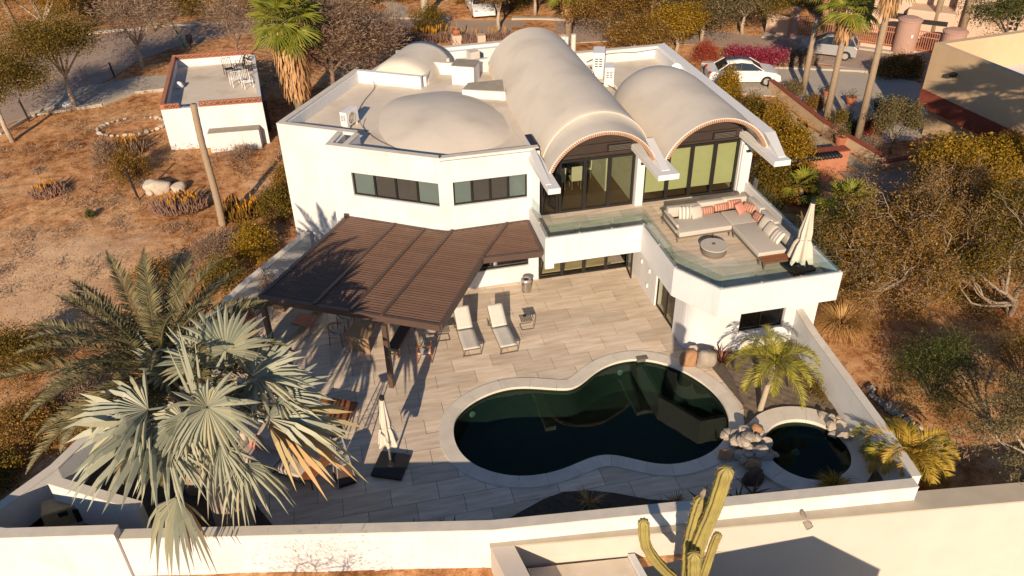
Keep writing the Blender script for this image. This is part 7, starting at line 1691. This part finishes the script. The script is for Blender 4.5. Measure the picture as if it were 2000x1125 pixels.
# stacked patio chairs in the shed
def shedchair(label, p, rz, m, scale=1):
    t_ = thing('metal_chair', label, 'chair', (0, 0, 0), 'metal chairs heaped on the shed terrace')
    for s_ in (-1, 1): MB().tube([(s_*.26, .25, 0), (s_*.26, .25, .6), (s_*.26, -.25, .62), (s_*.26, -.3, 0)], .022, 5).build('side_frame', M_[m], t_)
    MB().tube([(-.26, -.25, .4), (-.26, -.38, .95), (.26, -.38, .95), (.26, -.25, .4)], .022, 5).build('back_frame', M_[m], t_)
    for k in range(5): MB().box((0, -.2+k*.1, .4), (.5, .05, .02)).build('slat', M_[m], t_)
    for k in range(4): MB().box((-.15+k*.1, -.34, .68), (.02, .02, .5)).build('slat', M_[m], t_)
    t_.location = p; t_.rotation_euler = rz; return t_
zt_ = ZS-.2
w1_ = shedchair('pale metal chair lying nearest the shed corner', (*g(462, 168, zt_).xy, zt_+.05), (0, 0, rad(20)), 'whiteclean')
c_ = copy_tree(w1_); c_.location = (*g(485, 172, zt_).xy, zt_+.02); c_.rotation_euler = (0, 0, rad(200)); c_['label'] = 'pale metal chair against the right wall of the shed terrace'
k1_ = shedchair('dark wrought iron chair frame at the back of the shed terrace', (*g(470, 140, zt_).xy, zt_+.02), (0, 0, rad(80)), 'black')
for i, (x, y, a_, lb) in enumerate(((450, 148, 200, 'dark wrought iron chair frame tipped left of the others in the shed'), (488, 146, 20, 'dark wrought iron chair frame beside the pale shed chairs'), (478, 128, 130, 'dark wrought iron chair frame farthest back in the shed'))):
    c_ = copy_tree(k1_); c_.location = (*g(x, y, zt_).xy, zt_+.05); c_.rotation_euler = (rad(20*i), 0, rad(a_)); c_['label'] = lb
tag(MB().lathe([(0, 0), (.2, .02), (.26, .12), (.15, .35), (.0, .42)], (*g(352, 172, zt_).xy, zt_), 12).build('plastic_chair', M_['whiteclean'], smooth=True), 'white plastic lump on the shaded left of the shed terrace', 'sack')
tag(MB().box((*g(520, 240).xy, .9), (.5, 2.6, 1.8), rad(5)).build('dark_screen', M_['black'], bevel=.05), 'dark screen panel between shed and skirted palm', 'screen')
# green leaning pole, bin and small sign by the road
b_ = g(362, 94); mb = MB(); mb.tube([b_, b_+Vector((-.35, .1, 1.2)), b_+Vector((-.8, .2, 3.0))], [.07, .07, .05], 8); tag(mb.build('green_pole', mat('green_paint', (.03, .14, .07), .5)), 'green leaning pole by the upper road', 'pole')
bn_ = thing('litter_bin', 'small dark litter bin beside the green pole', 'bin', (b_.x+.35, b_.y+.1, .5)); MB().lathe([(0, .3), (.2, .3), (.24, .9), (0, .9)], (b_.x+.4, b_.y+.1, 0), 14).build('bin', M_['black'], bn_, smooth=False); MB().tube([(b_.x+.4, b_.y+.1, 0), (b_.x+.4, b_.y+.1, .4)], .04, 6).build('post', M_['black'], bn_)
# street lamp-like white block and garden path beyond
sheet('garden_path', [g(745, 4), g(775, 4), g(800, 16), g(790, 30), g(740, 30), g(760, 16)], .02, M_['concrete'], .05)
# neighbour wall and gate with pillars
def fence(label, p, q, n, hgt=1.7, base=.35):
    t_ = thing('picket_fence', label, 'fence', (p[0], p[1], 0), 'rust brown railings of the neighbour'); P_ = Vector((p[0], p[1])); Q_ = Vector((q[0], q[1]))
    a = (P_.x, P_.y); b = (Q_.x, Q_.y)
    tt_ = (Q_-P_).normalized(); qq = Vector((-tt_.y, tt_.x))*.1
    mb = MB(); mb.prism([P_-qq, Q_-qq, Q_+qq, P_+qq], 0, base); mb.build('base_wall', M_['pink'], t_)
    for z_ in (base+.12, hgt-.35, hgt): MB().bar((*a, z_), (*b, z_), .06, .06).build('rail', M_['ochreblock'], t_)
    me = None
    for k in range(n+1):
        c = P_.lerp(Q_, k/n)
        if me is None: m1 = MB(); m1.box((0, 0, 0), (.045, .045, hgt-base)); me = mesh_from('picket', m1.v, m1.f, M_['ochreblock'])
        link('picket', me, t_, Vector((c.x, c.y, base+(hgt-base)/2))-ORG[t_.name], (0, 0, .3))
    return t_
M_['pinkwall'] = mat('rose_pillar', (.44, .27, .21), .9, (.38, .23, .18), 2, bump=.3)
def pillar(label, p, r_=.5, h_=2.2, sq=False):
    t_ = thing('gate_pillar', label, 'pillar', (p[0], p[1], 0), 'rose pillars of the neighbour')
    if sq: MB().box((p[0], p[1], h_/2), (r_*1.5, r_*1.5, h_)).build('shaft', M_['pinkwall'], t_, bevel=.03)
    else: MB().lathe([(0, 0), (r_, 0), (r_, h_), (0, h_)], (p[0], p[1], 0), 24).build('shaft', M_['pinkwall'], t_, smooth=False)
    MB().lathe([(0, h_), (r_+.06, h_), (r_+.06, h_+.1), (r_*.7, h_+.22), (0, h_+.25)], (p[0], p[1], 0), 24).build('cap', M_['pinkwall'], t_)
    return t_
gp = [g(x, y).xy for x, y in ((1545, 76), (1636, 86), (1762, 104), (1850, 120))]
pillar('rose pillar at the left end of the neighbour fence', gp[0], .32, 2.1, True); pillar('broad rose pillar right of the first tall trunk', gp[1], .55, 2.2, True); pillar('round rose pillar with white number plate near the beige building', gp[2], .75, 2.3); pillar('low round rose pillar partly behind the beige building', gp[3], .75, 2.0)
lerp = lambda a, b, u: (a[0]+(b[0]-a[0])*u, a[1]+(b[1]-a[1])*u)
fence('rust railing between the two left rose pillars', lerp(gp[0], gp[1], .1), lerp(gp[0], gp[1], .88), 16); fence('rust railing left of the round rose pillar', lerp(gp[1], gp[2], .15), lerp(gp[1], gp[2], .86), 22); fence('rust railing right of the round rose pillar', lerp(gp[2], gp[3], .25), lerp(gp[2], gp[3], .85), 12)
tag(MB().box((gp[2][0]-.15, gp[2][1]-.755, 1.4), (.16, .03, .2)).build('number_plate', M_['whiteclean']), 'small white plate on the round rose pillar', 'plate')
mb = MB(); wq = [g(1500, 66).xy, g(1545, 76).xy]; mb.prism([(wq[0].x, wq[0].y), (wq[1].x, wq[1].y), (wq[1].x-.1, wq[1].y+.3), (wq[0].x-.1, wq[0].y+.3)], 0, 1.5); tag(mb.build('garden_wall', M_['pink']), 'short salmon garden wall left of the fence pillar', 'wall')
# salmon villa beyond
NV = thing('salmon_villa', 'salmon stucco villa with stepped curved walls beyond the fence at upper right', 'house', (44, 58, 0))
b0, b1 = g(1690, 72), g(2060, 118)
dv = Vector((b1-b0).xy).normalized(); nv = Vector((-dv.y, dv.x)); p0 = Vector(b0.xy)
def blk(u0, u1, v0, v1, z1, nm='wall', m='pink', z0=0, bevel=.12):
    mb = MB(); mb.prism([p0+dv*u0+nv*v0, p0+dv*u1+nv*v0, p0+dv*u1+nv*v1, p0+dv*u0+nv*v1], z0, z1); return mb.build(nm, M_[m], NV, bevel=bevel)
blk(1.6, 8, 2.0, 9, 6.5); blk(0, 2.6, .8, 3, 2.9); blk(2.4, 5.6, .0, 2.2, 2.3); blk(7.6, 12, 1.2, 9, 8.0); blk(11.8, 22, 2.2, 9, 7.0); blk(5.4, 7.8, .6, 2.4, 3.4)
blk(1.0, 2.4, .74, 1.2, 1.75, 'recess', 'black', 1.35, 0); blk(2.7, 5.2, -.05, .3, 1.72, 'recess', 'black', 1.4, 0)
for i in range(2):
    for j in range(5): blk(9.0+i*.34, 9.22+i*.34, 1.17, 1.25, 1.55+j*.34, 'glass_block', 'carglass', 1.35+j*.34, 0)
# far cream wall behind the top centre
mb = MB(); q = g(655, 20); mb.box((q.x, q.y+3, 1.6), (5, 1, 3.2)); tag(mb.build('cream_wall', M_['whiteclean']), 'bit of cream house wall at the top edge above the twiggy tree', 'wall')
mb = MB(); q = g(612, 20); mb.box((q.x-3.0, q.y+5, 1.4), (4, 1, 2.6)); tag(mb.build('cream_wall', M_['pink']), 'bit of salmon house wall behind the skirted palm', 'wall')
# tall trunks
for i, (x, y, x1, y1, h_, lb, crown) in enumerate(((1567, 185, 1601, 36, 4.75, 'leftmost of the three tall palm trunks, cut off bare at its top', False), (1612, 240, 1660, 45, 6.6, 'middle one of the three tall palm trunks with dry skirt and green crown', True), (1673, 278, 1745, 0, 9.0, 'rightmost and nearest of the three tall palm trunks', True))):
    b_ = g(x, y)
    if crown: fanpalm('tall_fan_palm', lb, (b_.x, b_.y, 0), h_, 26, 1.0, 150+i, .17, skirt=1.3 if i == 1 else 1.5, pet=.9, nseg=18, group='tall palms by the driveway')
    else:
        t_ = thing('tall_fan_palm', lb, 'palm', (b_.x, b_.y, 0), 'tall palms by the driveway'); mb = MB(); mb.tube([b_, b_+Vector((0, 0, h_*.5)), b_+Vector((.05, 0, h_))], [.2, .17, .15], 12); mb.build('trunk', M_['palmtrunk'], t_, smooth=True)
for i, (x, y, h_, lb) in enumerate(((1640, 20, 5.2, 'fan palm behind the neighbour fence on the left, green crown at the top edge'), (1610, 52, 3.0, 'short fan palm just inside the rust railing'), (1815, 86, 9.0, 'slim palm trunk left one of the pair before the salmon villa'), (1795+75, 92, 9.5, 'slim palm trunk right one of the pair before the salmon villa'), (1700, 40, 6.5, 'palm throwing its shadow on the salmon villa, left'))):
    b_ = g(x, y); fanpalm('neighbour_palm', lb, (b_.x, b_.y, 0), h_, 24, 1.1, 160+i, .2, skirt=1.2, pet=1.0, nseg=16, group='palms in the neighbour garden')
tree('dense_tree', 'dense green tree right of the slim palm pair above the beige roof', 'tree', GP3(1960, 95), 4.2, (3.0, 2.4, 2.0), 'leaf_green', 7000, .16, 171, 'bark', .14, .2)
# planter wall with red coping, gravel court, pots
def cwall(name, label, pts, z1, th, m, capm, z0=-.1):
    t_ = thing(name, label, 'wall', (*pts[0][:2], 0)); P_ = [Vector(p[:2]) for p in pts]
    for i in range(len(P_)-1):
        t = (P_[i+1]-P_[i]).normalized(); q = Vector((-t.y, t.x))*th; mb = MB(); mb.prism([P_[i], P_[i+1], P_[i+1]+q, P_[i]+q], z0, z1-.06); mb.build('wall_body', M_[m], t_)
        mb = MB(); e = t*.0; mb.prism([P_[i]-q*.12, P_[i+1]-q*.12, P_[i+1]+q*1.12, P_[i]+q*1.12], z1-.06+.002*i, z1+.002*i); mb.build('red_cap', M_[capm], t_)
    return t_
cwall('planter_wall', 'cream planter wall with red coping below the tall palm trunks', [g(1500, 176), g(1606, 262), g(1718, 330)], .7, .25, 'beige', 'redband')
cwall('planter_wall', 'low red coped kerb closing the planter towards the beige building', [g(1718, 332), g(1800, 318)], .4, .25, 'beige', 'redband')
cwall('ochre_wall', 'short cream and red wall with dark roof tiles beside the gravel court', [g(1520, 345), g(1652, 330)], 1.1, .5, 'ochreblock', 'redband')
q0, q1 = g(1540, 318, 1.1), g(1640, 306, 1.1); tl = thing('tile_row', 'row of dark clay tiles on top of the ochre garden wall', 'roof tiles', (q0.x, q0.y, 1.1))
for k in range(16):
    c = Vector(q0).lerp(Vector(q1), k/15)+Vector((0, .1, .05)); mb = MB(); mb.tube([c-Vector((0, .22, 0)), c+Vector((0, .22, .08))], [.09, .07], 8); mb.build('clay_tile', M_['black'], tl, smooth=True)
M_['gravelc'] = mat('pale_gravel', (.52, .42, .29), .95, (.36, .28, .18), 20, contrast=.6, bump=.8, bscale=60)
sheet('gravel_court', [g(1540, 215), g(1608, 268), g(1716, 336), g(1690, 350), g(1640, 312), g(1530, 330), g(1560, 260)], .02, M_['gravelc'], .06)
sheet('lane', [g(1640, 335), g(1716, 340), g(1810, 325), g(1960, 420), g(1900, 470), g(1760, 420), g(1690, 390)], .015, M_['asphalt'], .06)
for i, (x, y, s_, m_, lb) in enumerate(((1660, 205, .35, 'terracotta', 'small terracotta pot on the driveway edge'), (1614, 190, .3, 'terracotta', 'terracotta pot with orange flower among the planter shrubs'), (1640, 285, .4, 'terracotta', 'tipped terracotta pot in the planter below the middle trunk'), (1715, 215, .4, 'black', 'dark pot leftmost of the row in the driveway shade'), (1733, 218, .4, 'black', 'dark pot second in the driveway shade row'), (1751, 222, .4, 'black', 'dark pot third in the driveway shade row'), (1768, 225, .4, 'black', 'dark pot fourth in the driveway shade row'))):
    b_ = g(x, y); t_ = thing('plant_pot', lb, 'plant pot', (b_.x, b_.y, .02), 'pots round the driveway'); MB().lathe([(0, .02), (s_*.6, .02), (s_*.85, s_*1.3), (s_*.95, s_*1.3), (s_*.95, s_*1.5), (s_*.8, s_*1.5), (0, s_*1.35)], (b_.x, b_.y, 0), 16).build('pot', M_[m_], t_)
    rs_ = np.random.RandomState(i); V_, Q = leafcloud(rs_, np.array([[0, 0, s_*1.7]]*6), 14, s_*.9, .14, 2.5); link('plant', mesh_np('plant', V_, Q, M_['leaf_green']), t_)['kind'] = 'stuff'
for i, (x, y, rx, m_, lb) in enumerate(((1545, 190, .9, 'leaf_grey', 'grey bush left of the leftmost tall trunk'), (1590, 215, .8, 'leaf_rust', 'rusty thorn shrub between left and middle tall trunks'), (1640, 250, .9, 'leaf_olive', 'dark green shrub right of the middle tall trunk'), (1630, 275, .8, 'leaf_twig', 'bare thorn shrub below the middle tall trunk'), (1700, 300, .9, 'leaf_twig', 'bare thorn shrub right of the nearest tall trunk'), (1700, 262, .7, 'flower_red', 'red flowering shrub behind the round grey bush'), (1665, 262, .6, 'leaf_green', 'small green shrub beside the nearest tall trunk'))):
    bush('planter_shrub', lb, 'bush', GP3(x, y), (rx, rx*.8, rx*1.1), m_, 1600, .12, 180+i, 'shrubs in the red coped planter', 2.5 if m_ != 'leaf_twig' else 8, m_ == 'leaf_twig')
tree('round_grey_tree', 'round grey green olive bush standing in the red kerbed planter corner', 'tree', GP3(1740, 300), 2.7, (1.05, 1.05, 1.1), 'leaf_grey', 6500, .11, 190, 'bark', .07, .2)
# beige building on the right
BB = thing('beige_building', 'beige flat roofed building with red band at the right edge', 'building', (28, 30, 0))
ZH = 5.2; c0, c1, c2 = (Vector(g(x, y, ZH).xy) for x, y in ((1822, 84), (1360+0, 0), (0, 0)))
k0 = Vector(g(1826, 83, ZH).xy); k1 = Vector(g(2000, 152, ZH).xy)
LN = (k1-k0); tdir = LN.normalized(); qd = Vector((-tdir.y, tdir.x)); k1 = k0+tdir*16
def bbx(a, b, d0, d1, z0, z1, nm, m): mb = MB(); P_ = [a+qd*d0, b+qd*d0, b+qd*d1, a+qd*d1]; mb.prism(P_, z0, z1); return mb.build(nm, M_[m], BB)
# front face: parapet zone down to red band, then set back lower wall
def zat(px, py, a):  # height of picture point on the front plane
    d = CF + CR*((px-1000)/FPX) - CU*((py-562.5)/FPX); o3 = Vector((0, 0, CAMH)); n3 = Vector((qd.x, qd.y, 0)); t = (Vector((a.x, a.y, 0))-o3).dot(n3)/d.dot(n3); return (o3+d*t).z
zb1, zb0 = zat(1800, 172, k0), zat(1790, 203, k0)
bbx(k0, k1, 0, .35, zb1, ZH, 'upper_wall', 'beige'); bbx(k0-tdir*.02, k1, -.04, .35, zb0, zb1, 'red_band', 'redband')
bbx(k0+tdir*.35, k1, .5, 12, -.1, zb0+.02, 'lower_wall', 'beige'); bbx(k0, k0+tdir*.35, .351, 12, zb0, ZH, 'side_wall', 'beige'); bbx(k0+tdir*.351, k1, .36, 12, ZH-1.9, ZH-1.8, 'roof', 'whiteclean')
bbx(k0+tdir*.36, k1, 11.7, 12, ZH-1.78, ZH-.02, 'parapet', 'whiteclean')
mb = MB(); c = k0+tdir*1.9-qd*.12; mb.box((c.x, c.y, ZH-1.1), (.5, .25, .18), .4); mb.build('flood_light', M_['black'], BB)
# neighbour's house below the picture : its roof corner shades the cream court wall
SHD = thing('lower_neighbour_house', 'cream flat roofed house below the picture beside the sunken court', 'house', (12, 4, -3.6))
k = 6.5; cor = AP-LS*k; ea = onwall(1380, 1085)-LS*k; eb = onwall(1745, 1125)-LS*k
zc_ = cor.z
def lvl(p): # slide along the sun ray to the corner's height
    return p+LS*((zc_-p.z)/LS.z)
ea, eb = lvl(ea), lvl(eb); u1 = Vector((ea-cor).xy).normalized(); u2 = Vector((eb-cor).xy).normalized(); c2_ = Vector(cor.xy)
mb = MB(); mb.prism([c2_, c2_+u2*4.5, c2_+u2*4.5+u1*9, c2_+u1*9], -3.6, zc_); mb.build('walls', M_['cream'], SHD)
print('shade house', cor, u1, u2)
